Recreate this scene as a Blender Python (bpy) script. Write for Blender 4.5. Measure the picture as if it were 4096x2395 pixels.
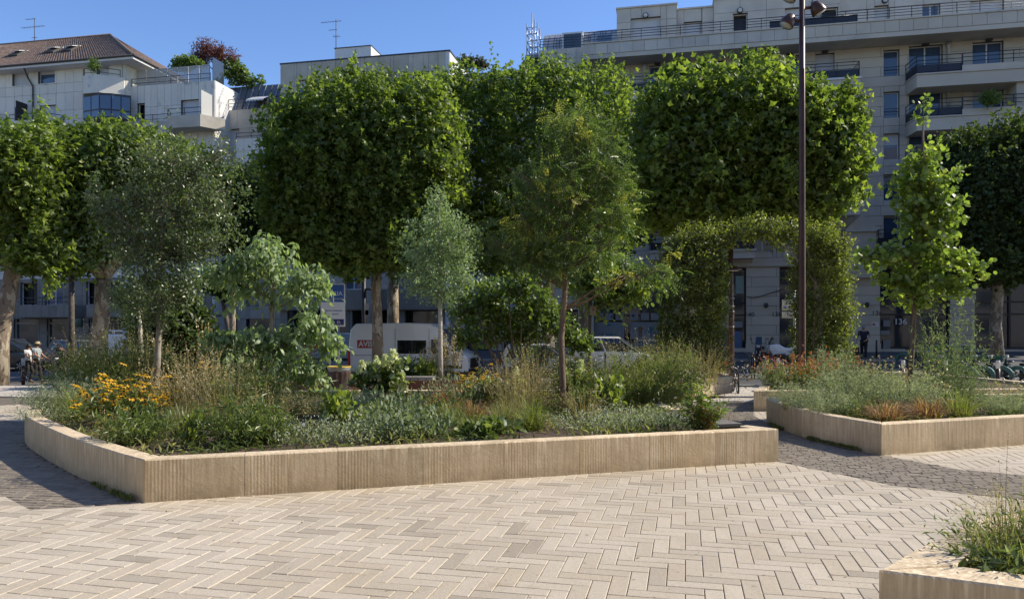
import bpy, bmesh, math, random
import numpy as np
from mathutils import Vector, Matrix, Euler
R = math.radians
sc = bpy.context.scene
for o in list(bpy.data.objects): bpy.data.objects.remove(o)
C = sc.collection
# ------------------------------------------------------------------ camera
F = 2958.0; CX = 2048.0; HY = 1315.0; EYE = 1.7
cd = bpy.data.cameras.new('camera'); cam = bpy.data.objects.new('camera', cd); C.objects.link(cam)
cd.sensor_width = 36; cd.lens = F/4096*36; cd.shift_y = 117.5/4096
cd.clip_start = .1; cd.clip_end = 3000
cam.location = (0, 0, EYE); cam.rotation_euler = (R(90), 0, 0)
sc.camera = cam
# ------------------------------------------------------------------ light
SUN = Vector((.975, .23, 0)).normalized()*math.cos(R(38)) + Vector((0, 0, math.sin(R(38))))
w = bpy.data.worlds.new('World'); sc.world = w; w.use_nodes = True
nt = w.node_tree; nt.nodes.clear()
sky = nt.nodes.new('ShaderNodeTexSky'); sky.sky_type = 'NISHITA'; sky.sun_disc = False
sky.sun_elevation = R(38); sky.sun_rotation = math.atan2(SUN.x, SUN.y)
sky.air_density = 1.0; sky.dust_density = .3; sky.ozone_density = 1.5; sky.altitude = 50
bg = nt.nodes.new('ShaderNodeBackground'); bg.inputs[1].default_value = .15
wo = nt.nodes.new('ShaderNodeOutputWorld')
hs = nt.nodes.new('ShaderNodeHueSaturation'); hs.inputs['Saturation'].default_value = 1.22; hs.inputs['Hue'].default_value = .512; hs.inputs['Value'].default_value = .93
nt.links.new(sky.outputs[0], hs.inputs['Color']); nt.links.new(hs.outputs[0], bg.inputs[0]); nt.links.new(bg.outputs[0], wo.inputs[0])
sl = bpy.data.lights.new('sun', 'SUN'); sl.energy = 4.3; sl.angle = R(.53); sl.color = (1, .91, .76)
so = bpy.data.objects.new('sun', sl); C.objects.link(so); so.location = (30, 10, 40)
so.rotation_euler = SUN.to_track_quat('Z', 'Y').to_euler()
sc.view_settings.view_transform = 'Standard'; sc.view_settings.look = 'None'
sc.view_settings.exposure = 0.58; sc.view_settings.gamma = 1
sc.render.resolution_x = 1024; sc.render.resolution_y = 598
sc.render.engine = 'CYCLES'
try:
    sc.cycles.max_bounces = 7; sc.cycles.transparent_max_bounces = 6; sc.cycles.transmission_bounces = 4
    sc.cycles.use_denoising = True
except Exception: pass

# ------------------------------------------------------------------ placement helpers
U = np.array((.979, -.205)); N2 = np.array((.205, .979)); STREET = math.atan2(-.205, .979)
def sst(a, b, x):
    t = min(1, max(0, (x-a)/(b-a))); return t*t*(3-2*t)
def ground(x, y):
    t = x*.205+y*.979
    yy = min(y, 58)
    xx = min(max(x, -45), 45)
    return sst(17, 28, t)*(-.45+.012*xx+.02*(yy-28))
def S(s, t): return (s*U[0]+t*N2[0], s*U[1]+t*N2[1])
def PG(px, py, z=0.0):                 # point at height z seen at photo position
    d = (EYE-z)*F/(py-HY); return ((px-CX)/F*d, d)
def PX(px, d): return (px-CX)/F*d
def ZD(py, d): return EYE+(HY-py)/F*d
def FS(px, py, t):                     # street-frame (s,z) on plane t
    a = (px-CX)/F; Y = t/(.205*a+.979); X = a*Y
    return X*.979-Y*.205, EYE+(HY-py)/F*Y
def gs(s, t):
    x, y = S(s, t); return ground(x, y)

def tag(o, label=None, cat=None, group=None, kind=None):
    if label: o['label'] = label
    if cat: o['category'] = cat
    if group: o['group'] = group
    if kind: o['kind'] = kind
    return o
def thing(name, label, cat, loc=(0, 0, 0), rz=0, group=None):
    o = bpy.data.objects.new(name, None); C.objects.link(o); o.empty_display_size = .2
    o.location = loc; o.rotation_euler = (0, 0, rz)
    return tag(o, label, cat, group)
def kids(o):
    return [c for c in ALL if c.parent is o]
ALL = []
def mkobj(name, me, parent=None, loc=None, rz=None, scale=None):
    o = bpy.data.objects.new(name, me); C.objects.link(o); ALL.append(o)
    if parent is not None: o.parent = parent
    if loc is not None: o.location = loc
    if rz is not None: o.rotation_euler = (0, 0, rz)
    if scale is not None: o.scale = scale
    return o
def dup(root, loc, rz=0, label=None, scale=None, group=None):
    r = root.copy(); C.objects.link(r); r.location = loc
    r.rotation_euler = (root.rotation_euler[0], root.rotation_euler[1], rz)
    if scale: r.scale = (scale,)*3 if not isinstance(scale, tuple) else scale
    if label: r['label'] = label
    if group: r['group'] = group
    for ch in kids(root):
        c = ch.copy(); C.objects.link(c); ALL.append(c); c.parent = r
        for g in kids(ch):
            d = g.copy(); C.objects.link(d); ALL.append(d); d.parent = c
    if root.type == 'MESH': ALL.append(r)
    return r

def npmesh(name, V, Fc, mats, tone=None, midx=None, smooth=False):
    me = bpy.data.meshes.new(name)
    V = np.asarray(V, np.float32); Fc = np.asarray(Fc, np.int32); k = Fc.shape[1]
    me.vertices.add(len(V)); me.vertices.foreach_set('co', V.ravel())
    me.loops.add(Fc.size); me.loops.foreach_set('vertex_index', Fc.ravel())
    me.polygons.add(len(Fc)); me.polygons.foreach_set('loop_start', np.arange(0, Fc.size, k, dtype=np.int32))
    try: me.polygons.foreach_set('loop_total', np.full(len(Fc), k, np.int32))
    except Exception: pass
    if not isinstance(mats, (list, tuple)): mats = [mats]
    for m in mats: me.materials.append(m)
    if midx is not None: me.polygons.foreach_set('material_index', np.asarray(midx, np.int32))
    me.polygons.foreach_set('use_smooth', np.full(len(Fc), bool(smooth)))
    me.update(calc_edges=True)
    if tone is not None:
        a = me.attributes.new('tone', 'FLOAT', 'POINT'); a.data.foreach_set('value', np.asarray(tone, np.float32))
    return me

class MB:
    def __init__(s): s.v = []; s.f = []; s.m = []; s.sm = []; s.cur = 0; s.smooth = False
    def face(s, idx): s.f.append(tuple(idx)); s.m.append(s.cur); s.sm.append(s.smooth)
    def quad(s, *p):
        b = len(s.v); s.v += [tuple(q) for q in p]; s.face(range(b, b+len(p)))
    def box(s, x0, x1, y0, y1, z0, z1):
        b = len(s.v)
        s.v += [(x0, y0, z0), (x1, y0, z0), (x1, y1, z0), (x0, y1, z0), (x0, y0, z1), (x1, y0, z1), (x1, y1, z1), (x0, y1, z1)]
        for q in ((0, 3, 2, 1), (4, 5, 6, 7), (0, 1, 5, 4), (1, 2, 6, 5), (2, 3, 7, 6), (3, 0, 4, 7)): s.face([b+i for i in q])
        return s
    def cbox(s, c, d, rz=0, M=None):
        b = len(s.v); hx, hy, hz = d[0]/2, d[1]/2, d[2]/2
        mt = M if M is not None else Matrix.Rotation(rz, 3, 'Z')
        for z in (-hz, hz):
            for x, y in ((-hx, -hy), (hx, -hy), (hx, hy), (-hx, hy)):
                s.v.append(tuple(Vector(c)+mt@Vector((x, y, z))))
        for q in ((0, 3, 2, 1), (4, 5, 6, 7), (0, 1, 5, 4), (1, 2, 6, 5), (2, 3, 7, 6), (3, 0, 4, 7)): s.face([b+i for i in q])
        return s
    def prism(s, poly, z0, z1):
        n = len(poly); b = len(s.v)
        s.v += [(p[0], p[1], z0) for p in poly]+[(p[0], p[1], z1) for p in poly]
        s.face([b+i for i in range(n-1, -1, -1)]); s.face([b+n+i for i in range(n)])
        for i in range(n): s.face((b+i, b+(i+1) % n, b+n+(i+1) % n, b+n+i))
        return s
    def xprism(s, prof, x0, x1):       # profile in (y,z), extruded along x
        n = len(prof); b = len(s.v)
        s.v += [(x0, p[0], p[1]) for p in prof]+[(x1, p[0], p[1]) for p in prof]
        s.face([b+i for i in range(n)]); s.face([b+n+i for i in range(n-1, -1, -1)])
        for i in range(n): s.face((b+i, b+n+i, b+n+(i+1) % n, b+(i+1) % n))
        return s
    def tube(s, pts, rad, n=6, caps=True):
        pts = [Vector(p) for p in pts]
        if not isinstance(rad, (list, tuple)): rad = [rad]*len(pts)
        sm, s.smooth = s.smooth, True
        b = len(s.v); up = Vector((0, 0, 1))
        prev = None
        for i, p in enumerate(pts):
            t = (pts[min(i+1, len(pts)-1)]-pts[max(i-1, 0)]).normalized()
            if prev is None:
                a = t.cross(up)
                if a.length < .05: a = t.cross(Vector((1, 0, 0)))
            else: a = prev-t*prev.dot(t)
            a.normalize(); prev = a; c = t.cross(a)
            for k in range(n):
                an = 2*math.pi*k/n; s.v.append(tuple(p+(a*math.cos(an)+c*math.sin(an))*rad[i]))
        for i in range(len(pts)-1):
            for k in range(n):
                s.face((b+i*n+k, b+i*n+(k+1) % n, b+(i+1)*n+(k+1) % n, b+(i+1)*n+k))
        s.smooth = sm
        if caps:
            s.face([b+k for k in range(n-1, -1, -1)]); s.face([b+(len(pts)-1)*n+k for k in range(n)])
        return s
    def lathe(s, prof, n=16, c=(0, 0, 0), M=None):
        b = len(s.v); sm, s.smooth = s.smooth, True
        for r, z in prof:
            for k in range(n):
                an = 2*math.pi*k/n; q = Vector((r*math.cos(an), r*math.sin(an), z))
                if M is not None: q = M@q
                s.v.append(tuple(Vector(c)+q))
        for i in range(len(prof)-1):
            for k in range(n): s.face((b+i*n+k, b+i*n+(k+1) % n, b+(i+1)*n+(k+1) % n, b+(i+1)*n+k))
        s.smooth = sm
        s.face([b+k for k in range(n-1, -1, -1)]); s.face([b+(len(prof)-1)*n+k for k in range(n)])
        return s
    def torus(s, c, Rr, r, axis='Y', n=20, m=5):
        pts = []
        sm, s.smooth = s.smooth, True
        b = len(s.v)
        for i in range(n):
            a = 2*math.pi*i/n
            for j in range(m):
                q = 2*math.pi*j/m; rr = Rr+r*math.cos(q); h = r*math.sin(q)
                p = {'Y': (rr*math.cos(a), h, rr*math.sin(a)), 'X': (h, rr*math.cos(a), rr*math.sin(a)), 'Z': (rr*math.cos(a), rr*math.sin(a), h)}[axis]
                s.v.append((c[0]+p[0], c[1]+p[1], c[2]+p[2]))
        for i in range(n):
            for j in range(m): s.face((b+i*m+j, b+((i+1) % n)*m+j, b+((i+1) % n)*m+(j+1) % m, b+i*m+(j+1) % m))
        s.smooth = sm
        return s
    def mesh(s, name, mats, off=(0, 0, 0)):
        me = bpy.data.meshes.new(name)
        v = s.v if off == (0, 0, 0) else [(a-off[0], b-off[1], c-off[2]) for a, b, c in s.v]
        me.from_pydata(v, [], s.f)
        if not isinstance(mats, (list, tuple)): mats = [mats]
        for m in mats: me.materials.append(m)
        if len(mats) > 1: me.polygons.foreach_set('material_index', s.m)
        me.polygons.foreach_set('use_smooth', s.sm)
        bm = bmesh.new(); bm.from_mesh(me); bmesh.ops.recalc_face_normals(bm, faces=bm.faces); bm.to_mesh(me); bm.free()
        me.update(); return me
    def build(s, name, mats, parent=None, off=(0, 0, 0), loc=None, rz=None):
        if not s.f: return None
        return mkobj(name, s.mesh(name, mats, off), parent, loc, rz)

# ------------------------------------------------------------------ materials
def node_mat(name):
    m = bpy.data.materials.new(name); m.use_nodes = True; nt = m.node_tree; nt.nodes.clear()
    out = nt.nodes.new('ShaderNodeOutputMaterial'); return m, nt, out
def nn(nt, t, **kw):
    n = nt.nodes.new(t)
    for k, v in kw.items(): setattr(n, k, v)
    return n
def c4(c): return (c[0], c[1], c[2], 1)
def mixc(nt, fac, a, b, mode='MIX'):
    m = nn(nt, 'ShaderNodeMix', data_type='RGBA', blend_type=mode)
    for sock, v in ((m.inputs[0], fac), (m.inputs[6], a), (m.inputs[7], b)):
        if hasattr(v, 'links') or hasattr(v, 'node'): nt.links.new(v, sock)
        elif isinstance(v, (tuple, list)): sock.default_value = c4(v)
        else: sock.default_value = v
    return m.outputs[2]
def noise(nt, vec, scale, detail=3, rough=.55, lo=.35, hi=.65):
    n = nn(nt, 'ShaderNodeTexNoise'); n.inputs['Scale'].default_value = scale; n.inputs['Detail'].default_value = detail
    n.inputs['Roughness'].default_value = rough; nt.links.new(vec, n.inputs['Vector'])
    mr = nn(nt, 'ShaderNodeMapRange'); mr.inputs[1].default_value = lo; mr.inputs[2].default_value = hi
    nt.links.new(n.outputs[0], mr.inputs[0]); return mr.outputs[0]
def scaled(nt, vec, s):
    m = nn(nt, 'ShaderNodeVectorMath', operation='MULTIPLY'); m.inputs[1].default_value = s
    nt.links.new(vec, m.inputs[0]); return m.outputs[0]
def pos(nt): return nn(nt, 'ShaderNodeNewGeometry').outputs['Position']
def pieces(nt):                          # random value per piece (object or island)
    a = nn(nt, 'ShaderNodeObjectInfo').outputs['Random']; b = nn(nt, 'ShaderNodeNewGeometry').outputs['Random Per Island']
    ad = nn(nt, 'ShaderNodeMath', operation='ADD'); fr = nn(nt, 'ShaderNodeMath', operation='FRACT')
    nt.links.new(a, ad.inputs[0]); nt.links.new(b, ad.inputs[1]); nt.links.new(ad.outputs[0], fr.inputs[0]); return fr.outputs[0]
def mat(name, c1, c2=None, scale=3, detail=4, rough=.7, bump=0, bscale=40, metal=0, stretch=None, piece=0, c3=None, c3scale=.6, c3lo=.5, c3hi=.7, spec=.5, coat=0):
    m, nt, out = node_mat(name); b = nn(nt, 'ShaderNodeBsdfPrincipled'); nt.links.new(b.outputs[0], out.inputs[0])
    b.inputs['Roughness'].default_value = rough; b.inputs['Metallic'].default_value = metal
    b.inputs['Specular IOR Level'].default_value = spec
    if coat: b.inputs['Coat Weight'].default_value = coat
    col = c1; P = None
    if c2 is not None or bump or c3 is not None:
        P = pos(nt)
        if stretch: P = scaled(nt, P, stretch)
    if c2 is not None: col = mixc(nt, noise(nt, P, scale, detail), c1, c2)
    if c3 is not None: col = mixc(nt, noise(nt, P, c3scale, 5, .6, c3lo, c3hi), col, c3)
    if piece:
        pr = pieces(nt); mr = nn(nt, 'ShaderNodeMapRange'); mr.inputs[3].default_value = 1-piece; mr.inputs[4].default_value = 1+piece*.6
        nt.links.new(pr, mr.inputs[0])
        cb = nn(nt, 'ShaderNodeCombineColor')
        for i in range(3): nt.links.new(mr.outputs[0], cb.inputs[i])
        col = mixc(nt, 1.0, col if not isinstance(col, tuple) else col, cb.outputs[0], 'MULTIPLY')
    if isinstance(col, tuple): b.inputs['Base Color'].default_value = c4(col)
    else: nt.links.new(col, b.inputs['Base Color'])
    if bump:
        bn = nn(nt, 'ShaderNodeBump'); bn.inputs['Strength'].default_value = bump; bn.inputs['Distance'].default_value = .02
        n = nn(nt, 'ShaderNodeTexNoise'); n.inputs['Scale'].default_value = bscale; n.inputs['Detail'].default_value = 4
        nt.links.new(P, n.inputs['Vector']); nt.links.new(n.outputs[0], bn.inputs['Height']); nt.links.new(bn.outputs[0], b.inputs['Normal'])
    return m
def leafmat(name, c1, c2, c3=None, trans=.45, rough=.45, gloss=.06):
    # c1 dark, c2 light per leaf (attribute tone); translucent blade with a little sheen
    m, nt, out = node_mat(name)
    at = nn(nt, 'ShaderNodeAttribute'); at.attribute_name = 'tone'
    if c3 is None: c3 = c2
    cr = nn(nt, 'ShaderNodeValToRGB'); e = cr.color_ramp.elements
    e[0].position = 0; e[0].color = c4(c1); e[1].position = .8; e[1].color = c4(c2)
    x = e.new(1.0); x.color = c4(c3)
    nt.links.new(at.outputs['Fac'], cr.inputs[0])
    d = nn(nt, 'ShaderNodeBsdfDiffuse'); t = nn(nt, 'ShaderNodeBsdfTranslucent'); g = nn(nt, 'ShaderNodeBsdfGlossy')
    g.inputs['Roughness'].default_value = rough
    nt.links.new(cr.outputs[0], d.inputs[0])
    tc = mixc(nt, 1.0, cr.outputs[0], (1.6, 1.68, .85), 'MULTIPLY'); nt.links.new(tc, t.inputs[0])
    mx = nn(nt, 'ShaderNodeMixShader'); mx.inputs[0].default_value = trans
    nt.links.new(d.outputs[0], mx.inputs[1]); nt.links.new(t.outputs[0], mx.inputs[2])
    m2 = nn(nt, 'ShaderNodeMixShader'); m2.inputs[0].default_value = gloss
    nt.links.new(mx.outputs[0], m2.inputs[1]); nt.links.new(g.outputs[0], m2.inputs[2]); nt.links.new(m2.outputs[0], out.inputs[0])
    return m
def glassmat(name, col=(.02, .03, .045), rough=.06):
    m, nt, out = node_mat(name); b = nn(nt, 'ShaderNodeBsdfPrincipled'); nt.links.new(b.outputs[0], out.inputs[0])
    b.inputs['Base Color'].default_value = c4(col); b.inputs['Roughness'].default_value = rough; b.inputs['Specular IOR Level'].default_value = .9
    return m

def paver_mat(name, base, dark, warm, sc1=2, amt=.5):
    m, nt, out = node_mat(name); b = nn(nt, 'ShaderNodeBsdfPrincipled'); nt.links.new(b.outputs[0], out.inputs[0])
    pr = pieces(nt); P = pos(nt)
    cr = nn(nt, 'ShaderNodeValToRGB'); cr.color_ramp.interpolation = 'LINEAR'; e = cr.color_ramp.elements
    e[0].position = 0; e[0].color = c4(dark); e[1].position = 1; e[1].color = c4(base)
    for p_, c_ in ((.08, tuple(x*.86 for x in base)), (.35, warm), (.6, tuple(x*.95 for x in base)), (.85, base)):
        x = e.new(p_); x.color = c4(c_)
    nt.links.new(pr, cr.inputs[0])
    c = mixc(nt, .5, cr.outputs[0], mixc(nt, noise(nt, P, .5, 4), (.92, .9, .86), (1.08, 1.08, 1.08)), 'MULTIPLY')
    c = mixc(nt, 1.0, cr.outputs[0], mixc(nt, noise(nt, P, .45, 4, .6, .3, .7), (.86, .83, .78), (1.06, 1.06, 1.06)), 'MULTIPLY')
    c = mixc(nt, 1.0, c, mixc(nt, noise(nt, P, 130, 2, .7, .32, .68), (.8, .79, .77), (1.12, 1.12, 1.12)), 'MULTIPLY')
    c = mixc(nt, 1.0, c, mixc(nt, noise(nt, P, 38, 3, .7, .3, .7), (.88, .87, .85), (1.07, 1.07, 1.06)), 'MULTIPLY'); st = noise(nt, P, 3.2, 5, .7, .58, .72); c = mixc(nt, st, c, mixc(nt, 1.0, c, (.84, .82, .78), 'MULTIPLY'))
    c = mixc(nt, noise(nt, P, .9, 6, .7, .52, .78), c, mixc(nt, 1.0, c, (.86, .83, .77), 'MULTIPLY')); c = mixc(nt, noise(nt, P, 14, 2, .5, .70, .73), c, mixc(nt, 1.0, c, (.62, .58, .52), 'MULTIPLY'))
    nt.links.new(c, b.inputs['Base Color']); b.inputs['Roughness'].default_value = .62; b.inputs['Specular IOR Level'].default_value = .35
    bn = nn(nt, 'ShaderNodeBump'); bn.inputs['Strength'].default_value = .35; bn.inputs['Distance'].default_value = .004
    n = nn(nt, 'ShaderNodeTexNoise'); n.inputs['Scale'].default_value = 90; n.inputs['Detail'].default_value = 5
    nt.links.new(P, n.inputs['Vector']); nt.links.new(n.outputs[0], bn.inputs['Height']); nt.links.new(bn.outputs[0], b.inputs['Normal'])
    return m
m_paver = paver_mat('pale_paver', (.555, .495, .405), (.37, .325, .26), (.50, .435, .34))
m_sett = paver_mat('granite_sett', (.27, .235, .19), (.14, .12, .10), (.21, .18, .145))
m_joint = mat('sand_joint', (.17, .14, .105), (.12, .10, .075), scale=8, rough=.95, bump=.3)
m_jointd = mat('dark_joint', (.25, .22, .18), (.17, .15, .12), scale=8, rough=.95)
m_slab = mat('pale_slab', (.5, .46, .4), (.4, .36, .31), scale=.8, rough=.8, bump=.15, piece=.15)
m_asph = mat('asphalt', (.085, .085, .09), (.055, .055, .06), scale=1.2, rough=.85, bump=.3, bscale=120, c3=(.11, .11, .11), c3scale=.3)
m_kerb = mat('granite_kerb', (.42, .41, .39), (.34, .33, .31), scale=5, rough=.8, piece=.12)
m_white = mat('road_paint', (.6, .6, .58), (.45, .45, .43), scale=6, rough=.7)
m_soil = mat('mulch_soil', (.06, .038, .024), (.10, .065, .045), scale=12, detail=6, rough=1, bump=1, bscale=45)
def concrete(name, c1, c2, c3):
    m, nt, out = node_mat(name); b = nn(nt, 'ShaderNodeBsdfPrincipled'); nt.links.new(b.outputs[0], out.inputs[0])
    P = pos(nt)
    c = mixc(nt, noise(nt, P, 1.6, 5, .6, .35, .65), c1, c2)
    c = mixc(nt, noise(nt, scaled(nt, P, (30, 30, 1.2)), 1, 4, .6, .42, .75), c, c3)
    c = mixc(nt, noise(nt, P, 9, 5, .7, .5, .8), c, tuple(x*.8 for x in c1))
    sx = nn(nt, 'ShaderNodeSeparateXYZ'); nt.links.new(P, sx.inputs[0])
    def zband(z0, z1):
        q = nn(nt, 'ShaderNodeMapRange'); q.inputs[1].default_value = z0; q.inputs[2].default_value = z1; nt.links.new(sx.outputs[2], q.inputs[0]); return q.outputs[0]
    def mul(a, b_):
        q = nn(nt, 'ShaderNodeMath', operation='MULTIPLY'); nt.links.new(a, q.inputs[0]); nt.links.new(b_, q.inputs[1]); return q.outputs[0]
    drip = mul(noise(nt, scaled(nt, P, (26, 26, 1.0)), 1, 3, .6, .52, .7), zband(.22, .40)); c = mixc(nt, drip, c, tuple(min(1, x*1.35) for x in c2))
    splash = mul(noise(nt, P, 3.5, 5, .7, .35, .65), zband(.16, .0)); c = mixc(nt, splash, c, tuple(x*.55 for x in c1))
    blot = noise(nt, P, 2.3, 6, .65, .56, .72); c = mixc(nt, blot, c, tuple(x*.74 for x in c1))
    pr = pieces(nt); mr = nn(nt, 'ShaderNodeMapRange'); mr.inputs[3].default_value = .86; mr.inputs[4].default_value = 1.1
    nt.links.new(pr, mr.inputs[0]); cb = nn(nt, 'ShaderNodeCombineColor')
    for i in range(3): nt.links.new(mr.outputs[0], cb.inputs[i])
    c = mixc(nt, 1.0, c, cb.outputs[0], 'MULTIPLY')
    nt.links.new(c, b.inputs['Base Color']); b.inputs['Roughness'].default_value = .8; b.inputs['Specular IOR Level'].default_value = .3
    bn = nn(nt, 'ShaderNodeBump'); bn.inputs['Strength'].default_value = .5; bn.inputs['Distance'].default_value = .006
    n = nn(nt, 'ShaderNodeTexNoise'); n.inputs['Scale'].default_value = 22; n.inputs['Detail'].default_value = 8; n.inputs['Distortion'].default_value = 1.2
    nt.links.new(P, n.inputs['Vector']); nt.links.new(n.outputs[0], bn.inputs['Height']); nt.links.new(bn.outputs[0], b.inputs['Normal'])
    return m
m_conc = concrete('cast_limestone', (.60, .47, .30), (.68, .56, .39), (.44, .33, .20))
m_corten = mat('weathered_steel', (.13, .055, .042), (.2, .085, .06), scale=3, rough=.75, bump=.2)
m_brown = mat('brown_metal', (.10, .052, .04), (.075, .038, .03), scale=4, rough=.42, metal=.3)
m_black = mat('black_metal', (.012, .012, .014), rough=.35)
m_rail = mat('navy_rail', (.012, .017, .03), rough=.4)
m_wood = mat('grey_wood', (.24, .22, .2), (.15, .14, .13), scale=6, stretch=(4, 4, 30), rough=.8, piece=.15)
m_glass = glassmat('window_glass', (.025, .035, .05)); m_dark = mat('dark_interior', (.012, .013, .016), rough=.5)
m_glassb = glassmat('sky_glass', (.05, .09, .16), .03)
m_shut = mat('white_shutter', (.52, .53, .54), (.46, .47, .48), scale=2, stretch=(1, 1, 30), rough=.6)
m_frame = mat('white_frame', (.62, .62, .6), rough=.5)
m_steel = mat('steel', (.45, .46, .47), rough=.35, metal=.8)

# ------------------------------------------------------------------ ground
def tstrip(name, s0, s1, t0, t1, dz, m, ns=60, ntt=14, kind='structure', thick=None):
    V = []; Fc = []
    for j in range(ntt+1):
        for i in range(ns+1):
            s = s0+(s1-s0)*i/ns; t = t0+(t1-t0)*j/ntt; x, y = S(s, t); V.append((x, y, ground(x, y)+dz))
    for j in range(ntt):
        for i in range(ns):
            a = j*(ns+1)+i; Fc.append((a, a+1, a+ns+2, a+ns+1))
    if thick:
        b = len(V)
        for i in range(ns+1):
            x, y = S(s0+(s1-s0)*i/ns, t0); V.append((x, y, ground(x, y)+dz-thick))
            x, y = S(s0+(s1-s0)*i/ns, t1); V.append((x, y, ground(x, y)+dz-thick))
        for i in range(ns):
            Fc.append((b+2*i, b+2*i+2, i+1, i)); q = ntt*(ns+1)+i; Fc.append((q, q+1, b+2*i+3, b+2*i+1))
    o = mkobj(name, npmesh(name, V, Fc, m)); o['kind'] = kind; return o
# base sheet out to the horizon
g = bpy.data.meshes.new('ground'); gv = []; gf = []
xs = [-700, -300, -120, -70]+list(np.linspace(-56, 56, 57))+[70, 120, 300, 700]; ys = [-60, -20]+list(np.linspace(-4, 70, 38))+[100, 200, 500, 1500]
for y in ys:
    for x in xs: gv.append((x, y, ground(x, y)-.03))
for j in range(len(ys)-1):
    for i in range(len(xs)-1): a = j*len(xs)+i; gf.append((a, a+1, a+len(xs)+1, a+len(xs)))
o = mkobj('ground', npmesh('ground', gv, gf, m_joint)); o['kind'] = 'structure'

KERB_T = 28.0
tstrip('road', -60, 60, KERB_T, 42.2, -.012, m_asph)
tstrip('far_pavement', -60, 60, 42.2, 56, .08, m_asph, thick=.2)
# kerb stones along the plaza edge and the far pavement
def kerbs(name, t, dz):
    root = mkobj(name, None); root['kind'] = 'structure'
    b = MB().box(-.5, .5, -.09, .09, -.12, 0); me = b.mesh('kerb_stone', m_kerb)
    for i in range(-26, 27):
        s = i*1.01; x, y = S(s, t); o = mkobj('kerb_stone', me, root, (x, y, ground(x, y)+dz), STREET)
kerbs('kerb', KERB_T+.05, .03); kerbs('far_kerb', 42.25, .1)
# painted parking line + lane line
for nm, t in (('parking_line', 31.9), ('lane_line', 36.6)):
    if nm == 'parking_line': tstrip(nm, -50, 50, t, t+.12, -.006, m_white, 60, 1)
    else:
        root = mkobj(nm, None); root['kind'] = 'structure'
        for i in range(-16, 17):
            V = [];
            for s_, t_ in ((i*3, t), (i*3+1.6, t), (i*3+1.6, t+.12), (i*3, t+.12)): x, y = S(s_, t_); V.append((x, y, ground(x, y)-.006))
            mkobj('lane_dash', npmesh('lane_dash', V, [(0, 1, 2, 3)], m_white), root)

# planter outlines (outer edge of the walls), world metres
P_MAIN = [(-3.6, 7.24), (-4.2, 7.77), (-5.15, 8.68), (-6.23, 9.83), (-7.12, 10.85), (-7.72, 11.8), (-7.95, 12.9), (-7.55, 14.1), (-6.2, 15.1), (-3.5, 15.5), (-.5, 15.6), (1.6, 15.4), (2.75, 14.4), (2.62, 12.8), (2.78, 11.4), (3.14, 9.86), (3.42, 9.49)]
P_RIGHT = [(4.97, 9.95), (4.84, 10.4), (4.64, 11.2), (4.56, 12.3), (4.66, 13.55), (5.6, 14.2), (8, 14.6), (11, 14.6), (11.3, 12.2)]
P_SMALL = [(5.0, 15.3), (5.8, 17.1), (7.0, 19.4), (8.2, 22.4), (11.5, 22), (12.5, 18), (12, 15.9)]
P_REAR = [(3.35, 16.35), (3.7, 16.95), (4.7, 18.5), (5.96, 20.0), (6.1, 22), (4.2, 23.4), (.8, 23.2), (.3, 20.5), (1.6, 17.9)]
P_NEAR = [(1.95, 3.93), (2.61, 4.52), (3.6, 5.15), (6.2, 5.3), (6.5, 3.2), (4.6, 2.75)]
def inside(poly, x, y):
    c = False; n = len(poly)
    for i in range(n):
        x1, y1 = poly[i]; x2, y2 = poly[(i+1) % n]
        if (y1 > y) != (y2 > y) and x < (x2-x1)*(y-y1)/(y2-y1)+x1: c = not c
    return c
PLANTERS = [P_MAIN, P_RIGHT, P_SMALL, P_REAR, P_NEAR]
# sett bands (polygons)
SETT_R = [(3.42, 9.47), (3.79, 8.76), (4.12, 8.08), (4.73, 7.6), (5.2, 7.3), (7, 6.6), (11, 5.6), (11, 7.2), (7.2, 8.1), (5.95, 8.6), (5.4, 8.98), (5.0, 9.93), (4.64, 11.2), (4.56, 12.3), (4.64, 13.6), (4.75, 14.6), (5.0, 15.3), (5.8, 17.1), (5.3, 17.4), (3.9, 17.2), (3.3, 16.2), (2.9, 14.9), (2.68, 12.8), (2.86, 11.4), (3.16, 9.8)]
SETT_L = [(-3.6, 7.22), (-4.53, 6.96), (-5.2, 7.56), (-6.6, 8.7), (-8.6, 10.3), (-11, 11.6), (-14, 12.6), (-14, 14.4), (-10, 13.9), (-7.98, 13.3), (-7.72, 11.8), (-7.12, 10.85), (-6.23, 9.83), (-5.15, 8.68), (-4.2, 7.77)]
def in_planter(x, y): return any(inside(p, x, y) for p in PLANTERS)

def stone_mesh(name, lx, ly, h, m, seed=0, ch=.006, rough=0):
    rnd = random.Random(seed); b = MB()
    x, y = lx/2, ly/2; tz = [rnd.uniform(-.0015, .0015)+rnd.uniform(-1, 1)*rough for _ in range(4)]
    jj = lambda: rnd.uniform(-1, 1)*rough
    c = [(-x, -y), (x, -y), (x, y), (-x, y)]
    b.v = [(p[0], p[1], -h) for p in c]+[(p[0]+jj(), p[1]+jj(), -ch+tz[i]) for i, p in enumerate(c)]+[(p[0]*(1-ch/x)+jj()*.5, p[1]*(1-ch/y)+jj()*.5, tz[i]) for i, p in enumerate(c)]
    for k in range(2):
        for i in range(4): b.face((k*4+i, k*4+(i+1) % 4, k*4+4+(i+1) % 4, k*4+4+i))
    b.face((8, 9, 10, 11)); return b.mesh(name, m)
def hull_hit(poly, pts): return [inside(poly, *p) for p in pts]
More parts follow.
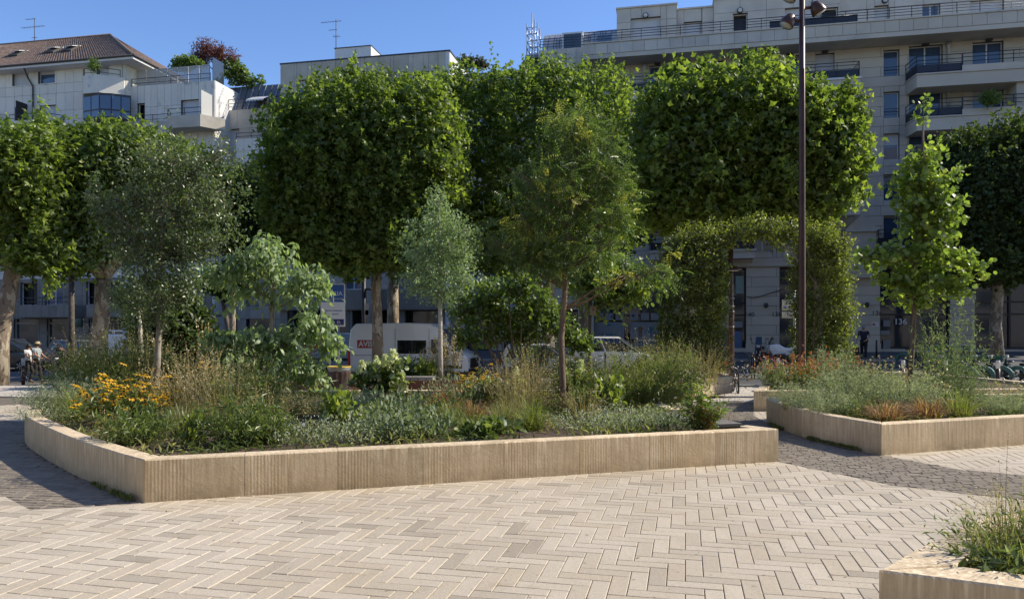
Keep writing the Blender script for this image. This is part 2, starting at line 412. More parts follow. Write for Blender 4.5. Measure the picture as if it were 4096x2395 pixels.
def clip_to(poly, pts, keep_out=True):
    # cut a stone along the nearest edge of a region
    cx = sum(p[0] for p in pts)/len(pts); cy = sum(p[1] for p in pts)/len(pts); best = None
    for i in range(len(poly)):
        a = Vector(poly[i]); b = Vector(poly[(i+1) % len(poly)]); ab = b-a; c = Vector((cx, cy))
        t = max(0, min(1, (c-a).dot(ab)/max(1e-9, ab.dot(ab)))); d = (a+ab*t-c).length
        if best is None or d < best[0]: best = (d, a, b)
    _, a, b = best; n = Vector((-(b-a).y, (b-a).x)).normalized(); m = (a+b)/2
    if inside(poly, m.x+n.x*.01, m.y+n.y*.01) == keep_out: n = -n
    out = []; k = len(pts); dd = [(Vector(p)-a).dot(n)-.003 for p in pts]
    for i in range(k):
        p, q = Vector(pts[i]), Vector(pts[(i+1) % k]); dp, dq = dd[i], dd[(i+1) % k]
        if dp >= 0: out.append((p.x, p.y))
        if (dp >= 0) != (dq >= 0): r = p+(q-p)*(dp/(dp-dq)); out.append((r.x, r.y))
    return out
def lay(root, name, stuffname, items, protos, nmax=300):
    # items: (depth, x, y, z, rot, proto index); nearest ones as objects, the rest joined
    items.sort(key=lambda q: q[0])
    for q in items[:nmax]:
        mkobj(name, protos[q[5] % len(protos)], root, (q[1], q[2], q[3]), q[4])
    rest = items[nmax:]
    if not rest: return
    base = []
    for me in protos:
        me.calc_loop_triangles() if False else None
        V = np.array([v.co for v in me.vertices]); Fq = np.array([list(p.vertices) for p in me.polygons]); base.append((V, Fq))
    Vs = []; Fs = []; off = 0
    for q in rest:
        V, Fq = base[q[5] % len(protos)]; c, s = math.cos(q[4]), math.sin(q[4])
        W = np.stack([V[:, 0]*c-V[:, 1]*s+q[1], V[:, 0]*s+V[:, 1]*c+q[2], V[:, 2]+q[3]], 1); Vs.append(W); Fs.append(Fq+off); off += len(V)
    o = mkobj(stuffname, npmesh(stuffname, np.concatenate(Vs), np.concatenate(Fs), protos[0].materials[0]), root); o['kind'] = 'stuff'
# herringbone of long pale stones
rnd = random.Random(5)
root = mkobj('plaza_paving', None); root['kind'] = 'structure'
Wd = .122; LL = 3*Wd; gap = .0045
ph = [stone_mesh('paver', LL-gap, Wd-gap, .03, m_paver, i, .004) for i in range(6)]
ax = math.atan2(-.234, 1); ca, sa = math.cos(ax), math.sin(ax)
items = []; cutm = MB()
for j in range(-60, 150):
    for i in range(-150, 150):
        k = (i-j) % 6
        if k == 0: cx, cy, rot = (i+1.5)*Wd, (j+.5)*Wd, 0
        elif k == 3: cx, cy, rot = (i+.5)*Wd, (j-.5+0)*Wd, math.pi/2
        else: continue
        if k == 3: cy = (j-2+1.5)*Wd+Wd  # cells j-2..j hold residues 5,4,3
        if k == 3: cy = (j-.5)*Wd
        x, y = cx*ca-cy*sa, cx*sa+cy*ca
        if y < 2.0 or y > 16.5 or abs(x) > y*.75+1.2: continue
        if in_planter(x, y) and all(in_planter(x+dx, y+dy) for dx in (-.25, .25) for dy in (-.25, .25)): continue
        cr_, sr_ = math.cos(rot+ax), math.sin(rot+ax); hx, hy = (LL-gap)/2, (Wd-gap)/2
        cc = [(x+a_*hx*cr_-b_*hy*sr_, y+a_*hx*sr_+b_*hy*cr_) for a_, b_ in ((-1, -1), (1, -1), (1, 1), (-1, 1))]
        reg = None; full = False
        for pl in (SETT_R, SETT_L):
            h = hull_hit(pl, cc)
            if all(h) and inside(pl, x, y): full = True
            elif any(h): reg = pl
        if full: continue
        if reg is not None:
            q_ = clip_to(reg, cc)
            if len(q_) > 2: cutm.prism(q_, -.03, -.001)
            continue
        vis = 1 if (y > 4.4 and abs(x) < y*.70) else 0
        items.append(((y if vis else y+30)+abs(x)*.05, x, y, rnd.uniform(-.0012, .0012), rot+ax+rnd.uniform(-.004, .004), rnd.randrange(6)))
lay(root, 'paver', 'paver_field', items, ph)
o = cutm.build('cut_pavers', m_paver, root); o['kind'] = 'stuff' 
# setts
def setts(rname, poly, ang, seed):
    root = mkobj(rname, None); root['kind'] = 'structure'; rnd = random.Random(seed)
    pr = [stone_mesh('sett', .125+.02*(i % 3), .084, .05, m_sett, i+20, .005, .0015) for i in range(7)]
    mb = MB(); mb.prism([(p[0], p[1]) for p in poly], -.04, -.010); o = mb.build('sett_bed', m_jointd, root)
    its = []; c, s = math.cos(ang), math.sin(ang)
    xs_ = [p[0] for p in poly]; ys_ = [p[1] for p in poly]; cx, cy = sum(xs_)/len(xs_), sum(ys_)/len(ys_)
    for j in range(-125, 125):
        u = -12+rnd.uniform(0, .2); v = j*.0935
        while u < 12:
            k = rnd.randrange(7); L = .125+.02*(k % 3); u += L/2
            x, y = cx+u*c-v*s, cy+u*s+v*c
            if abs(x) < y*.74+.8 and y < 17.5 and inside(poly, x, y) and not in_planter(x, y):
                its.append((y, x, y, rnd.uniform(-.003, .002), ang+rnd.uniform(-.015, .015), k))
            u += L/2+.0025
    lay(root, 'sett', 'sett_field', its, pr)
setts('cobbled_path', SETT_L, R(-8), 3)
setts('cobbled_path', SETT_R, R(-12), 4)
# slabs behind the planters: small square pavers out to the kerb
root = mkobj('slab_paving', None); root['kind'] = 'structure'
sp = [stone_mesh('slab', .59, .39, .03, m_slab, i+40, .004) for i in range(4)]
its = []
for j in range(0, 45):
    for i in range(-40, 40):
        t = 15.6+j*.4+.2
        if t > KERB_T-.3: continue
        s = i*.6+(.3 if j % 2 else 0); x, y = S(s, t)
        if y < 16.5 and y < 16.6: 
            if abs(x) < 99 and y <= 16.45: continue
        if abs(x) > y*.75: continue
        if in_planter(x, y) or inside(SETT_R, x, y) or inside(SETT_L, x, y): continue
        its.append((y, x, y, ground(x, y)+.004, STREET, rnd.randrange(4)))
lay(root, 'slab', 'slab_field', its, sp, 300)
# a thin drainage band across the slabs on the right
# ------------------------------------------------------------------ planter walls
def dense(path, closed, sharp, step=.02):
    n = len(path); out = []; corners = []
    def cr(p0, p1, p2, p3, t):
        return tuple(.5*((2*p1[k])+(-p0[k]+p2[k])*t+(2*p0[k]-5*p1[k]+4*p2[k]-p3[k])*t*t+(-p0[k]+3*p1[k]-3*p2[k]+p3[k])*t**3) for k in (0, 1))
    segs = n if closed else n-1
    for i in range(segs):
        p1 = path[i]; p2 = path[(i+1) % n]
        p0 = path[i-1] if (i > 0 or closed) and i not in sharp else (2*p1[0]-p2[0], 2*p1[1]-p2[1])
        e = (i+1) % n
        p3 = path[(i+2) % n] if (closed or i+2 < n) and e not in sharp else (2*p2[0]-p1[0], 2*p2[1]-p1[1])
        L = math.dist(p1, p2); k = max(2, int(L/step))
        corners.append(len(out))
        for q in range(k): out.append(cr(p0, p1, p2, p3, q/k))
    if not closed: out.append(path[-1])
    return out, corners
def planter_wall(root, path, sharp, blocks_at=None, H=.42, wth=.2, blen=.96, closed=True, step=.0165, seed=0, skip=None, ribs=True):
    D, corners = dense(path, closed, sharp, step); n = len(D)
    area = sum(D[i][0]*D[(i+1) % n][1]-D[(i+1) % n][0]*D[i][1] for i in range(n)); sg = 1 if area > 0 else -1
    def tdir(i, side):
        if side > 0: v = Vector(D[(i+1) % n])-Vector(D[i % n])
        else: v = Vector(D[i % n])-Vector(D[(i-1) % n])
        return v.normalized()
    nor = []
    for i in range(n):
        t_ = (tdir(i, 1)+tdir(i, -1)).normalized(); n_ = Vector((t_.y, -t_.x))*sg
        nor.append(n_/max(.45, n_.dot(Vector((tdir(i, 1).y, -tdir(i, 1).x))*sg)))
    shp = {corners[i] % n for i in sharp if i < len(corners)}
    # block boundaries: sharp corners and roughly equal lengths between
    cuts = []; cs = sorted(set([corners[i] for i in sharp if i < len(corners)])) or [0]
    tot = n if closed else n-1
    spans = [(cs[i], cs[(i+1) % len(cs)]+(n if i == len(cs)-1 else 0)) for i in range(len(cs))] if closed else [(0, n-1)]
    rnd = random.Random(seed)
    for a, b in spans:
        L = sum(math.dist(D[i % n], D[(i+1) % n]) for i in range(a, b)); k = max(1, round(L/blen))
        for q in range(k):
            i0 = a+round((b-a)*q/k); i1 = a+round((b-a)*(q+1)/k)
            mid = D[((i0+i1)//2) % n]
            if skip and skip(mid): continue
            near = mid[1] < 12.5
            st = 1 if near else 4
            idx = list(range(i0, i1+1, st))
            if idx[-1] != i1: idx.append(i1)
            m = len(idx); V = []; tot_l = (i1-i0)
            ribn = 0
            acc = [0.0]
            for ii in idx[1:]: acc.append(acc[-1]+math.dist(D[ii % n], D[(ii-st) % n]) if True else 0)
            def half(i):
                u_, v_ = tdir(i, -1), tdir(i, 1); conv = (u_.x*v_.y-u_.y*v_.x)*sg > 0
                return (math.pi-math.acos(max(-1, min(1, u_.dot(v_)))))/2 if conv else None
            h0 = half(i0 % n) if (i0 % n) in shp else None; h1 = half(i1 % n) if (i1 % n) in shp else None
            for w_, ii in enumerate(idx):
                p = Vector(D[ii % n]); f = (ii-i0)/max(1, tot_l)
                if w_ == 0 and (ii % n) in shp: t_ = tdir(ii, 1)
                elif w_ == m-1 and (ii % n) in shp: t_ = tdir(ii, -1)
                else: t_ = (tdir(ii, 1)+tdir(ii, -1)).normalized()
                nv = Vector((t_.y, -t_.x))*sg
                depth = wth
                if h0: depth = min(depth, acc[w_]*math.tan(h0)+.001)
                if h1: depth = min(depth, (acc[-1]-acc[w_])*math.tan(h1)+.001)
                am = 0
                if ribs and near: am = .0005*max(0, min(1, (f-.4)/.3))*(1 if f < .98 else 0)
                dsp = -am if (ii-i0) % 2 else am
                if ii in (i0, i1): dsp = 0
                if w_ == 0: p = p+t_*.0022
                if w_ == m-1: p = p-t_*.0022
                o_ = p+nv*dsp; inn = p-nv*depth
                ch = p-nv*min(.010, depth)
                V += [(o_.x, o_.y, -.03), (o_.x, o_.y, H-.012), (ch.x, ch.y, H), (inn.x+nv.x*min(.01, depth*.5), inn.y+nv.y*min(.01, depth*.5), H), (inn.x, inn.y, H-.012), (inn.x, inn.y, .0)]
            Fc = []
            for w_ in range(m-1):
                for r_ in range(5): a_ = w_*6+r_; Fc.append((a_, a_+1, a_+7, a_+6))
            me = bpy.data.meshes.new('wall_block'); me.from_pydata(V, [], Fc+[tuple(range(6)), tuple((m-1)*6+r_ for r_ in range(5, -1, -1))]); me.materials.append(m_conc)
            bm = bmesh.new(); bm.from_mesh(me); bmesh.ops.recalc_face_normals(bm, faces=bm.faces); bm.to_mesh(me); bm.free()
            mkobj('wall_block', me, root)
    inner = [(D[i][0]-nor[i].x*wth*.98, D[i][1]-nor[i].y*wth*.98) for i in range(0, n, 6)]
    return inner
def soil(root, poly, z, name='soil'):
    mb = MB(); mb.v = [(p[0], p[1], z) for p in poly]; mb.face(range(len(poly))); me = mb.mesh(name, m_soil)
    bm = bmesh.new(); bm.from_mesh(me); bmesh.ops.triangulate(bm, faces=bm.faces)
    for f in bm.faces:
        if f.normal.z < 0: f.normal_flip()
    bm.to_mesh(me); bm.free(); o = mkobj(name, me, root); return o
pm = thing('planter', 'long curved limestone planter in the middle of the plaza, full of mixed perennials', 'planter')
inn = planter_wall(pm, P_MAIN, {0, 15, 16}, seed=1, skip=lambda q: q[0] > 2.6 and 9.9 < q[1] < 11.3); soil(pm, inn, .35)
pr_ = thing('planter', 'angular limestone planter at right holding silvery shrubs and a slim young tree', 'planter')
inn = planter_wall(pr_, P_RIGHT, {0, 4, 7, 8}, seed=2, ribs=False); soil(pr_, inn, .35)
psm = thing('planter', 'low limestone planter with red tinged shrubs behind the right planter', 'planter')
inn = planter_wall(psm, P_SMALL, {0, 3, 6}, seed=3, ribs=False); soil(psm, inn, .35)
pre = thing('planter', 'rear limestone planter with wooden slat seat below the leafy arch', 'planter')
inn = planter_wall(pre, P_REAR, {0, 3}, seed=4, ribs=False); soil(pre, inn, .35)
pn = thing('planter', 'nearest limestone planter at the bottom right corner of the photo', 'planter')
inn = planter_wall(pn, P_NEAR, {0, 3, 4}, seed=6, wth=.26, step=.018); soil(pn, inn, .33)
# slatted bench in the gap of the main planter, and slats on the rear one
def slat_bench(name, label, p, q, wid, z, n):
    a = math.atan2(q[1]-p[1], q[0]-p[0]); L = math.dist(p, q)
    r = thing(name, label, 'bench', (p[0], p[1], 0), a)
    MB().box(0, L, -wid, -wid+.05, 0, z-.05).box(0, L, -.05, 0, 0, z-.05).build('support', m_conc, r)
    me = MB().box(-.5, .5, 0, 1, 0, 1).mesh('slat', m_wood)
    w_ = L/n
    for i in range(n): mkobj('slat', me, r, ((i+.5)*w_, -wid, z-.04), 0, (w_*.8, wid, .04))
slat_bench('slat_bench', 'grey slatted seat in the right end of the long planter', (3.1, 9.95), (2.72, 11.35), -.5, .43, 18)
slat_bench('slat_bench', 'grey slatted seat on the rear planter wall below the arch', (3.85, 17.25), (4.75, 18.6), -.42, .44, 20)
# weathered steel planter behind, with slab seat
ct = thing('steel_planter', 'rust brown steel planter behind the hydrangeas', 'planter', (-2.2, 19.5, 0))
prof = []
path = [(-8.8, 19.2), (-6.5, 18.3), (-4.6, 18.5), (-3, 19.0), (-1.2, 19.0), (.4, 19.6), (.6, 21.5), (-3, 22.6), (-8, 22)]
D, _ = dense(path, True, set(), .15); b = MB()
nD = len(D)
for i in range(nD):
    p, q = D[i], D[(i+1) % nD]; b.quad((p[0], p[1], -.3), (q[0], q[1], -.3), (q[0], q[1], .40), (p[0], p[1], .40))
    cx, cy = -3.5, 20.4
    f = lambda u: (u[0]+(cx-u[0])*.012, u[1]+(cy-u[1])*.02)
    p2, q2 = f(p), f(q); b.quad((p[0], p[1], .40), (q[0], q[1], .40), (q2[0], q2[1], .40), (p2[0], p2[1], .40))
    b.quad((p2[0], p2[1], .40), (q2[0], q2[1], .40), (q2[0], q2[1], .0), (p2[0], p2[1], .0))
b.build('steel_edge', m_corten, ct, off=(-2.2, 19.5, 0))
o = soil(ct, [(p[0]*.99-.03, 20.4+(p[1]-20.4)*.97) for p in D[::2]], .34); o.location = (2.2, -19.5, 0)
P_STEEL = path
bs = thing('bench_slab', 'grey concrete slab seat resting on the rust brown planter edge', 'bench', (PX(1660, 18.7), 18.75, .405))
me = MB().box(-.09, .09, -.22, .22, 0, .09).mesh('seat_block', m_wood)
for i in range(5): mkobj('seat_block', me, bs, (-.4+i*.2, 0, 0))
# ================================================================== buildings
m_pan_grey = mat('concrete_panel', (.42, .39, .315), (.52, .48, .40), scale=.9, rough=.85, piece=.14, c3=(.26, .245, .215), c3scale=.5, c3lo=.55, c3hi=.8, bump=.15)
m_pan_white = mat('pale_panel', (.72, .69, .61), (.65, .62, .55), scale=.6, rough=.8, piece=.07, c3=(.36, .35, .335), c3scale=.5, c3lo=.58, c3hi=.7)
m_stone = mat('limestone_panel', (.56, .51, .42), (.50, .455, .37), scale=.5, rough=.85, piece=.06, c3=(.35, .33, .30), c3scale=.4, c3lo=.55, c3hi=.75)
m_stone_g = mat('weathered_stone', (.58, .545, .475), (.46, .435, .385), scale=.7, rough=.9, piece=.1, c3=(.52, .505, .475), c3scale=1.3, c3lo=.58, c3hi=.66)
m_soffit = mat('render_soffit', (.5, .47, .41), (.36, .34, .3), scale=.5, rough=.9)
m_groove = mat('shadow_groove', (.12, .115, .105), rough=.95)
m_zinc = mat('zinc_roof', (.14, .155, .175), (.11, .125, .145), scale=1.5, rough=.45, metal=.35, piece=.1)
m_zincl = mat('pale_zinc', (.42, .43, .43), (.36, .37, .37), scale=1.5, rough=.4, metal=.3, piece=.1)
m_tile = mat('clay_tile', (.165, .115, .09), (.235, .17, .135), scale=3, rough=.85, piece=.35)
m_awn = mat('ochre_awning', (.42, .27, .13), rough=.8); m_awnw = mat('white_awning', (.7, .7, .68), rough=.7)
m_street = mat('shaded_panel', (.26, .24, .205), (.21, .195, .17), scale=.8, rough=.85, piece=.12)  # facade panels at street level, with the deep street shade put into their colour
m_white_r = mat('white_render', (.66, .66, .65), (.6, .6, .6), scale=1, rough=.8)
m_box = mat('dark_housing', (.03, .028, .032), rough=.5)
m_trellis = mat('pale_screen', (.4, .41, .4), rough=.7)
m_lampw = mat('lamp_glass', (.5, .5, .46), rough=.3)
m_bark_dk = mat('dark_trim', (.05, .048, .045), rough=.6)

unit = {}
def ubox(name, m):
    k = (name, m.name)
    if k not in unit: unit[k] = MB().box(-.5, .5, -.5, .5, -.5, .5).mesh(name, m)
    return unit[k]
class Bld:
    def __init__(s, name, label, s0, t0, z0=None, cat='building'):
        x, y = S(s0, t0); z0 = ground(x, y) if z0 is None else z0
        s.off = (s0, t0, z0); s.root = thing(name, label, cat, (x, y, z0), STREET); s.count = 0
    def part(s, name, mb, mats, parent=None): return mb.build(name, mats, parent or s.root, s.off)
    def bx(s, name, a, b, t0, t1, z0, z1, m, parent=None):
        o = mkobj(name, ubox(name, m), parent or s.root, ((a+b)/2-s.off[0], (t0+t1)/2-s.off[1], (z0+z1)/2-s.off[2]), None, (b-a, t1-t0, z1-z0)); return o
    def wall(s, a, b, z0, z1, t, ops=(), m=None, name='wall', depth=.3):
        mb = MB(); ss = sorted({a, b, *[q for o in ops for q in o[:2] if a < q < b]}); zz = sorted({z0, z1, *[q for o in ops for q in o[2:4] if z0 < q < z1]})
        for i in range(len(ss)-1):
            for j in range(len(zz)-1):
                cs, cz = (ss[i]+ss[i+1])/2, (zz[j]+zz[j+1])/2
                if any(o[0] < cs < o[1] and o[2] < cz < o[3] for o in ops): continue
                mb.quad((ss[i], t, zz[j]), (ss[i+1], t, zz[j]), (ss[i+1], t, zz[j+1]), (ss[i], t, zz[j+1]))
        for o in ops:
            p, q, r, u = max(o[0], a), min(o[1], b), max(o[2], z0), min(o[3], z1)
            mb.quad((p, t, r), (p, t+depth, r), (p, t+depth, u), (p, t, u)); mb.quad((q, t, r), (q, t+depth, r), (q, t+depth, u), (q, t, u))
            mb.quad((p, t, u), (q, t, u), (q, t+depth, u), (p, t+depth, u)); mb.quad((p, t, r), (q, t, r), (q, t+depth, r), (p, t+depth, r))
        return s.part(name, mb, m or m_groove)
    def panels(s, a, b, z0, z1, t, ops, pw, phs, m, name='panel', th=.03, gap=.022, stag=0, side=None):
        rects = []; z = z1; k = 0
        while z > z0+.02:
            h = phs[k % len(phs)]; zb = max(z0, z-h); x = a-(stag*pw*(k % 2))
            while x < b-.01:
                rects.append((max(x, a), min(x+pw, b), zb, z)); x += pw
            z = zb; k += 1
        for o in ops:
            nr = []
            for r in rects:
                if o[0] >= r[1]-.01 or o[1] <= r[0]+.01 or o[2] >= r[3]-.01 or o[3] <= r[2]+.01: nr.append(r); continue
                if o[0] > r[0]: nr.append((r[0], o[0], r[2], r[3]))
                if o[1] < r[1]: nr.append((o[1], r[1], r[2], r[3]))
                x0, x1 = max(r[0], o[0]), min(r[1], o[1])
                if o[2] > r[2]: nr.append((x0, x1, r[2], o[2]))
                if o[3] < r[3]: nr.append((x0, x1, o[3], r[3]))
            rects = nr
        mb = MB()
        for r in rects:
            if r[1]-r[0] < .05 or r[3]-r[2] < .05: continue
            g = gap/2
            if s.count < 290:
                s.count += 1
                if side is None: s.bx(name, r[0]+g, r[1]-g, t-th, t+.001, r[2]+g, r[3]-g, m)
                else: s.bx(name, t-.001 if side > 0 else t-th, t+th if side > 0 else t+.001, r[0]+g, r[1]-g, r[2]+g, r[3]-g, m)
            else:
                if side is None: mb.box(r[0]+g, r[1]-g, t-th, t+.001, r[2]+g, r[3]-g)
                else: mb.box(t-.001 if side > 0 else t-th, t+th if side > 0 else t+.001, r[0]+g, r[1]-g, r[2]+g, r[3]-g)
        if mb.f:
            o = s.part('small_panels', mb, m); o['kind'] = 'stuff'
    def window(s, o, t, kind='glass', rec=.2, mull=1, sill=False, rail=False, box=False):
        a, b, z0, z1 = o[:4]; fr = MB(); w_ = .06
        for q in ((a, a+w_, z0, z1), (b-w_, b, z0, z1), (a+w_, b-w_, z0, z0+w_), (a+w_, b-w_, z1-w_, z1)): fr.box(q[0], q[1], t+rec, t+rec+.07, q[2], q[3])
        if kind == 'glass' and mull:
            for i in range(mull): c = a+(b-a)*(i+1)/(mull+1); fr.box(c-.04, c+.04, t+rec+.002, t+rec+.068, z0+w_, z1-w_)
        wn = s.part('window', fr, m_frame if kind != 'darkf' else m_box)
        if kind == 'shutter': s.bx('shutter', a+w_, b-w_, t+rec+.01, t+rec+.05, z0+w_, z1-w_, m_shut, wn_fix(wn, s))
        elif kind == 'half':
            zm = z1-(z1-z0)*.42; s.bx('shutter', a+w_, b-w_, t+rec+.005, t+rec+.03, zm, z1-w_, m_shut); s.bx('pane', a+w_, b-w_, t+rec+.035, t+rec+.05, z0+w_, z1-w_, m_glassb)
        elif kind == 'dark': s.bx('opening', a+w_, b-w_, t+rec+.3, t+rec+.31, z0+w_, z1-w_, m_dark)
        else: s.bx('pane', a+w_, b-w_, t+rec+.03, t+rec+.045, z0+w_, z1-w_, m_glassb if kind == 'glass' else m_glass)
        if box: s.bx('shutter_box', a-.1, b+.1, t-.2, t+.05, z1-.02, z1+.28, m_box)
        if rail:
            r = MB()
            for zz in (.35, .55): r.tube([(a, t-.03, z0+zz), (b, t-.03, z0+zz)], .02, 5)
            s.part('window_rail', r, m_rail)
        return wn
    def railing(s, pts, z, h=.8, rails=(0.3, .62, 1.0), post=1.4, mesh=None, m=None, name='railing', r0=.022):
        mb = MB()
        for i in range(len(pts)-1):
            p, q = Vector((*pts[i], 0)), Vector((*pts[i+1], 0)); L = (q-p).length
            for f in rails: mb.tube([(p.x, p.y, z+h*f), (q.x, q.y, z+h*f)], r0*(1.25 if f == rails[-1] else 1), 5)
            k = max(1, round(L/post))
            for j in range(k+1): c = p.lerp(q, j/k); mb.cbox((c.x, c.y, z+h/2), (.035, .035, h))
        o = s.part(name, mb, m or m_rail)
        if mesh:
            mb = MB()
            for i in range(len(pts)-1):
                p, q = Vector((*pts[i], 0)), Vector((*pts[i+1], 0)); mb.quad((p.x, p.y+.03, z+.06), (q.x, q.y+.03, z+.06), (q.x, q.y+.03, z+h*mesh), (p.x, p.y+.03, z+h*mesh))
            s.part('infill', mb, m_rail)
        return o
    def slab(s, poly, z0, z1, m, name='balcony'):
        return s.part(name, MB().prism(poly, z0, z1), m)
def wn_fix(wn, s): return None
def op(px0, px1, py0, py1, t):
    s0, zt = FS(px0, py0, t); s1, _ = FS(px1, py0, t); _, zb = FS(px0, py1, t); return (s0, s1, zb, zt)

# ---------------------------------------------------------------- left apartment block
T = 52.0
b = Bld('apartment_building', 'pale panelled apartment block with brown tiled roof and dark glazed bay at left', FS(250, 900, T)[0], T)
sL, _ = FS(-330, 300, T); sR, _ = FS(489, 300, T)
_, zE = FS(489, 243, T); g0 = gs(-25, T)-.3
ops = []
W = [(50, 117, 278, 345, 'shutter', 1), (153, 220, 270, 336, 'half', 1), (388, 437, 250, 322, 'shutter', 1), (60, 112, 430, 492, 'shutter', 0), (160, 224, 424, 484, 'shutter', 0), (-150, -85, 285, 350, 'shutter', 1), (-140, -80, 440, 500, 'shutter', 0)]
win = []
for w_ in W: o = op(*w_[:4], T); ops.append(o); win.append((o, w_[4], w_[5]))
def zat(py, px=250, t=T): return FS(px, py, t)[1]
fl = 2.95
z_low = ops[3][2]
for k in (1, 2):      # hidden middle storeys
    for w_ in (3, 4):
        o = ops[w_]; q = (o[0], o[1], o[2]-fl*k, o[3]-fl*k); ops.append(q); win.append((q, 'shutter', 0))
# street floor openings
zp1, zp0 = zat(1221), zat(1270)
for (p0, p1, k) in ((82, 150, 'dark'), (180, 252, 'glass'), (345, 500, 'dark')):
    o = op(p0, p1, 1125, 1219, T); o = (o[0], o[1], zp1+.02, zat(1128)); ops.append(o); win.append((o, 'dark' if k == 'dark' else 'glass', 0))
shops = []
for (p0, p1) in ((-140, 20), (56, 152), (188, 276), (355, 500)):
    o = op(p0, p1, 1275, 1400, T); o = (o[0], o[1], g0+.55, zat(1275)); ops.append(o); shops.append(o)
b.wall(sL, sR, g0, zE, T, ops)
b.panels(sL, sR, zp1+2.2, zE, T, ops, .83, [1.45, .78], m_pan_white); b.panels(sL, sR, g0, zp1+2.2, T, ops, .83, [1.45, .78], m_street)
for o, k, bx_ in win: b.window(o, T, k, mull=1, box=bool(bx_))
for o in shops:
    b.bx('shop_window', o[0]+.05, o[1]-.05, T+.25, T+.28, o[2], o[3], m_glass)
    f = MB(); f.box(o[0], o[0]+.08, T+.15, T+.24, o[2], o[3]); f.box(o[1]-.08, o[1], T+.15, T+.24, o[2], o[3]); f.box(o[0], o[1], T+.16, T+.23, o[3]-.4, o[3]-.3); b.part('shop_frame', f, m_pan_grey)
b.part('inner_wall', MB().box(sL, sR, T+1.5, T+1.6, g0, zE-.1), m_dark)
# balcony parapet band above the street floor
for (p0, p1) in ((45, 288), (346, 520)):
    a_, c_ = FS(p0, 1200, T-1.3)[0], FS(p1, 1200, T-1.3)[0]
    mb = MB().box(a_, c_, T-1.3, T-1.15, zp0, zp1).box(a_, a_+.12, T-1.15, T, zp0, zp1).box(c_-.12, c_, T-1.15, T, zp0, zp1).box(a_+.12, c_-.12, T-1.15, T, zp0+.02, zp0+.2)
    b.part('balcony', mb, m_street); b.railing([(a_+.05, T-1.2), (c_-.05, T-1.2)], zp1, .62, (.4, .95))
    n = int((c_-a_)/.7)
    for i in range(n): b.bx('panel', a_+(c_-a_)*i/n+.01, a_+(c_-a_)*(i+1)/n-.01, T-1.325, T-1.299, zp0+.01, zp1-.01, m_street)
# side return at the right of the main body, and the roof
b.part('side_wall', MB().box(sR, sR+.3, T+.02, T+9, g0, zE), m_pan_white)
b.panels(T+.1, T+5, zat(420), zE, sR+.3, [], 1.2, [1.45, .78], m_pan_white, side=1)
b.part('back_wall', MB().box(sL, sR, T+8.8, T+9, g0, zE), m_groove)
eL, eR = sL-.5, FS(532, 205, T-1.0)[0]; zEv = FS(532, 232, T-1.0)[1]
# eave slab and gutter
b.part('eave', MB().box(eL, eR, T-1.0, T+10, zEv-.05, zEv+.22), m_white_r)
b.part('gutter', MB().tube([(eL, T-1.06, zEv+.2), (eR, T-1.06, zEv+.2)], .09, 8).tube([(eR+.05, T-1.06, zEv+.2), (eR+.05, T+10, zEv+.2)], .09, 8), m_bark_dk)
rT = T+4.5; zR = FS(440, 140, rT)[1]; rs = FS(440, 140, rT)[0]; e0, e1 = T-1.05, T+10.05; ez = zEv+.23
rf = MB(); rf.quad((eL, e0, ez), (eR, e0, ez), (rs, rT, zR), (eL, rT, zR)); rf.quad((eR, e0, ez), (eR, e1, ez), (rs, rT, zR)); rf.quad((eR, e1, ez), (eL, e1, ez), (eL, rT, zR), (rs, rT, zR)); rf.quad((eL, e0, ez), (eL, rT, zR), (eL, e1, ez))
roof = b.part('roof', rf, m_tile)
# tiles: rows of half-round tiles following both visible slopes
tl = MB()
def tiles_on(p00, p10, p11, p01, nu, nv):
    for j in range(nv):
        for i in range(nu):
            u0, u1, v0, v1 = i/nu, (i+1)/nu, j/nv, (j+1.12)/nv
            def pt(u, v, h):
                a_ = Vector(p00).lerp(Vector(p10), u); c_ = Vector(p01).lerp(Vector(p11), u); q = a_.lerp(c_, min(v, 1)); return (q.x, q.y, q.z+h)
            um = (u0+u1)/2; h0 = .05
            tl.quad(pt(u0, v0, .03), pt(um, v0, .03+h0), pt(um, v1, .01+h0), pt(u0, v1, .0)); tl.quad(pt(um, v0, .03+h0), pt(u1, v0, .03), pt(u1, v1, .0), pt(um, v1, .01+h0))
tiles_on((eL, e0, ez), (eR, e0, ez), (rs, rT, zR), (eL, rT, zR), 90, 26)
tiles_on((eR, e0, ez), (eR, e1, ez), (rs, rT+.01, zR), (rs, rT, zR), 44, 26)
o = b.part('roof_tiles', tl, m_tile); o['kind'] = 'stuff'
b.part('ridge_cap', MB().tube([(eL, rT, zR+.03), (rs, rT, zR+.03)], .1, 6).tube([(rs, rT, zR+.03), (eR, e0, ez+.05)], .1, 6), m_tile)
slope = math.atan2(zR-ez, rT-e0)
for px_, py_ in ((70, 193), (212, 182), (282, 176)):
    f_ = .45; tt = e0+(rT-e0)*f_; zz = ez+(zR-ez)*f_; s_, _z = FS(px_, py_, tt)
    Mx = Matrix.Rotation(slope, 3, 'X'); mb = MB().cbox((s_, tt, zz+.12), (.95, 1.25, .14), M=Mx)
    Mo = Matrix.Rotation(slope-R(18), 3, 'X'); wn = b.part('roof_window', mb, m_bark_dk)
    b.part('sash', MB().cbox((s_, tt+.25, zz+.42), (.85, 1.1, .05), M=Mo), m_frame)
b.part('drain_pipe', MB().tube([(FS(97, 250, T-.9)[0], T-.95, zEv), (FS(100, 262, T-.5)[0], T-.2, zEv-.6), (FS(131, 285, T-.15)[0], T-.14, zEv-1.3), (FS(131, 285, T-.15)[0], T-.14, g0+3)], .07, 6), m_bark_dk)
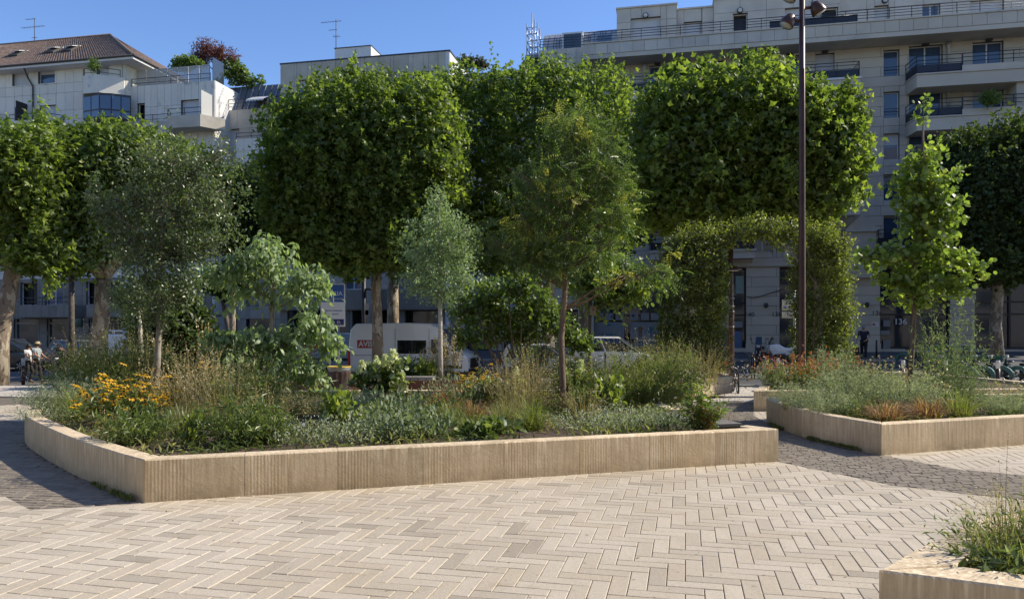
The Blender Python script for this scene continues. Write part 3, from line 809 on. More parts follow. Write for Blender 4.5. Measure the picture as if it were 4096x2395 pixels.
# upper balcony with planter + glazed bay
a_, c_ = FS(316, 300, T-1.2)[0], FS(488, 300, T-.1)[0]; m1_ = FS(398, 300, T-1.2)[0]
z0_, z1_ = zat(392, 400), zat(322, 400)
b.slab([(a_, T), (a_+.15, T-1.0), (a_+.5, T-1.25), (m1_, T-1.25), (c_+.2, T-.1), (c_+.2, T)], z0_, z1_, m_pan_white)
b.railing([(a_+.2, T-.95), (a_+.5, T-1.2), (m1_, T-1.2), (c_, T-.3)], z1_, .6, (.35, .95))
bay0, bay1 = zat(490, 420), z0_-.02
pb = [(a_, T), (a_+.12, T-.9), (m1_, T-1.2), (c_-.3, T-.9), (c_+.75, T-.05), (c_+.75, T)]
by = b.part('bay', MB().prism(pb, bay0, bay1), m_box)
for i in range(1, 4):
    p, q = Vector(pb[i]), Vector(pb[i+1]); k = 2 if i != 2 else 1
    for j in range(k):
        u0, u1 = (j+.06)/k, (j+.94)/k; nrm = Vector(((q-p).y, -(q-p).x)).normalized()*.015
        u_, v_ = p.lerp(q, u0)+nrm, p.lerp(q, u1)+nrm
        for z_a, z_b in ((bay0+.15, bay0+.62), (bay0+.75, bay1-.18)):
            mb = MB(); mb.quad((u_.x, u_.y, z_a), (v_.x, v_.y, z_a), (v_.x, v_.y, z_b), (u_.x, u_.y, z_b)); b.part('pane', mb, m_glassb)
# lower balconies
for (p0, p1, py_) in ((28, 250, 497),):
    zz = zat(py_, 140); a_, c_ = FS(p0, py_, T-1.2)[0], FS(p1, py_, T-.3)[0]
    b.slab([(a_, T), (a_+.1, T-1.2), (c_-1, T-1.2), (c_, T)], zz-.45, zz, m_pan_white); b.railing([(a_+.1, T-1.1), (c_-1, T-1.1), (c_-.1, T-.1)], zz, .55, (.4, .95))
    b.part('divider', MB().box(FS(108, 430, T)[0], FS(108, 430, T)[0]+.05, T-1.1, T-.02, zz, zz+1.7), m_box)
# terrace wing
TW = 52.6
wa, wb = sR+.32, FS(848, 330, TW)[0]; zt = FS(700, 334, TW)[1]
ops = [op(550, 580, 415, 478, TW), op(725, 795, 402, 462, TW), op(560, 600, 560, 630, TW), op(700, 790, 560, 640, TW)]
for (p0, p1) in ((575, 640), (690, 760)): o = op(p0, p1, 1130, 1225, TW); ops.append(o)
gw = []
for (p0, p1) in ((560, 640), (670, 770)): o = op(p0, p1, 1272, 1400, TW); o = (o[0], o[1], g0+.4, o[3]); ops.append(o); gw.append(o)
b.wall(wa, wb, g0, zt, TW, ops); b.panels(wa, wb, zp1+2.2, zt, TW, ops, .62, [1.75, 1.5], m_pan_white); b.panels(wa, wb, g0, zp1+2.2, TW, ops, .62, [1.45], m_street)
for i, o in enumerate(ops[:-2]): b.window(o, TW, ('dark', 'shutter', 'glass', 'shutter', 'glass', 'dark')[i])
for o in gw: b.bx('shop_window', o[0], o[1], TW+.25, TW+.28, o[2], o[3], m_glass)
b.part('terrace_deck', MB().box(wa, wb, TW+.02, TW+7, zt-1.2, zt-1.0), m_groove)
b.part('side_wall', MB().box(wb, wb+.25, TW, TW+7, g0, zt), m_pan_white)
b.panels(TW+.1, TW+3.4, zat(560), zt, wb+.25, [], 1.4, [1.5], m_white_r, side=1)
b.railing([(wa+.1, TW-.02), (wb-.1, TW-.02)], zt, .62, (.35, .95), post=3)
b.part('back_wall', MB().box(wa, wb, TW+7, TW+7.2, g0, zt-1), m_groove); b.part('inner_wall', MB().box(wa, wb, TW+1.2, TW+1.3, g0, zt-1.3), m_dark)
# slatted screen on the terrace
n = 7
for i in range(n):
    a_ = wa+.3+(wb-wa-.6)*i/n; c_ = wa+.3+(wb-wa-.6)*(i+1)/n-.08; mb = MB()
    for q in range(13): mb.box(a_+.05, c_-.05, TW+.28, TW+.31, zt+.08+q*.098, zt+.15+q*.098)
    mb.box(a_, a_+.05, TW+.26, TW+.32, zt, zt+1.38); mb.box(c_-.05, c_, TW+.26, TW+.32, zt, zt+1.38); mb.box(a_+.05, c_-.05, TW+.265, TW+.315, zt+1.34, zt+1.4)
    b.part('screen_panel', mb, m_trellis)
b.part('glass_screen', MB().box(wb-.02, wb+.02, TW+.1, TW+1.6, zt, zt+1.9), m_glass)
# wing balcony with stained front
zz = FS(740, 460, TW-1.6)[1]; a_, m1_, c_ = FS(545, 470, TW-.3)[0], FS(668, 470, TW-1.6)[0], FS(801, 470, TW-1.6)[0]
b.slab([(a_, TW), (a_, TW-.5), (m1_-.6, TW-.5), (m1_, TW-1.6), (c_, TW-1.6), (c_+1.1, TW)], zz-.95, zz, m_pan_grey)
b.railing([(a_, TW-.4), (m1_-.6, TW-.4), (m1_, TW-1.5), (c_, TW-1.5)], zz, .6, (.35, .95))
b.part('glass_screen', MB().box(c_-.01, c_+.02, TW-1.5, TW, zz, zz+1.9), m_trellis)
zz2 = zz-2.95
b.slab([(a_, TW), (a_, TW-.5), (m1_-.6, TW-.5), (m1_, TW-1.6), (c_, TW-1.6), (c_+1.1, TW)], zz2-.95, zz2, m_pan_grey)
a_, c_ = FS(545, 1240, TW-1.2)[0], FS(850, 1240, TW-1.2)[0]
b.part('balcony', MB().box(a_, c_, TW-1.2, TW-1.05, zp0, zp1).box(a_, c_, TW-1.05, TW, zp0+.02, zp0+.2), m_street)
bL = b
# ---------------------------------------------------------------- link building with zinc mansard
T = 54.5
sA, sB = FS(846, 500, T)[0]+.05, FS(1124, 500, T)[0]
b = Bld('apartment_building', 'narrow beige building with grey zinc mansard and white awning between two blocks', (sA+sB)/2, T)
zt = FS(990, 437, T)[1]; g0 = gs(sA, T)-.3
ops = [op(898, 958, 520, 602, T), op(903, 948, 668, 740, T)]
gw = [op(870, 940, 1130, 1230, T), op(985, 1080, 1130, 1230, T)]
g2 = []
for (p0, p1) in ((870, 950), (985, 1090)): o = op(p0, p1, 1275, 1400, T); g2.append((o[0], o[1], g0+.4, o[3]))
allo = ops+gw+g2
b.wall(sA, sB, g0, zt, T, allo); b.panels(sA, sB, g0, zt, T, allo, 1.15, [1.55], m_pan_grey)
for o in ops: b.window(o, T, 'shutter')
for o in gw: b.window(o, T, 'glass')
for o in g2: b.bx('shop_window', o[0], o[1], T+.25, T+.28, o[2], o[3], m_glass)
zm0, zm1 = zt, FS(990, 345, T+1.6)[1]
mb = MB(); mb.quad((sA, T+.6, zm0), (sB, T+.6, zm0), (sB, T+1.7, zm1), (sA, T+1.7, zm1)); mb.box(sA, sB, T+1.7, T+6, zm0, zm1)
b.part('roof', mb, m_zinc)
n = 11
for i in range(n+1):
    s_ = sA+(sB-sA)*i/n; mb = MB(); mb.quad((s_-.03, T+.52, zm0+.02), (s_+.03, T+.52, zm0+.02), (s_+.03, T+1.62, zm1), (s_-.03, T+1.62, zm1)); mb.quad((s_+.03, T+.52, zm0+.02), (s_+.03, T+.66, zm0+.02), (s_+.03, T+1.72, zm1), (s_+.03, T+1.62, zm1)); b.part('roof_seam', mb, m_zincl if i % 2 else m_zinc)
b.railing([(sA, T-.05), (sB, T-.05)], zt, .85, (.3, .6, 1.0), post=1.6)
o = op(1030, 1072, 398, 432, T+.6); b.bx('opening', o[0], o[1], T+.45, T+.7, zt, o[3], m_dark); f = MB(); f.quad((o[0]-.3, T+.3, o[3]+.1), (o[1]+.3, T+.3, o[3]+.1), (o[1]+.3, T-.6, o[3]-.35), (o[0]-.3, T-.6, o[3]-.35)); b.part('awning', f, m_awnw)
v = MB()
for i in range(12): a_ = o[0]-.3+(o[1]-o[0]+.6)*i/12; v.box(a_, a_+(o[1]-o[0]+.6)/12*.9, T-.62, T-.6, o[3]-.5+.04*(i % 2), o[3]-.35)
b.part('valance', v, m_awnw)
b.part('back_wall', MB().box(sA, sB, T+6, T+6.3, g0, zm1), m_groove); b.part('roof_deck', MB().box(sA, sB, T+.4, T+6, zt-.3, zt-.02), m_groove)
# projecting white lower part
pa = FS(944, 560, T-1.5)[0]; pbb = FS(1124, 560, T-1.5)[0]; zp = FS(1020, 552, T-1.5)[1]
ops = [op(1042, 1110, 640, 720, T-1.5)]
b.wall(pa, pbb, zp-7, zp, T-1.5, ops); b.panels(pa, pbb, zp-7, zp, T-1.5, ops, .72, [1.0], m_pan_white); b.window(ops[0], T-1.5, 'shutter')
b.part('side_wall', MB().box(pa-.02, pa+.03, T-1.5, T, zp-7, zp).box(pa, pbb, T-1.48, T, zp-7.1, zp-7.0), m_pan_white); b.railing([(pa, T-1.45), (pbb, T-1.45)], zp, .5, (.4, .95))
# ---------------------------------------------------------------- central grey building
T = 52.0
sA, sB = FS(1122, 257, T)[0], FS(1781, 212, T)[0]; zt = FS(1450, 233, T)[1]
b = Bld('apartment_building', 'flat roofed grey panelled building in the centre with white rooftop box', (sA+sB)/2, T)
g0 = gs(sA, T)-.3; sC = FS(2290, 1100, T)[0]
ops = [op(1187, 1247, 322, 392, T), op(1342, 1432, 312, 392, T), op(1442, 1562, 312, 392, T), op(1653, 1715, 290, 355, T)]
kinds = ['half', 'glass', 'glass', 'dark']
for k in (1, 2, 3):
    for p0 in (1187, 1350, 1500, 1653): o = op(p0, p0+65, 322, 392, T); ops.append((o[0], o[1], o[2]-2.9*k, o[3]-2.9*k)); kinds.append('shutter')
up = [op(1380, 1445, 1105, 1158, T), op(1590, 1640, 1105, 1158, T), op(1690, 1760, 1105, 1158, T)]
zq1, zq0 = FS(1450, 1160, T)[1], FS(1450, 1240, T)[1]
gr = []
for (p0, p1) in ((1150, 1235), (1270, 1380), (1410, 1480), (1510, 1600), (1620, 1745)): o = op(p0, p1, 1242, 1400, T); gr.append((o[0], o[1], g0+.35, o[3]))
allo = ops+up+gr
b.wall(sA, sB, g0, zt, T, allo)
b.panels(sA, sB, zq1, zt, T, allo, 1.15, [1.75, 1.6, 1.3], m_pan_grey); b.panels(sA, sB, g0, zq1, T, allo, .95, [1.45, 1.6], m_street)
for o, k in zip(ops, kinds): b.window(o, T, k)
for o in up: b.window(o, T, 'glass')
for o in gr:
    b.bx('shop_window', o[0], o[1], T+.9, T+.93, o[2], o[3], m_glass); b.bx('opening', o[0], o[1], T+.28, T+.9, o[3]-.02, o[3], m_dark)
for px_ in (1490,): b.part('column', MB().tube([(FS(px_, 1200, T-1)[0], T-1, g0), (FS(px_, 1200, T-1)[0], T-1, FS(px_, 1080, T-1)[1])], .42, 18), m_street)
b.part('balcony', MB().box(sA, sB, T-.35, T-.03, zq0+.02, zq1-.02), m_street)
b.part('cornice', MB().box(sA-.05, sB+.38, T-.05, T+9, zt, zt+.1), m_box)
b.part('roof', MB().box(sA, sB+.3, T+.05, T+9, zt-.3, zt-.01), m_groove)
b.part('back_wall', MB().box(sA, sC, T+9, T+9.3, g0, 22), m_groove); b.part('inner_wall', MB().box(sA, sB, T+1.3, T+1.4, g0, zt-.4), m_dark); b.part('side_wall', MB().box(sB, sB+.3, T, T+9, g0, zt), m_white_r)
b.panels(T+.05, T+8, zt-6, zt, sB+.3, [], 1.15, [1.75], m_white_r, side=1)
for q, (p0, p1) in enumerate(((1338, 1432), (1440, 1565))):
    o = op(p0, p1, 296, 315, T); f = MB(); f.quad((o[0]-.2, T-.02, o[3]), (o[1]+.2, T-.02, o[3]), (o[1]+.05, T-1.1, o[3]-.55), (o[0]-.05, T-1.1, o[3]-.55)); f.box(o[0]-.05, o[1]+.05, T-1.14, T-1.1, o[3]-.72, o[3]-.55); b.part('awning', f, m_awn)
ba, bb_ = FS(1339, 190, T+3.5)[0], FS(1484, 190, T+3.5)[0]; zb = FS(1410, 190, T+3.5)[1]
b.part('rooftop_box', MB().box(ba, bb_, T+3.5, T+6.6, zt, zb), m_white_r); b.bx('vent', ba+.35, ba+.95, T+3.46, T+3.5, zt+.2, zt+1.0, m_trellis)
b.bx('coping', ba-.04, bb_+.04, T+3.45, T+6.65, zb, zb+.06, m_box)
# zinc roof running back towards the right block
a_, c_ = sB+.35, FS(2150, 280, T+3)[0]; z1_ = FS(1980, 284, T+3)[1]
b.part('rear_wall', MB().box(a_, c_, T+3.1, T+8, g0, z1_-2.2), m_pan_grey)
mb = MB(); mb.quad((a_, T+2.3, z1_-2.2), (c_, T+2.3, z1_-2.2), (c_, T+3.2, z1_), (a_, T+3.2, z1_)); mb.box(a_, c_, T+3.2, T+8, z1_-2.2, z1_)
b.part('rear_roof', mb, m_zinc)
# street floors continuing right of the central block
gr = []
for (p0, p1) in ((1860, 1960), (2010, 2110), (2150, 2240)): o = op(p0, p1, 1245, 1400, T); gr.append((o[0], o[1], g0+.3, o[3]))
up = [op(1862, 1900, 1080, 1168, T), op(1960, 2030, 1080, 1160, T), op(2070, 2140, 1080, 1160, T)]
fl2 = []
for k in range(1, 6):
    for p0 in (1880, 2000, 2120): o = op(p0, p0+65, 1080, 1160, T); fl2.append((o[0], o[1], o[2]+2.8*k, o[3]+2.8*k))
b.wall(sB+.32, sC, g0, FS(2000, 420, T)[1], T+.5, gr+up+fl2)
b.panels(sB+.32, sC, g0, FS(2000, 420, T)[1], T+.5, gr+up+fl2, 1.15, [1.5], m_pan_grey)
for o in up+fl2: b.window(o, T+.5, 'glass')
for o in gr: b.bx('shop_window', o[0], o[1], T+.8, T+.83, o[2], o[3], m_glass)

# ---------------------------------------------------------------- right building (limestone, balconies)
T = 50.0
sA, sB = FS(2154, 300, T)[0], FS(4700, 300, T)[0]
b = Bld('apartment_building', 'large limestone apartment block with long navy railed balconies filling the right side', FS(3300, 900, T)[0], T)
g0 = gs(FS(3300, 900, T)[0], T)+.05
zf = [6.6, 9.2, 11.75, 14.35, 16.95]; zTop = 19.3
ops = []; kd = []
def addw(p0, p1, z0, z1, k, refx=None):
    a_ = FS(p0, 500, T)[0]; c_ = FS(p1, 500, T)[0]; ops.append((a_, c_, z0, z1)); kd.append(k)
for i, z in enumerate(zf):
    addw(3534, 3597, z+.5 if i != 0 else z+.6, z+2.12, ['glass1', 'glass1', 'half', 'glass1', 'glass1'][i])
    addw(3636, 3770, z+.02, z+2.25, ['glass', 'shutter', 'glass', 'glass', 'glass'][i])
    addw(3890, 4013, z+.02, z+2.2, ['glass', 'glass', 'shutter', 'half', 'glass'][i])
    addw(4110, 4240, z+.02, z+2.2, 'glass'); addw(4330, 4460, z+.02, z+2.2, 'glass')
    for j, (p0, p1) in enumerate(((2250, 2330), (2440, 2500), (2597, 2700), (2800, 2900), (3010, 3090), (3130, 3196), (3262, 3337))):
        addw(p0, p1, z+.02, z+2.2, ['glass', 'shutter', 'glass', 'shutter', 'glass', 'glass', 'shutter'][(j+(i == 0))%7])
zg = 5.65
gops = []
for (p0, p1) in ((2376, 2660), (2745, 2984), (3118, 3386), (3520, 3800), (3899, 4200), (4330, 4600)):
    a_ = FS(p0, 1200, T)[0]; c_ = FS(p1, 1200, T)[0]; gops.append((a_, c_, g0+.25, zg))
side0 = FS(2240, 1300, T)[0], FS(2312, 1300, T)[0]
gops.append((side0[0], side0[1], g0+.25, 3.0))
b.wall(sA, sB, g0-.5, zTop, T, ops+gops, depth=.35)
b.panels(sA, sB, g0-.5, zTop, T, ops+gops, 3.1, [.62], m_stone, gap=.022, stag=.5, th=.04)
for o, k in zip(ops, kd):
    if k == 'glass1': b.window(o, T, 'glass', mull=0, rail=True)
    else: b.window(o, T, k, mull=1)
# street level glazing
for i, o in enumerate(gops):
    a_, c_, z0, z1 = o
    gl = b.bx('shop_window', a_+.04, c_-.04, T+.42, T+.45, z0, z1, m_glass)
    f = MB(); n = max(1, round((c_-a_)/1.7))
    for j in range(n+1): x = a_+(c_-a_)*j/n; f.box(max(a_, x-.06), min(c_, x+.06), T+.3, T+.41, z0, z1)
    for z in (z0+.02, 2.55, 3.3, 4.6, z1-.1):
        if z < z1: f.box(a_, c_, T+.32, T+.40, z, z+.1)
    b.part('shop_frame', f, m_box)
m_poster = mat('frosted_film', (.23, .25, .27), rough=.4); m_pic1 = mat('blue_print', (.05, .17, .25), rough=.5); m_pic2 = mat('brown_print', (.2, .12, .07), rough=.5); m_pgreen = mat('green_poster', (.25, .36, .32), rough=.5)
def film(p0, p1, py0, py1, m=None, name='window_film', dt=.25):
    o = op(p0, p1, py0, py1, T+dt); return b.bx(name, o[0], o[1], T+dt-.005, T+dt, o[2], o[3], m or m_poster)
film(2377, 2497, 1288, 1356); film(2521, 2640, 1288, 1356)
for p0 in (2381, 2420, 2462, 2520, 2563, 2603): film(p0, p0+33, 1252, 1280)
def disc(px_, py_, rpx, m, nm='print', dt=.235, sq=1):
    s_, z = FS(px_, py_, T+dt); r_ = rpx/F*47.5; mb = MB(); mb.v = [(s_+r_*math.cos(a)*sq, T+dt, z+r_*math.sin(a)) for a in np.linspace(0, 6.283, 13)[:-1]]; mb.face(range(12)); b.part(nm, mb, m)
disc(2397, 1264, 6, m_pic2); disc(2533, 1262, 6, m_box); disc(2480, 1264, 7, m_pic2); disc(2447, 1266, 4, m_box)
def figure(px_, m):
    s_, z = FS(px_, 1320, T+.235); k = 1/F*47.5; mb = MB()
    for (x0, x1, z0, z1) in ((-7, 7, -14, 8), (-12, -7, 0, 6), (7, 14, 2, 10), (-6, -1, -28, -14), (2, 7, -28, -14)): mb.quad((s_+x0*k, T+.235, z+z0*k), (s_+x1*k, T+.235, z+z0*k), (s_+x1*k, T+.235, z+z1*k), (s_+x0*k, T+.235, z+z1*k))
    b.part('print', mb, m); disc(px_, 1310, 6, m)
figure(2561, m_pic2); figure(2602, m_pic1)
s_, z = FS(2436, 1300, T+.235); mb = MB(); k = 47.5/F
for x0, x1, z0, z1 in ((-7, 7, 0, 9), (-14, -11, 0, 6), (11, 14, 0, 6)): mb.quad((s_+x0*k, T+.235, z+(z0-3)*k), (s_+x1*k, T+.235, z+(z0-3)*k), (s_+x1*k, T+.235, z+(z1-3)*k), (s_+x0*k, T+.235, z+(z1-3)*k))
b.part('print', mb, m_pic1)
mb = MB(); mb.quad((s_-30*k, T+.235, z-43*k), (s_+30*k, T+.235, z-43*k), (s_+30*k, T+.235, z-35*k), (s_-30*k, T+.235, z-35*k)); b.part('print', mb, m_pic1)
film(2942, 2976, 1104, 1174, m_pgreen); film(2925, 2970, 1285, 1310); film(2880, 2968, 1325, 1392, mat('blue_poster', (.10, .17, .3), rough=.5))
film(3533, 3560, 1280, 1305); film(3533, 3562, 1360, 1395); film(3522, 3560, 1322, 1338)
# text on the stone and door
def text(_, name, body, size, m, parent, loc, rot, ext=.004, align='CENTER', bold=0, sx=1):
    cu = bpy.data.curves.new('lettering', 'FONT'); cu.body = body; cu.size = size; cu.extrude = ext; cu.align_x = align; cu.align_y = 'CENTER'; cu.offset = bold
    cu.resolution_u = 3; tmp = bpy.data.objects.new('tmp', cu); me = bpy.data.meshes.new_from_object(tmp); bpy.data.objects.remove(tmp); me.name = name
    me.materials.clear(); me.materials.append(m)
    o = mkobj(name, me, parent, loc); o.rotation_euler = rot; o.scale = (sx, 1, 1); return o
m_num = mat('engraved_number', (.07, .07, .07), rough=.8); m_numw = mat('white_letters', (.62, .62, .6), rough=.5)
for body, px_, py_ in (('140', 2998, 1258), ('138', 3106, 1257), ('136', 3508, 1252)):
    s_, z = FS(px_, py_, T-.05); text(None, 'house_number', body, .42, m_num, b.root, (s_-b.off[0], -.055, z-b.off[2]), (R(90), 0, 0))
s_, z = FS(3602, 1287, T+.2); text(None, 'house_number', '136', .5, m_numw, b.root, (s_-b.off[0], .19, z-b.off[2]), (R(90), 0, 0), bold=.01)
o = op(3486, 3516, 1288, 1307, T-.05); b.bx('plaque', o[0], o[1], T-.07, T-.045, o[2], o[3], m_frame); b.bx('plaque_mark', o[0]+.06, o[0]+.2, T-.08, T-.071, o[2]+.1, o[3]-.08, mat('red_mark', (.4, .03, .03), rough=.5))
for i, wd in enumerate((.5, 1.4, 1.5, .9)):
    s_, z = FS(3426, 1130+i*7, T-.05); b.bx('inscription', s_-wd/2, s_+wd/2, T-.045, T-.0405, z-.025, z+.025, m_num) if i == 9 else None
text(None, 'inscription', 'ESPACE\nASSOCIATIF ET CULTUREL\nMUNICIPAL', .16, m_num, b.root, (FS(3420, 1139, T)[0]-b.off[0], -.045, FS(3420, 1139, T)[1]-b.off[2]), (R(90), 0, 0)) if False else None
# recessed upper storey
T2 = T+1.9
def tops(p0, p1, py0, py1): return op(p0, p1, py0, py1, T2)
uo = [(tops(2523, 2642, 76, 150), 'shutter'), (tops(2736, 2807, 82, 150), 'shutter'), (tops(2932, 2990, 57, 138), 'dark'), (tops(3140, 3284, 36, 110), 'shutter'), (tops(3286, 3352, 34, 105), 'dark'), (tops(3504, 3560, 16, 90), 'shutter'), (tops(3697, 3768, 10, 85), 'glass'), (tops(3890, 4025, -5, 70), 'shutter')]
zfl = 20.05
uo = [((o[0], o[1], zfl, max(o[3], zfl+2.1)), k) for o, k in uo]
segs = [(2467, 2707, 29), (2707, 2855, 34), (2855, 3360, 2), (3360, 4700, -30)]
for i, (p0, p1, py) in enumerate(segs):
    a_, c_ = FS(p0, 60, T2)[0], FS(p1, 60, T2)[0]; zt = FS(p0 if i else 2590, py, T2)[1]
    if i == 3: zt = FS(3360, -20, T2)[1]
    tt = T2 if i in (0, 2) else T2+.35
    oo = [q for q, k in uo if a_ < (q[0]+q[1])/2 < c_]
    b.wall(a_, c_, 19.2, zt, tt, oo); b.panels(a_, c_, 19.2, zt, tt, oo, 1.7, [.95, .9], m_stone_g, th=.03)
    b.part('side_wall', MB().box(a_, a_+.02, tt, tt+8, 19.2, zt).box(c_-.02, c_, tt, tt+8, 19.2, zt), m_stone_g)
    b.part('coping', MB().box(a_-.05, c_+.05, tt-.12, tt+8, zt, zt+.1), m_stone_g)
    for q, k in uo:
        if q in oo: b.window(q, tt, k)
for px_, py_ in ((2582, 63), (2960, 43), (3258, 10), (3540, 2)):
    s_, z = FS(px_, py_, T2-.1); b.part('wall_lamp', MB().lathe([(.2, -.08), (.2, .08)], 14, (s_, T2-.09, z), Matrix.Rotation(R(90), 3, 'X')), m_box); b.part('lamp_glass', MB().lathe([(.15, -.02), (.13, .05)], 14, (s_, T2-.19, z), Matrix.Rotation(R(90), 3, 'X')), m_lampw)
# long top balcony
tb = T-1.6; a_ = FS(2332, 200, tb)[0]; c_ = FS(4700, 60, tb)[0]
b.part('balcony', MB().box(a_, c_, tb, T2, 19.3, 19.55).box(a_, c_, tb, tb+.2, 19.55, 20.3).box(a_, a_+.2, tb+.2, T, 19.55, 20.3), m_soffit)
n = 42
for i in range(n):
    x0, x1 = a_+(c_-a_)*i/n, a_+(c_-a_)*(i+1)/n; b.bx('parapet_stone', x0+.01, x1-.01, tb-.05, tb, 19.62, 20.28, m_stone_g if i < 16 else m_stone)
b.part('moulding', MB().box(a_-.06, c_, tb-.08, tb, 19.3, 19.56).box(a_-.04, c_, tb-.1, tb+.24, 20.3, 20.38), m_stone)
b.railing([(a_+.05, tb+.08), (c_, tb+.08)], 20.38, .72, (.3, .55, .78, 1.0), post=1.25)
b.railing([(FS(3080, 100, tb)[0], tb+.04), (FS(3430, 60, tb)[0], tb+.04)], 20.38, .5, (.1, .9), post=1.2, mesh=.9)
# left shoulder: lower parapet, barrel zinc roof, window
a2, c2 = sA, a_; zt = FS(2240, 197, T)[1]
b.part('parapet', MB().box(a2, c2+.3, T-.05, T+.25, zTop-.1, zt), m_stone_g)
n = 5
for i in range(n): b.bx('parapet_stone', a2+(c2-a2)*i/n+.01, a2+(c2-a2)*(i+1)/n-.01, T-.09, T-.05, zTop-.3, zt-.02, m_stone_g)
b.railing([(a2+.1, T+.1), (c2+.3, T+.1)], zt, .8, (.3, .55, .78, 1.0), post=1.3)
ra, rb = FS(2172, 130, T2)[0], FS(2470, 120, T2)[0]; zr0 = zt-.3; zr1 = FS(2350, 126, T2+1.2)[1]
n = 13
for i in range(n):
    x0, x1 = ra+(rb-ra)*i/n, ra+(rb-ra)*(i+1)/n; mb = MB(); prof = [(T2-.6+2.2*(1-math.cos(a)), zr0+(zr1-zr0)*math.sin(a)) for a in np.linspace(0, math.pi/2, 7)]+[(T2+6, zr1), (T2+6, zr0)]
    mb.xprism(prof, x0+.02, x1-.02); b.part('roof_sheet', mb, m_zincl)
b.part('roof', MB().xprism([(T2-.5, zr0), (T2+.2, zr0+(zr1-zr0)*.7), (T2+1.5, zr1-.1), (T2+6, zr1-.1), (T2+6, zr0)], ra, rb), m_zincl)
o = op(2256, 2325, 142, 190, T2-.6); wn = b.part('dormer', MB().box(o[0]-.12, o[1]+.12, T2-.75, T2+.8, zr0, o[3]+.12), m_frame); b.bx('pane', o[0], o[1], T2-.77, T2-.755, zr0+.05, o[3], m_glass)
o = op(2395, 2440, 150, 185, T2-.6); wn = b.part('dormer', MB().box(o[0]-.1, o[1]+.1, T2-.7, T2+.8, zr0, o[3]+.1), m_glassb)
# right stacked balconies with slanted left ends
for i, z in enumerate(zf):
    if i == 0: continue
    x0, x1 = FS(3620, 300, T)[0], FS(3668, 300, tb)[0]; x2 = FS(4700, 300, tb)[0]
    b.slab([(x0, T), (x1, tb), (x2, tb), (x2, T)], z-.78, z-.05, m_stone)
    b.slab([(x0-.05, T), (x1-.03, tb-.06), (x2, tb-.06), (x2, T)], z-.16+.12, z+.04, m_stone, 'coping')
    xm = FS(3850, 300, tb)[0]; b.slab([(xm, tb+.001), (x2, tb+.001), (x2, tb+.2), (xm, tb+.2)], z+.04, z+.38, m_stone, 'parapet')
    b.railing([(x0+.03, T-.05), (x1, tb+.08), (xm, tb+.08)], z+.04, 1.05, (.08, .55, .75, 1.0), post=1.2, mesh=.5)
    b.railing([(xm+.05, tb+.08), (x2, tb+.08)], z+.38, .71, (.35, .7, 1.0), post=1.3)
    # centre balconies
    y1 = FS(3442, 340, tb)[0]; y0 = FS(2440, 340, tb)[0] if i > 1 else FS(2560, 340, tb)[0]
    for (q0, q1) in ((y0, FS(2960, 340, tb)[0]), (FS(3000, 340, tb)[0] if i != 1 else FS(3060, 340, tb)[0], y1)):
        b.slab([(q0, T), (q0, tb), (q1, tb), (q1-.6, T)], z-.55, z-.02, m_stone); b.slab([(q0-.05, T-.001), (q0-.05, tb-.07), (q1+.08, tb-.07), (q1+.08, T-.001)], z-.02, z+.1, m_white_r, 'coping')
        b.railing([(q0+.05, T-.1), (q0+.05, tb+.08), (q1-.05, tb+.08), (q1-.05, T-.1)], z+.1, .95, (.08, .55, .8, 1.0), post=1.2, mesh=.52)
    for px_ in (3703, 3957, 3158, 3300, 2630): 
        s_, zz = FS(px_, 300, T-.1)[0], z+2.33
        if i < 4: b.part('wall_lamp', MB().lathe([(.17, -.06), (.17, .06)], 12, (s_, T-.1, zz), Matrix.Rotation(R(90), 3, 'X')), m_box if not (i == 2 and px_ in (3703, 3957)) else m_lampw)
        else: b.part('wall_lamp', MB().lathe([(.2, -.06), (.2, .06)], 12, (s_, T-.1, zz-.05), Matrix.Rotation(R(90), 3, 'X')@Matrix.Diagonal((1, .6, 1)).to_3x3()), m_box)
for px_ in (3795, 2578, 4280):
    s_ = FS(px_, 400, T-.2)[0]; b.part('drain_pipe', MB().tube([(s_, T-.15, zTop-.1), (s_, T-.15, zTop-.35), (s_, T-.15, 9)], [.22, .09, .09], 8), m_zincl)
x_ = FS(4065, 300, tb+.3)[0]; b.part('pillar', MB().box(x_, x_+.75, tb+.25, T-.02, 6.6, 17.4), m_stone)
# first floor: small balconies, pediment over the doorway pier, string course
b.part('string_course', MB().box(sA, sB, T-.18, T-.045, 5.72, 5.95), m_stone)
for (p0, p1, nm) in ((2600, 3020, 1), (3300, 3385, 0), (3512, 3700, 1)):
    x0, x1 = FS(p0, 980, T-.9)[0], FS(p1, 980, T-.9)[0]; b.slab([(x0, T), (x0, T-.9), (x1, T-.9), (x1, T)], 6.2, 6.65, m_stone); b.slab([(x0-.08, T-.001), (x0-.08, T-1), (x1+.08, T-1), (x1+.08, T-.001)], 6.65, 6.78, m_stone, 'coping')
    b.railing([(x0+.05, T-.1), (x0+.05, T-.85), (x1-.05, T-.85), (x1-.05, T-.1)], 6.78, 1.0, (.08, .5, .75, 1.0), mesh=.5)
x0, x1 = FS(3386, 930, T-.5)[0], FS(3508, 930, T-.5)[0]
b.part('pediment', MB().quad((x0-.15, T-.5, 7.75), (x1+.15, T-.5, 7.75), ((x0+x1)/2, T-.5, 8.9)) or MB(), m_stone_g) if False else None
mb = MB(); mb.xprism([(T-.55, 0), (T, 0), (T, .05), (T-.55, .05)], x0-.2, x1+.2); mb.v = [(p[0], p[1], p[2]+7.75) for p in mb.v]
bb = len(mb.v); mb.v += [(x0-.15, T-.5, 7.8), (x1+.15, T-.5, 7.8), ((x0+x1)/2, T-.5, 8.85), (x0-.15, T, 7.8), (x1+.15, T, 7.8), ((x0+x1)/2, T, 8.85)]
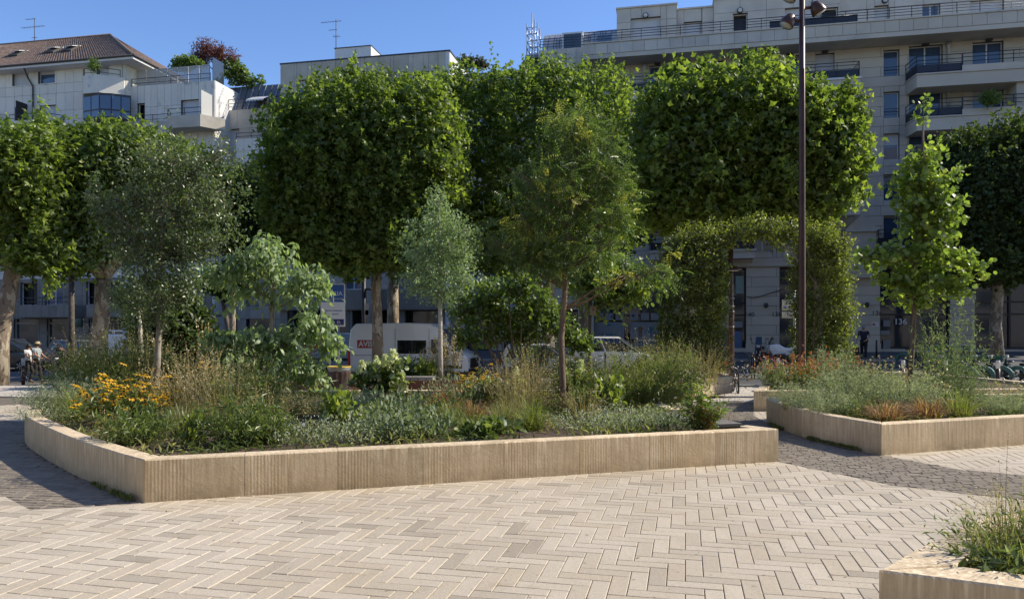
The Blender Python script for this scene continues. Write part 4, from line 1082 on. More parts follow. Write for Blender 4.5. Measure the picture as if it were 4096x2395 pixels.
for q in ((0, 1, 2), (0, 2, 5, 3), (1, 4, 5, 2)): mb.face([bb+i for i in q])
b.part('pediment', mb, m_stone_g); b.part('pier', MB().box(x0, x1, T-.4, T-.05, 4.9, 7.75), m_stone)
for (p0, p1) in ((2984, 3118), (3386, 3520), (3800, 3899)):
    x0, x1 = FS(p0, 1200, T)[0], FS(p1, 1200, T)[0]; b.bx('plinth', x0-.03, x1+.03, T-.12, T-.041, g0-.4, g0+.55, m_stone)
    s_ = (x0+x1)/2
    if p0 < 3700: b.part('wall_lamp', MB().lathe([(.05, -.16), (.13, -.05), (.13, .12), (.05, .17)], 10, (s_+.2, T-.16, 3.2)), m_bark_dk)
b.part('loose_cable', MB().tube([(FS(2990, 1208, T-.1)[0]+i*.32, T-.1, 3.75+.012*i*i*.9-.05*math.sin(i)) for i in range(8)], .025, 5), m_box)
bR = b
# body, closing off the back of the blocks so that no light leaks through
for (bb_, x0, x1, t0, z1) in ((bR, sA+.1, sB, T+8, 22.5),):
    bb_.part('back_wall', MB().box(x0, x1, t0, t0+.2, g0, z1).box(x0-.1, x0, T+.4, t0, g0, zTop), m_groove)
    bb_.part('roof_deck', MB().box(x0, x1, T+.4, t0, zTop-.3, zTop-.1), m_groove)
# ---------------------------------------------------------------- roof details, aerials and scaffolding
def aerial(px_, py0, py1, t, label, booms):
    s_, zb = FS(px_, py1, t); _, zt = FS(px_, py0, t); x, y = S(s_, t); r = thing('tv_aerial', label, 'aerial', (x, y, zb), STREET); h = zt-zb
    MB().tube([(0, 0, -.3), (0, 0, h)], .03, 5).build('mast', m_bark_dk, r)
    for (f, l0, l1, el) in booms:
        mb = MB().tube([(l0, 0, h*f), (l1, 0, h*f)], .018, 4); n = max(3, int(abs(l1-l0)/.28))
        for i in range(n): xx = l0+(l1-l0)*(i+.5)/n; mb.tube([(xx, -el, h*f), (xx, el, h*f+.02)], .012, 3)
        mb.build('boom', m_bark_dk, r)
aerial(138, 73, 165, 56.5, 'thin rooftop aerial on the brown tiled roof', [(.97, -.95, .1, .2), (.62, -1.4, 1.1, .25), (.15, -.3, .3, .1)])
aerial(1344, 78, 196, 57, 'tall rooftop aerial on the white rooftop box', [(.93, -1.35, .5, .22), (.65, -.65, .1, .15), (.42, -.25, .35, .3)])
for i, px_ in enumerate((2478, 2500, 2582, 2665)):
    pass
s0_, zb = FS(2107, 222, 51); s1_, _ = FS(2150, 222, 51); _, zt = FS(2107, 112, 51); x, y = S(s0_, 51)
sf = thing('scaffold_tower', 'steel scaffold tower hanging off the left end of the limestone block', 'scaffolding', (x, y, zb), STREET)
Wd_ = s1_-s0_; h = zt-zb; mb = MB()
for i, u in enumerate((0, .5, 1)):
    for v in (0, 1.1): MB().tube([(u*Wd_, v, 0), (u*Wd_, v, h+(.3, 1.0, .3)[i])], .035, 5).build('pole', m_steel, sf)
for k in range(5):
    z = h*k/4; m2 = MB()
    for v in (0, 1.1): m2.tube([(0, v, z), (Wd_, v, z)], .025, 5)
    for u in (0, Wd_): m2.tube([(u, 0, z), (u, 1.1, z)], .025, 5)
    m2.build('ledger', m_steel, sf)
    if k < 4: MB().tube([(0, 0, z+h/4), (Wd_/2, 0, z)], .02, 5).tube([(Wd_/2, 0, z+h/4), (Wd_, 0, z)], .02, 5).build('brace', m_steel, sf)
MB().box(-.1, Wd_+.2, -.1, 1.3, -.25, -.02).build('deck', m_zinc, sf); MB().tube([(0, 0, -.2), (Wd_+.3, .2, -1.6)], .06, 5).tube([(Wd_*.5, 0, -.2), (Wd_+.3, .2, -1.6)], .06, 5).tube([(Wd_+.3, .2, -.2), (Wd_+.35, .2, -1.7)], .06, 5).build('bracket', m_zinc, sf)

# unseen block added behind the viewer to shade the street and fill window reflections
bk = thing('apartment_building', 'plain unseen block added behind the viewpoint for street shade and window reflections', 'building', (0, -13, 0))
mb = MB(); mb.box(-190, 80, -12, 0, -1, 26); mb.build('wall', m_stone, bk)
me = MB().box(-1.2, 1.2, 0, .06, 0, 2.1).mesh('window', m_glass)
for i in range(42):
    for k in range(7): mkobj('window', me, bk, (-188+i*6.3, .0, 1.1+k*3.5))
# ================================================================== vegetation
rng = np.random.default_rng(7)
def unit(v): return v/np.maximum(1e-6, np.linalg.norm(v, axis=-1, keepdims=True))
def T_(v, f): return np.array(v, float), np.array(f)
def fan(outline, cz=.04, cx=.4):
    v = [(cx, 0, cz)]+[(x, y, z) for x, y, z in outline]; n = len(outline); return T_(v, [(0, i+1, (i+1) % n+1) for i in range(n)])
TPL = {
 'plane': fan([(0, 0, 0), (.12, -.26, -.02), (.34, -.56, -.12), (.48, -.2, .0), (1, 0, -.14), (.48, .2, .0), (.34, .56, -.12), (.12, .26, -.02)], .05, .3),
 'ovate': T_([(0, 0, 0), (.42, .27, .07), (1, 0, -.06), (.42, -.27, .07)], [(0, 2, 1), (0, 3, 2)]),
 'wide': fan([(0, 0, 0), (.28, -.34, .04), (.72, -.30, .03), (1, 0, -.08), (.72, .30, .03), (.28, .34, .04)], -.02, .5),
 'round': fan([(0, 0, 0), (.2, -.42, .05), (.7, -.44, .04), (1, 0, -.03), (.7, .44, .04), (.2, .42, .05)], -.03, .5),
 'lance': T_([(0, 0, 0), (.4, .13, .03), (1, 0, -.22), (.4, -.13, .03)], [(0, 2, 1), (0, 3, 2)]),
 'droop': T_([(0, 0, 0), (.35, .21, .02), (.7, .2, -.2), (1, 0, -.5), (.7, -.2, -.2), (.35, -.21, .02)], [(0, 5, 1), (1, 5, 4), (1, 4, 2), (2, 4, 3)]),
 'dot': T_([(0, -.3, 0), (.6, 0, .1), (0, .3, 0)], [(0, 1, 2)]),
}
def pinn(k=5):
    v = []; f = []
    for i in range(k):
        u = .2+.8*i/(k-1)*.85
        for sg in (-1, 1):
            b = len(v); L = .26*(1-.35*abs(i/(k-1)-.45)); z = -.28*u*u
            v += [(u, 0, z), (u+L*.25, sg*L*.62-.04, z+.015), (u+L*.45, sg*L*1.15, z-.07), (u+L*.45, sg*L*.42, z-.01)]; f += [(b, b+1, b+2), (b, b+2, b+3)]
    b = len(v); v += [(.98, 0, -.27), (1.1, .08, -.3), (1.25, 0, -.4), (1.1, -.08, -.3)]; f += [(b, b+1, b+2), (b, b+2, b+3)]
    return T_(v, f)
TPL['pinnate'] = pinn()
def scatter(tpl, P, X, Nn, S_, tone):
    V, Fc = TPL[tpl] if isinstance(tpl, str) else tpl
    X = unit(X); Nn = Nn-X*np.sum(Nn*X, 1, keepdims=True); Nn = unit(Nn); Y = np.cross(Nn, X)
    n = len(P); W = P[:, None]+S_[:, None, None]*(V[None, :, 0:1]*X[:, None]+V[None, :, 1:2]*Y[:, None]+V[None, :, 2:3]*Nn[:, None])
    k = len(V); Fa = (Fc[None]+(np.arange(n)*k)[:, None, None]).reshape(-1, 3)
    return W.reshape(-1, 3), Fa, np.repeat(tone, k)
def rdir(n):
    v = rng.normal(size=(n, 3)); return unit(v)
def lump_pts(lumps, n, p=2, shell=.5, rej=.6, zmin=None):
    L = np.array([l[:6] for l in lumps], float); wt = (L[:, 3]*L[:, 4]+L[:, 3]*L[:, 5]+L[:, 4]*L[:, 5])
    if len(lumps[0]) > 6: wt = wt*np.array([l[6] for l in lumps])
    m = int(n*2.2); idx = rng.choice(len(L), m, p=wt/wt.sum()); d = rdir(m)
    d = d/((np.abs(d)**p).sum(1, keepdims=True)**(1/p))
    # uneven surface
    a = d*3+idx[:, None]*1.7; bumpy = 1+.13*np.sin(a[:, 0]*2.1+a[:, 2]*1.3)*np.sin(a[:, 1]*1.7+a[:, 2]*2.3)+.05*np.sin(a[:, 0]*5+a[:, 1]*4.1+a[:, 2]*4.7)
    r = (1-(1-shell)*rng.random(m)**1.6)*bumpy
    P = L[idx, :3]+d*r[:, None]*L[idx, 3:6]
    keep = np.ones(m, bool)
    for i in range(len(L)):
        q = (np.abs((P-L[i, :3])/L[i, 3:6])**p).sum(1)**(1/p); keep &= ~((q < rej) & (idx != i) & (rng.random(m) < .85))
    if zmin is not None: keep &= P[:, 2] > zmin
    P = P[keep][:n]; d = unit(d[keep][:n]/L[idx[keep][:n], 3:6]); return P, d, L[idx[keep][:n], :3]
def foliage(name, lumps, ntw, npt, tpl, size, m, parent, tw=.45, p=2, shell=.5, droop=0., up=.5, twigs=None, seed=1, jit=.35, vs=.25, nup=.6, rej=.6, tbias=None, flat=0., zmin=None, kind=None):
    global rng
    rng = np.random.default_rng(seed)
    P, d, ctr = lump_pts(lumps, ntw, p, shell, rej, zmin); n = len(P)
    td = unit(d*.8+np.array([0, 0, up])+rng.normal(size=(n, 3))*.45); td[:, 2] *= (1-flat); td = unit(td)
    ln = tw*(.6+.8*rng.random(n)); P0 = P-td*ln[:, None]*.5
    u = (np.arange(npt)+.5)/npt; u = u[None]+rng.normal(size=(n, npt))*.06
    Q = P0[:, None]+td[:, None]*(u*ln[:, None])[..., None]; Q[..., 2] -= droop*(u**2)*ln[:, None]
    Q = Q.reshape(-1, 3)+rng.normal(size=(n*npt, 3))*(tw*jit*.35); k = len(Q)
    tdr = np.repeat(td, npt, 0); dr = np.repeat(d, npt, 0)
    side = rdir(k); X = unit(tdr*.5+side*.9+np.array([0, 0, -droop*1.2])); Nn = unit(np.array([0, 0, nup])+dr*.45+rng.normal(size=(k, 3))*.55)
    S_ = size*(1-vs+2*vs*rng.random(k)); tone = np.clip(np.repeat(rng.random(n), npt)*.55+rng.random(k)*.45, 0, 1)
    if tbias is not None: tone = np.clip(tone+tbias(Q), 0, 1)
    V, Fc, tn = scatter(tpl, Q, X, Nn, S_, tone)
    o = mkobj(name, npmesh(name, V, Fc, m, tn), parent)
    if kind: o['kind'] = kind
    if twigs is not None:
        a = P0; b_ = P0+td*ln[:, None]; b_[:, 2] -= droop*ln
        a0 = a*.75+ctr*.25
        w_ = .006*max(.6, tw); s1 = unit(np.cross(td, rdir(n)))*w_
        V = np.concatenate([a0-s1, a0+s1, b_], 0); Fq = np.stack([np.arange(n), np.arange(n)+n, np.arange(n)+2*n], 1)
        s2 = unit(np.cross(td, s1))*w_; V = np.concatenate([V, a0-s2, a0+s2, b_], 0); Fq = np.concatenate([Fq, Fq+3*n], 0)
        mkobj('twigs', npmesh('twigs', V, Fq, twigs), parent)['kind'] = 'stuff'
    return o
def sprays(name, lumps, ns, per, npt, tpl, size, m, parent, rad, p=2, seed=1, up=.6, droop=0., tb=.18, nup=.5):
    # loose outer shoots standing clear of the crown
    global rng
    rng = np.random.default_rng(seed+100); P, d, c = lump_pts(lumps, ns, p, .97, .8); P = P+d*rad*.35
    g_ = np.random.default_rng(seed); k = np.ones(len(P))*rad*(.6+.7*g_.random(len(P)))
    L = [[*P[i], k[i]*.55, k[i]*.55, k[i]] for i in range(len(P))]
    return foliage(name, L, int(per*len(L)), npt, tpl, size, m, parent, rad*1.0, 2, .1, droop, up, seed=seed+7, nup=nup, rej=0, tbias=lambda Q: tb, kind='stuff')
def limbs(parent, trunk, rads, lumps, m, mb_name='limbs', start=.45, r0=.4, sub=3, seed=0, bend=.3, n=5):
    # limbs from the trunk towards each clump, each forking near its end
    rnd = random.Random(seed); mb = MB(); tp = [Vector(q) for q in trunk]
    for l in lumps:
        c = Vector(l[:3]); best = None; zt = c.z-abs(c.x-tp[-1].x)*.5-abs(c.y-tp[-1].y)*.5-l[5]*.4
        L = len(tp)-1; u = start+(1-start)*rnd.random()*.6; 
        zs = tp[0].z+(tp[-1].z-tp[0].z)*start
        z = min(tp[-1].z, max(zs, zt)); i = max(j for j in range(L) if tp[j].z <= z) if tp[0].z <= z else 0
        f = (z-tp[i].z)/max(1e-3, tp[i+1].z-tp[i].z); a = tp[i].lerp(tp[i+1], min(1, f)); r = (rads[i]+(rads[i+1]-rads[i])*min(1, f))*r0*1.3
        mid = a.lerp(c, .5)+Vector((rnd.uniform(-1, 1), rnd.uniform(-1, 1), rnd.uniform(-.5, .2)))*bend*(c-a).length*.3
        mb.tube([a, a.lerp(mid, .5)+Vector((0, 0, -.02)), mid, c], [r, r*.8, r*.6, r*.35], n)
        for k in range(sub):
            e = c+Vector((rnd.uniform(-.7, .7)*l[3], rnd.uniform(-.7, .7)*l[4], rnd.uniform(-.2, .8)*l[5]))
            s_ = mid.lerp(c, rnd.uniform(.2, .9)); mb.tube([s_, s_.lerp(e, .5)+Vector((0, 0, .03)), e], [r*.4, r*.28, r*.12], 4)
    return mb.build(mb_name, m, parent)

# bark
def barkmat(name, c1, c2, c3, scale=9, stretch=(1, 1, .45)):
    m, nt, out = node_mat(name); b = nn(nt, 'ShaderNodeBsdfPrincipled'); nt.links.new(b.outputs[0], out.inputs[0]); P = scaled(nt, pos(nt), stretch)
    c = mixc(nt, noise(nt, P, scale, 3, .6, .5, .53), c1, c2); c = mixc(nt, noise(nt, P, scale*1.7, 3, .6, .6, .63), c, c3)
    nt.links.new(c, b.inputs['Base Color']); b.inputs['Roughness'].default_value = .9
    bn = nn(nt, 'ShaderNodeBump'); bn.inputs['Strength'].default_value = .8; bn.inputs['Distance'].default_value = .02
    n = nn(nt, 'ShaderNodeTexNoise'); n.inputs['Scale'].default_value = scale*2.5; n.inputs['Detail'].default_value = 6; nt.links.new(P, n.inputs['Vector']); nt.links.new(n.outputs[0], bn.inputs['Height']); nt.links.new(bn.outputs[0], b.inputs['Normal'])
    return m
bk_plane = barkmat('plane_bark', (.20, .155, .11), (.36, .31, .235), (.11, .085, .06), 4.5)
bk_brown = barkmat('brown_bark', (.17, .115, .08), (.23, .165, .12), (.10, .07, .05), 14, (1, 1, .15))
bk_grey = barkmat('grey_bark', (.28, .25, .21), (.36, .33, .29), (.15, .12, .10), 18, (1, 1, .3))
bk_dark = barkmat('dark_bark', (.09, .075, .06), (.13, .11, .09), (.06, .05, .04), 12)
bk_pale = barkmat('pale_bark', (.42, .38, .32), (.50, .46, .4), (.22, .18, .15), 14, (1, 1, 1.5))
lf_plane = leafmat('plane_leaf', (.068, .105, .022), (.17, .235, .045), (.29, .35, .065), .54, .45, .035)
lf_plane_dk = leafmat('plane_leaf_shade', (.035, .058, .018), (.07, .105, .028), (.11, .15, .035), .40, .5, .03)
lf_grey = leafmat('elm_leaf', (.06, .095, .035), (.13, .18, .07), (.22, .26, .14), .38, .4, .08)
lf_dog = leafmat('dogwood_leaf', (0.144, 0.210, 0.096), (0.312, 0.408, 0.216), (0.456, 0.540, 0.300), .40, .5, .04)
lf_rain = leafmat('raintree_leaf', (0.066, 0.108, 0.034), (0.144, 0.210, 0.060), (0.456, 0.444, 0.096), .48, .4, .06)
lf_birch = leafmat('birch_leaf', (0.134, 0.210, 0.101), (0.286, 0.386, 0.202), (0.437, 0.538, 0.302), .4, .45, .05)
lf_alder = leafmat('alder_leaf', (0.109, 0.168, 0.037), (0.235, 0.319, 0.067), (0.386, 0.437, 0.092), .48, .4, .06)
lf_horn = leafmat('hornbeam_leaf', (.07, .095, .022), (.17, .205, .045), (.32, .33, .075), .5, .4, .05)
lf_red = leafmat('maple_leaf', (.09, .022, .02), (.18, .06, .04), (.25, .10, .05), .4)
lf_bush = leafmat('bush_leaf', (0.068, 0.118, 0.028), (0.152, 0.214, 0.048), (0.248, 0.289, 0.055), .45, .45, .05)
lf_pine = leafmat('pine_needles', (.04, .05, .02), (.10, .10, .04), (.14, .12, .05), .3)

def LX(px, py, d, rx, rz, ry=None, dd=0, w=None):
    # clump whose centre appears at this spot, at distance d
    dd_ = d+dd; k = dd_/F; q = [PX(px, dd_), dd_, ZD(py, dd_), rx*k, (ry if ry is not None else rx*k*.8), rz*k]
    if w is not None: q.append(w)
    return q
def rel(lumps, base): return [[l[0]-base[0], l[1]-base[1], l[2]-base[2]]+list(l[3:]) for l in lumps]
def trunk_path(pts, base): return [(PX(px, d)-base[0], d-base[1], ZD(py, d)-base[2]) for px, py, d in pts]

# ---- pollarded plane trees along the street
def plane_tree(label, d, tpath, trad, lumps, ntw, size, seed, mat_=None, tpl='plane', npt=7, p=3.4, shoots=(), twl=.6, sub=4):
    px0, py0, d0 = tpath[0]; bx_, by_ = PX(px0, d0), d0; gz = ground(bx_, by_)
    base = (bx_, by_, gz); t = thing('plane_tree', label, 'tree', base)
    path = [(0, 0, -.1)]+trunk_path(tpath[1:], base); mb = MB(); mb.tube(path, trad, 12)
    mb.build('trunk', bk_plane, t)
    lm = rel(lumps, base)
    limbs(t, path, trad, lm, bk_plane, 'limbs', .7, .55, sub, seed)
    foliage('crown', lm, ntw, npt, tpl, size, mat_ or lf_plane, t, twl, p, .62, seed=seed, up=.75, nup=.45, rej=.75)
    sprays('outer_shoots', lm, 120, 6, npt, tpl, size*.9, mat_ or lf_plane, t, .58, p, seed, 1.0)
    if shoots:
        sh = rel([LX(x, y, d, r, h) for x, y, r, h in shoots], base)
        foliage('top_shoots', sh, int(len(sh)*22), npt, tpl, size*.9, mat_ or lf_plane, t, twl, 2, .2, seed=seed+5, up=1.6, nup=.4, kind='stuff')
    return t
plane_tree('large box clipped plane tree in front of the white van', 29, [(1512, 1480, 29), (1510, 1300, 29), (1504, 1180, 29), (1506, 1080, 29)], [.26, .205, .195, .20, .2],
    [LX(1240, 690, 29, 155, 270, 2.0), LX(1470, 640, 29, 230, 290, 2.2), LX(1660, 650, 29, 185, 265, 2.1), LX(1420, 940, 29, 260, 140, 1.9), LX(1240, 860, 29, 130, 140, 1.7), LX(1640, 930, 29, 180, 150, 1.8)],
    6200, .215, 11, shoots=[(1170, 400, 50, 60), (1290, 340, 60, 55), (1390, 320, 60, 40), (1530, 330, 70, 40), (1640, 345, 60, 35), (1740, 360, 55, 45), (1110, 640, 25, 60), (1115, 800, 22, 60)])
plane_tree('clipped plane tree in the middle, with smaller leaves behind the golden young tree', 32, [(2192, 1480, 31), (2196, 1300, 31.5), (2200, 1150, 32), (2210, 1050, 32)], [.30, .22, .2, .2, .18],
    [LX(1850, 610, 33, 210, 290, 2.2), LX(2120, 620, 32, 190, 320, 2.2), LX(2340, 610, 32, 190, 300, 2.2), LX(1960, 960, 33, 200, 120, 2.0), LX(2200, 1000, 32, 220, 110, 2.0), LX(2470, 740, 32, 130, 220, 2.0)],
    6200, .20, 12, shoots=[(1790, 370, 60, 50), (1850, 345, 50, 45), (1960, 330, 60, 60), (2120, 290, 55, 50), (2200, 270, 50, 50), (2340, 280, 50, 40), (2440, 290, 45, 40), (2520, 370, 40, 30)])
plane_tree('big leaved clipped plane tree beside the tall lamp post, sunlit at its right edge', 24.5, [(2750, 1500, 24.5), (2755, 1300, 24.5), (2770, 1100, 24.5), (2790, 880, 24.5)], [.28, .22, .2, .2, .18],
    [LX(2750, 610, 24.5, 200, 260, 1.9), LX(3000, 590, 24.5, 210, 270, 2.0), LX(3220, 620, 24.5, 175, 235, 1.9), LX(2800, 800, 24.5, 210, 110, 1.6), LX(3080, 800, 24.5, 240, 110, 1.6), LX(3320, 630, 24.5, 75, 180, 1.5), LX(3210, 790, 24.5, 120, 105, 1.5)],
    6200, .215, 13, shoots=[(2700, 300, 40, 60), (2810, 290, 45, 50), (2990, 280, 55, 55), (3130, 290, 45, 50), (3010, 250, 30, 35), (3240, 350, 50, 45), (3320, 410, 45, 50), (3380, 560, 40, 60), (3385, 700, 30, 60), (2640, 330, 25, 50)])
plane_tree('clipped plane tree with thick mottled trunk at left behind the small leaved young tree', 26, [(398, 1500, 26), (392, 1380, 26), (408, 1250, 26), (412, 1120, 26)], [.36, .28, .26, .25, .22],
    [LX(400, 745, 26.5, 260, 195, 2.0), LX(620, 750, 26.5, 200, 170, 2.0), LX(350, 920, 26, 220, 110, 1.7), LX(620, 850, 26.5, 170, 130, 1.7), LX(180, 800, 26, 100, 180, 1.6)],
    5000, .205, 14, shoots=[(330, 555, 60, 40), (480, 545, 60, 40), (600, 565, 50, 35), (700, 600, 50, 35), (220, 565, 50, 30), (770, 640, 35, 50)])
plane_tree('leaning plane tree with bare forked limbs at the far left edge', 24, [(-12, 1560, 23.5), (0, 1360, 23.5), (38, 1160, 23.8), (72, 960, 24), (75, 870, 24)], [.34, .26, .24, .21, .18, .15],
    [LX(60, 700, 24.5, 190, 155, 1.7), LX(-160, 800, 25, 170, 200, 1.9), LX(190, 760, 24.6, 120, 170, 1.5), LX(30, 850, 25.5, 130, 110, 1.0), LX(200, 1010, 24.5, 130, 80, 1.2)],
    3900, .205, 15, shoots=[(60, 575, 60, 40), (150, 575, 60, 40), (-30, 595, 50, 40)])
plane_tree('dark dense street tree at the right edge beyond the share bicycles', 38, [(3988, 1420, 38), (3982, 1300, 38), (3990, 1200, 38), (3985, 1090, 38)], [.36, .28, .26, .26, .24],
    [LX(3950, 800, 38, 190, 260, 2.6), LX(4120, 800, 38, 160, 270, 2.6), LX(4000, 1010, 38, 230, 120, 2.4), LX(3830, 880, 38, 70, 220, 1.8)],
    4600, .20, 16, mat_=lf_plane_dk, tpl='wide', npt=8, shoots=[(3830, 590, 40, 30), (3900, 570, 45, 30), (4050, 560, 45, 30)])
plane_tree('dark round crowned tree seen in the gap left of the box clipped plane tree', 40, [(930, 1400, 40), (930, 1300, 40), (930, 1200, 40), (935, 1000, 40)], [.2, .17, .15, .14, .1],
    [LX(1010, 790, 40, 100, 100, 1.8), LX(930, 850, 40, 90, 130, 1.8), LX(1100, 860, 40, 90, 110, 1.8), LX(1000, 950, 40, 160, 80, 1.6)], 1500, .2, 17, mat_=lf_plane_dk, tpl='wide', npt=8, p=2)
def far_trunk(label, px, py1, d, r, lumps=None, seed=3, lean=0, n_=700):
    x = PX(px, d); g_ = ground(x, d); t = thing('plane_tree', label, 'tree', (x, d, g_)); h = ZD(py1, d)-g_
    path = [(0, 0, -.1), (lean*.3, 0, h*.5), (lean, 0, h)]; MB().tube(path, [r*1.2, r, r*.9], 10).build('trunk', bk_dark if r < .2 else bk_plane, t)
    if lumps:
        lm = rel([LX(*l[:2], d, l[2], l[3]) for l in lumps], (x, d, g_)); limbs(t, path, [r*1.2, r, r*.9], lm, bk_dark, 'limbs', .7, .5, 3, seed); foliage('crown', lm, n_, 7, 'ovate', .27, lf_plane_dk, t, .55, seed=seed, shell=.4)
far_trunk('slim dark tree on the far pavement in front of the left shop windows', 286, 1080, 42, .16, [(290, 1020, 130, 90), (160, 1000, 130, 90), (260, 850, 200, 150), (450, 860, 160, 150)], 21, 0, 1700)  # upper crown enlarged out of sight to shade the facade behind
far_trunk('mottled trunk behind and right of the plane tree by the white van', 1572, 1060, 38, .30, [(1600, 940, 190, 110), (1430, 800, 190, 220), (1700, 780, 200, 240), (1560, 560, 180, 120)], 22, 0, 2200)  # hidden crown made large to shade facade and road
far_trunk('mottled trunk with a white lit stripe left of the bird box tree', 2338, 1100, 37, .30, [(2340, 960, 190, 110), (2200, 780, 200, 220), (2460, 780, 190, 240), (2330, 560, 180, 120)], 23, 0, 2200)  # crown enlarged behind the nearer trees to keep the street dark
far_trunk('street tree added across the road as shade, hidden mostly behind the left leg of the arch', 2765, 1040, 38, .28, [(2740, 800, 190, 150), (2950, 760, 200, 200), (2830, 560, 190, 140), (3120, 640, 170, 160)], 26, 0, 2000)  # tree added to keep sky light off the limestone block
far_trunk('small leaning street tree on the far pavement right of the mottled thick trunk', 925, 1190, 42, .14, [(900, 1130, 90, 60), (960, 1090, 70, 60)], 24, -.5)
far_trunk('dark bushy small tree hiding the front of the van with roof bars', 680, 1300, 22, .08, [(660, 1260, 130, 90), (760, 1330, 90, 90), (620, 1370, 110, 70), (700, 1440, 120, 60), (820, 1400, 70, 80)], 25)

# ---- young trees in the planters
def young(name, label, tpath, trad, lumps, ntw, npt, tpl, size, lm_, bark, seed, tw=.3, droop=0, up=.4, p=2, shell=.35, start=.5, sub=4, tbias=None, flat=0, jit=.35, extra=None, nup=.6, rej=.6, r0=.45, spr=45):
    px0, py0, d0 = tpath[0]; base = (PX(px0, d0), d0, .33); t = thing(name, label, 'tree', base)
    path = [(0, 0, -.05)]+trunk_path(tpath[1:], base); MB().tube(path, trad, 9).build('trunk', bark, t)
    lm = rel(lumps, base); limbs(t, path, trad, lm, bark, 'branches', start, r0, sub, seed)
    foliage('leaves', lm, ntw, npt, tpl, size, lm_, t, tw, p, shell, droop, up, bark, seed, jit, tbias=tbias, flat=flat, nup=nup, rej=rej, kind='stuff')
    sprays('outer_leaves', lm, spr, 4, npt, tpl, size, lm_, t, tw*.9, p, seed, up, droop, .15, nup)
    return t
D1 = 13.0
young('young_tree', 'grey green young tree with tiny leaves and wide dome crown, left in the long planter', [(622, 1600, D1), (632, 1400, D1), (640, 1250, D1), (640, 1050, D1), (660, 800, D1), (690, 640, D1)], [.062, .052, .045, .04, .03, .02, .008],
    [LX(650, 650, D1, 130, 90), LX(780, 700, D1, 100, 100), LX(550, 800, D1, 130, 90), LX(720, 850, D1, 180, 120), LX(860, 820, D1, 80, 100), LX(450, 850, D1, 90, 60), LX(520, 970, D1, 130, 100), LX(690, 1010, D1, 160, 110), LX(830, 980, D1, 90, 80), LX(600, 1130, D1, 120, 90), LX(720, 1180, D1, 100, 80), LX(640, 1270, D1, 70, 50), LX(870, 620, D1, 30, 90), LX(380, 790, D1, 40, 20)],
    1150, 10, 'ovate', .068, lf_grey, bk_grey, 31, tw=.42, up=.3, shell=.1, sub=6, spr=120)
young('young_tree', 'thin pale barked leaning stem left of the grey green young tree', [(572, 1560, 15), (566, 1400, 15), (560, 1290, 15), (548, 1200, 15)], [.05, .04, .035, .03, .015], [LX(560, 1180, 15, 60, 50), LX(500, 1210, 15, 40, 30)], 120, 9, 'ovate', .06, lf_grey, bk_pale, 32, tw=.3)
D2 = 14.2
young('dogwood_tree', 'tiered dogwood with long drooping pale green leaves left of the blue sign', [(1088, 1590, D2), (1086, 1400, D2), (1088, 1250, D2), (1092, 1130, D2), (1082, 1000, D2)], [.06, .05, .045, .04, .03, .015],
    [LX(1060, 980, D2, 70, 60), LX(1100, 1060, D2, 130, 50, .4), LX(960, 1040, D2, 60, 50), LX(880, 1080, D2, 80, 40), LX(1230, 1100, D2, 90, 40), LX(1280, 1130, D2, 50, 30), LX(1010, 1150, D2, 70, 40),
     LX(900, 1340, D2, 100, 35), LX(1050, 1330, D2, 130, 40), LX(1200, 1330, D2, 80, 40), LX(1290, 1290, D2, 60, 35), LX(1350, 1370, D2, 45, 25), LX(1000, 1430, D2, 130, 50), LX(1160, 1440, D2, 120, 50), LX(1230, 1490, D2, 60, 35), LX(920, 1420, D2, 60, 40)],
    640, 6, 'droop', .135, lf_dog, bk_grey, 33, tw=.34, droop=.75, up=.2, start=.25, sub=4, shell=.2, flat=.5, nup=.9)
young('young_tree', 'small slender birch like tree with fine pale leaves in front of the white van cab', [(1762, 1560, 19.5), (1762, 1400, 19.5), (1760, 1200, 19.5), (1758, 1000, 19.5), (1755, 820, 19.5)], [.07, .06, .052, .045, .03, .008],
    [LX(1755, 820, 19.5, 45, 70), LX(1740, 900, 19.5, 80, 70), LX(1800, 920, 19.5, 70, 50), LX(1720, 1010, 19.5, 110, 70), LX(1820, 1010, 19.5, 90, 60), LX(1750, 1100, 19.5, 130, 70), LX(1840, 1120, 19.5, 80, 60), LX(1670, 1140, 19.5, 70, 60), LX(1780, 1180, 19.5, 90, 45), LX(1860, 930, 19.5, 60, 25)],
    950, 8, 'ovate', .078, lf_birch, bk_pale, 34, tw=.42, up=.3, shell=.2)
D4 = 11.9
def yel(Q):
    return np.where(np.sin(Q[:, 0]*3.1+Q[:, 2]*2.3)*np.sin(Q[:, 2]*3.7-Q[:, 1]*2.9) > .72, .4, -.08)
young('golden_rain_tree', 'tall young tree with feathery leaves and yellowing tips in front of the long planter', [(2254, 1650, D4), (2250, 1500, D4), (2245, 1350, D4), (2258, 1200, D4), (2262, 1000, D4), (2290, 750, D4), (2310, 600, D4)], [.062, .052, .048, .045, .04, .03, .018, .008],
    [LX(2330, 490, D4, 100, 90), LX(2250, 560, D4, 110, 70), LX(2420, 580, D4, 100, 80), LX(2260, 700, D4, 170, 80), LX(2440, 700, D4, 110, 70), LX(2130, 790, D4, 110, 70), LX(2330, 820, D4, 150, 70), LX(2450, 880, D4, 70, 70), LX(2080, 900, D4, 110, 70), LX(2260, 940, D4, 160, 80), LX(2430, 980, D4, 80, 60), LX(1990, 970, D4, 90, 50), LX(2130, 1030, D4, 130, 60), LX(2330, 1050, D4, 120, 50), LX(2060, 700, D4, 40, 50), LX(2540, 1100, D4, 90, 40), LX(2640, 1080, D4, 60, 35), LX(2330, 640, D4, 60, 60)],
    430, 5, 'pinnate', .20, lf_rain, bk_brown, 35, tw=.3, droop=.25, up=.35, start=.4, shell=.2, tbias=yel, sub=5)
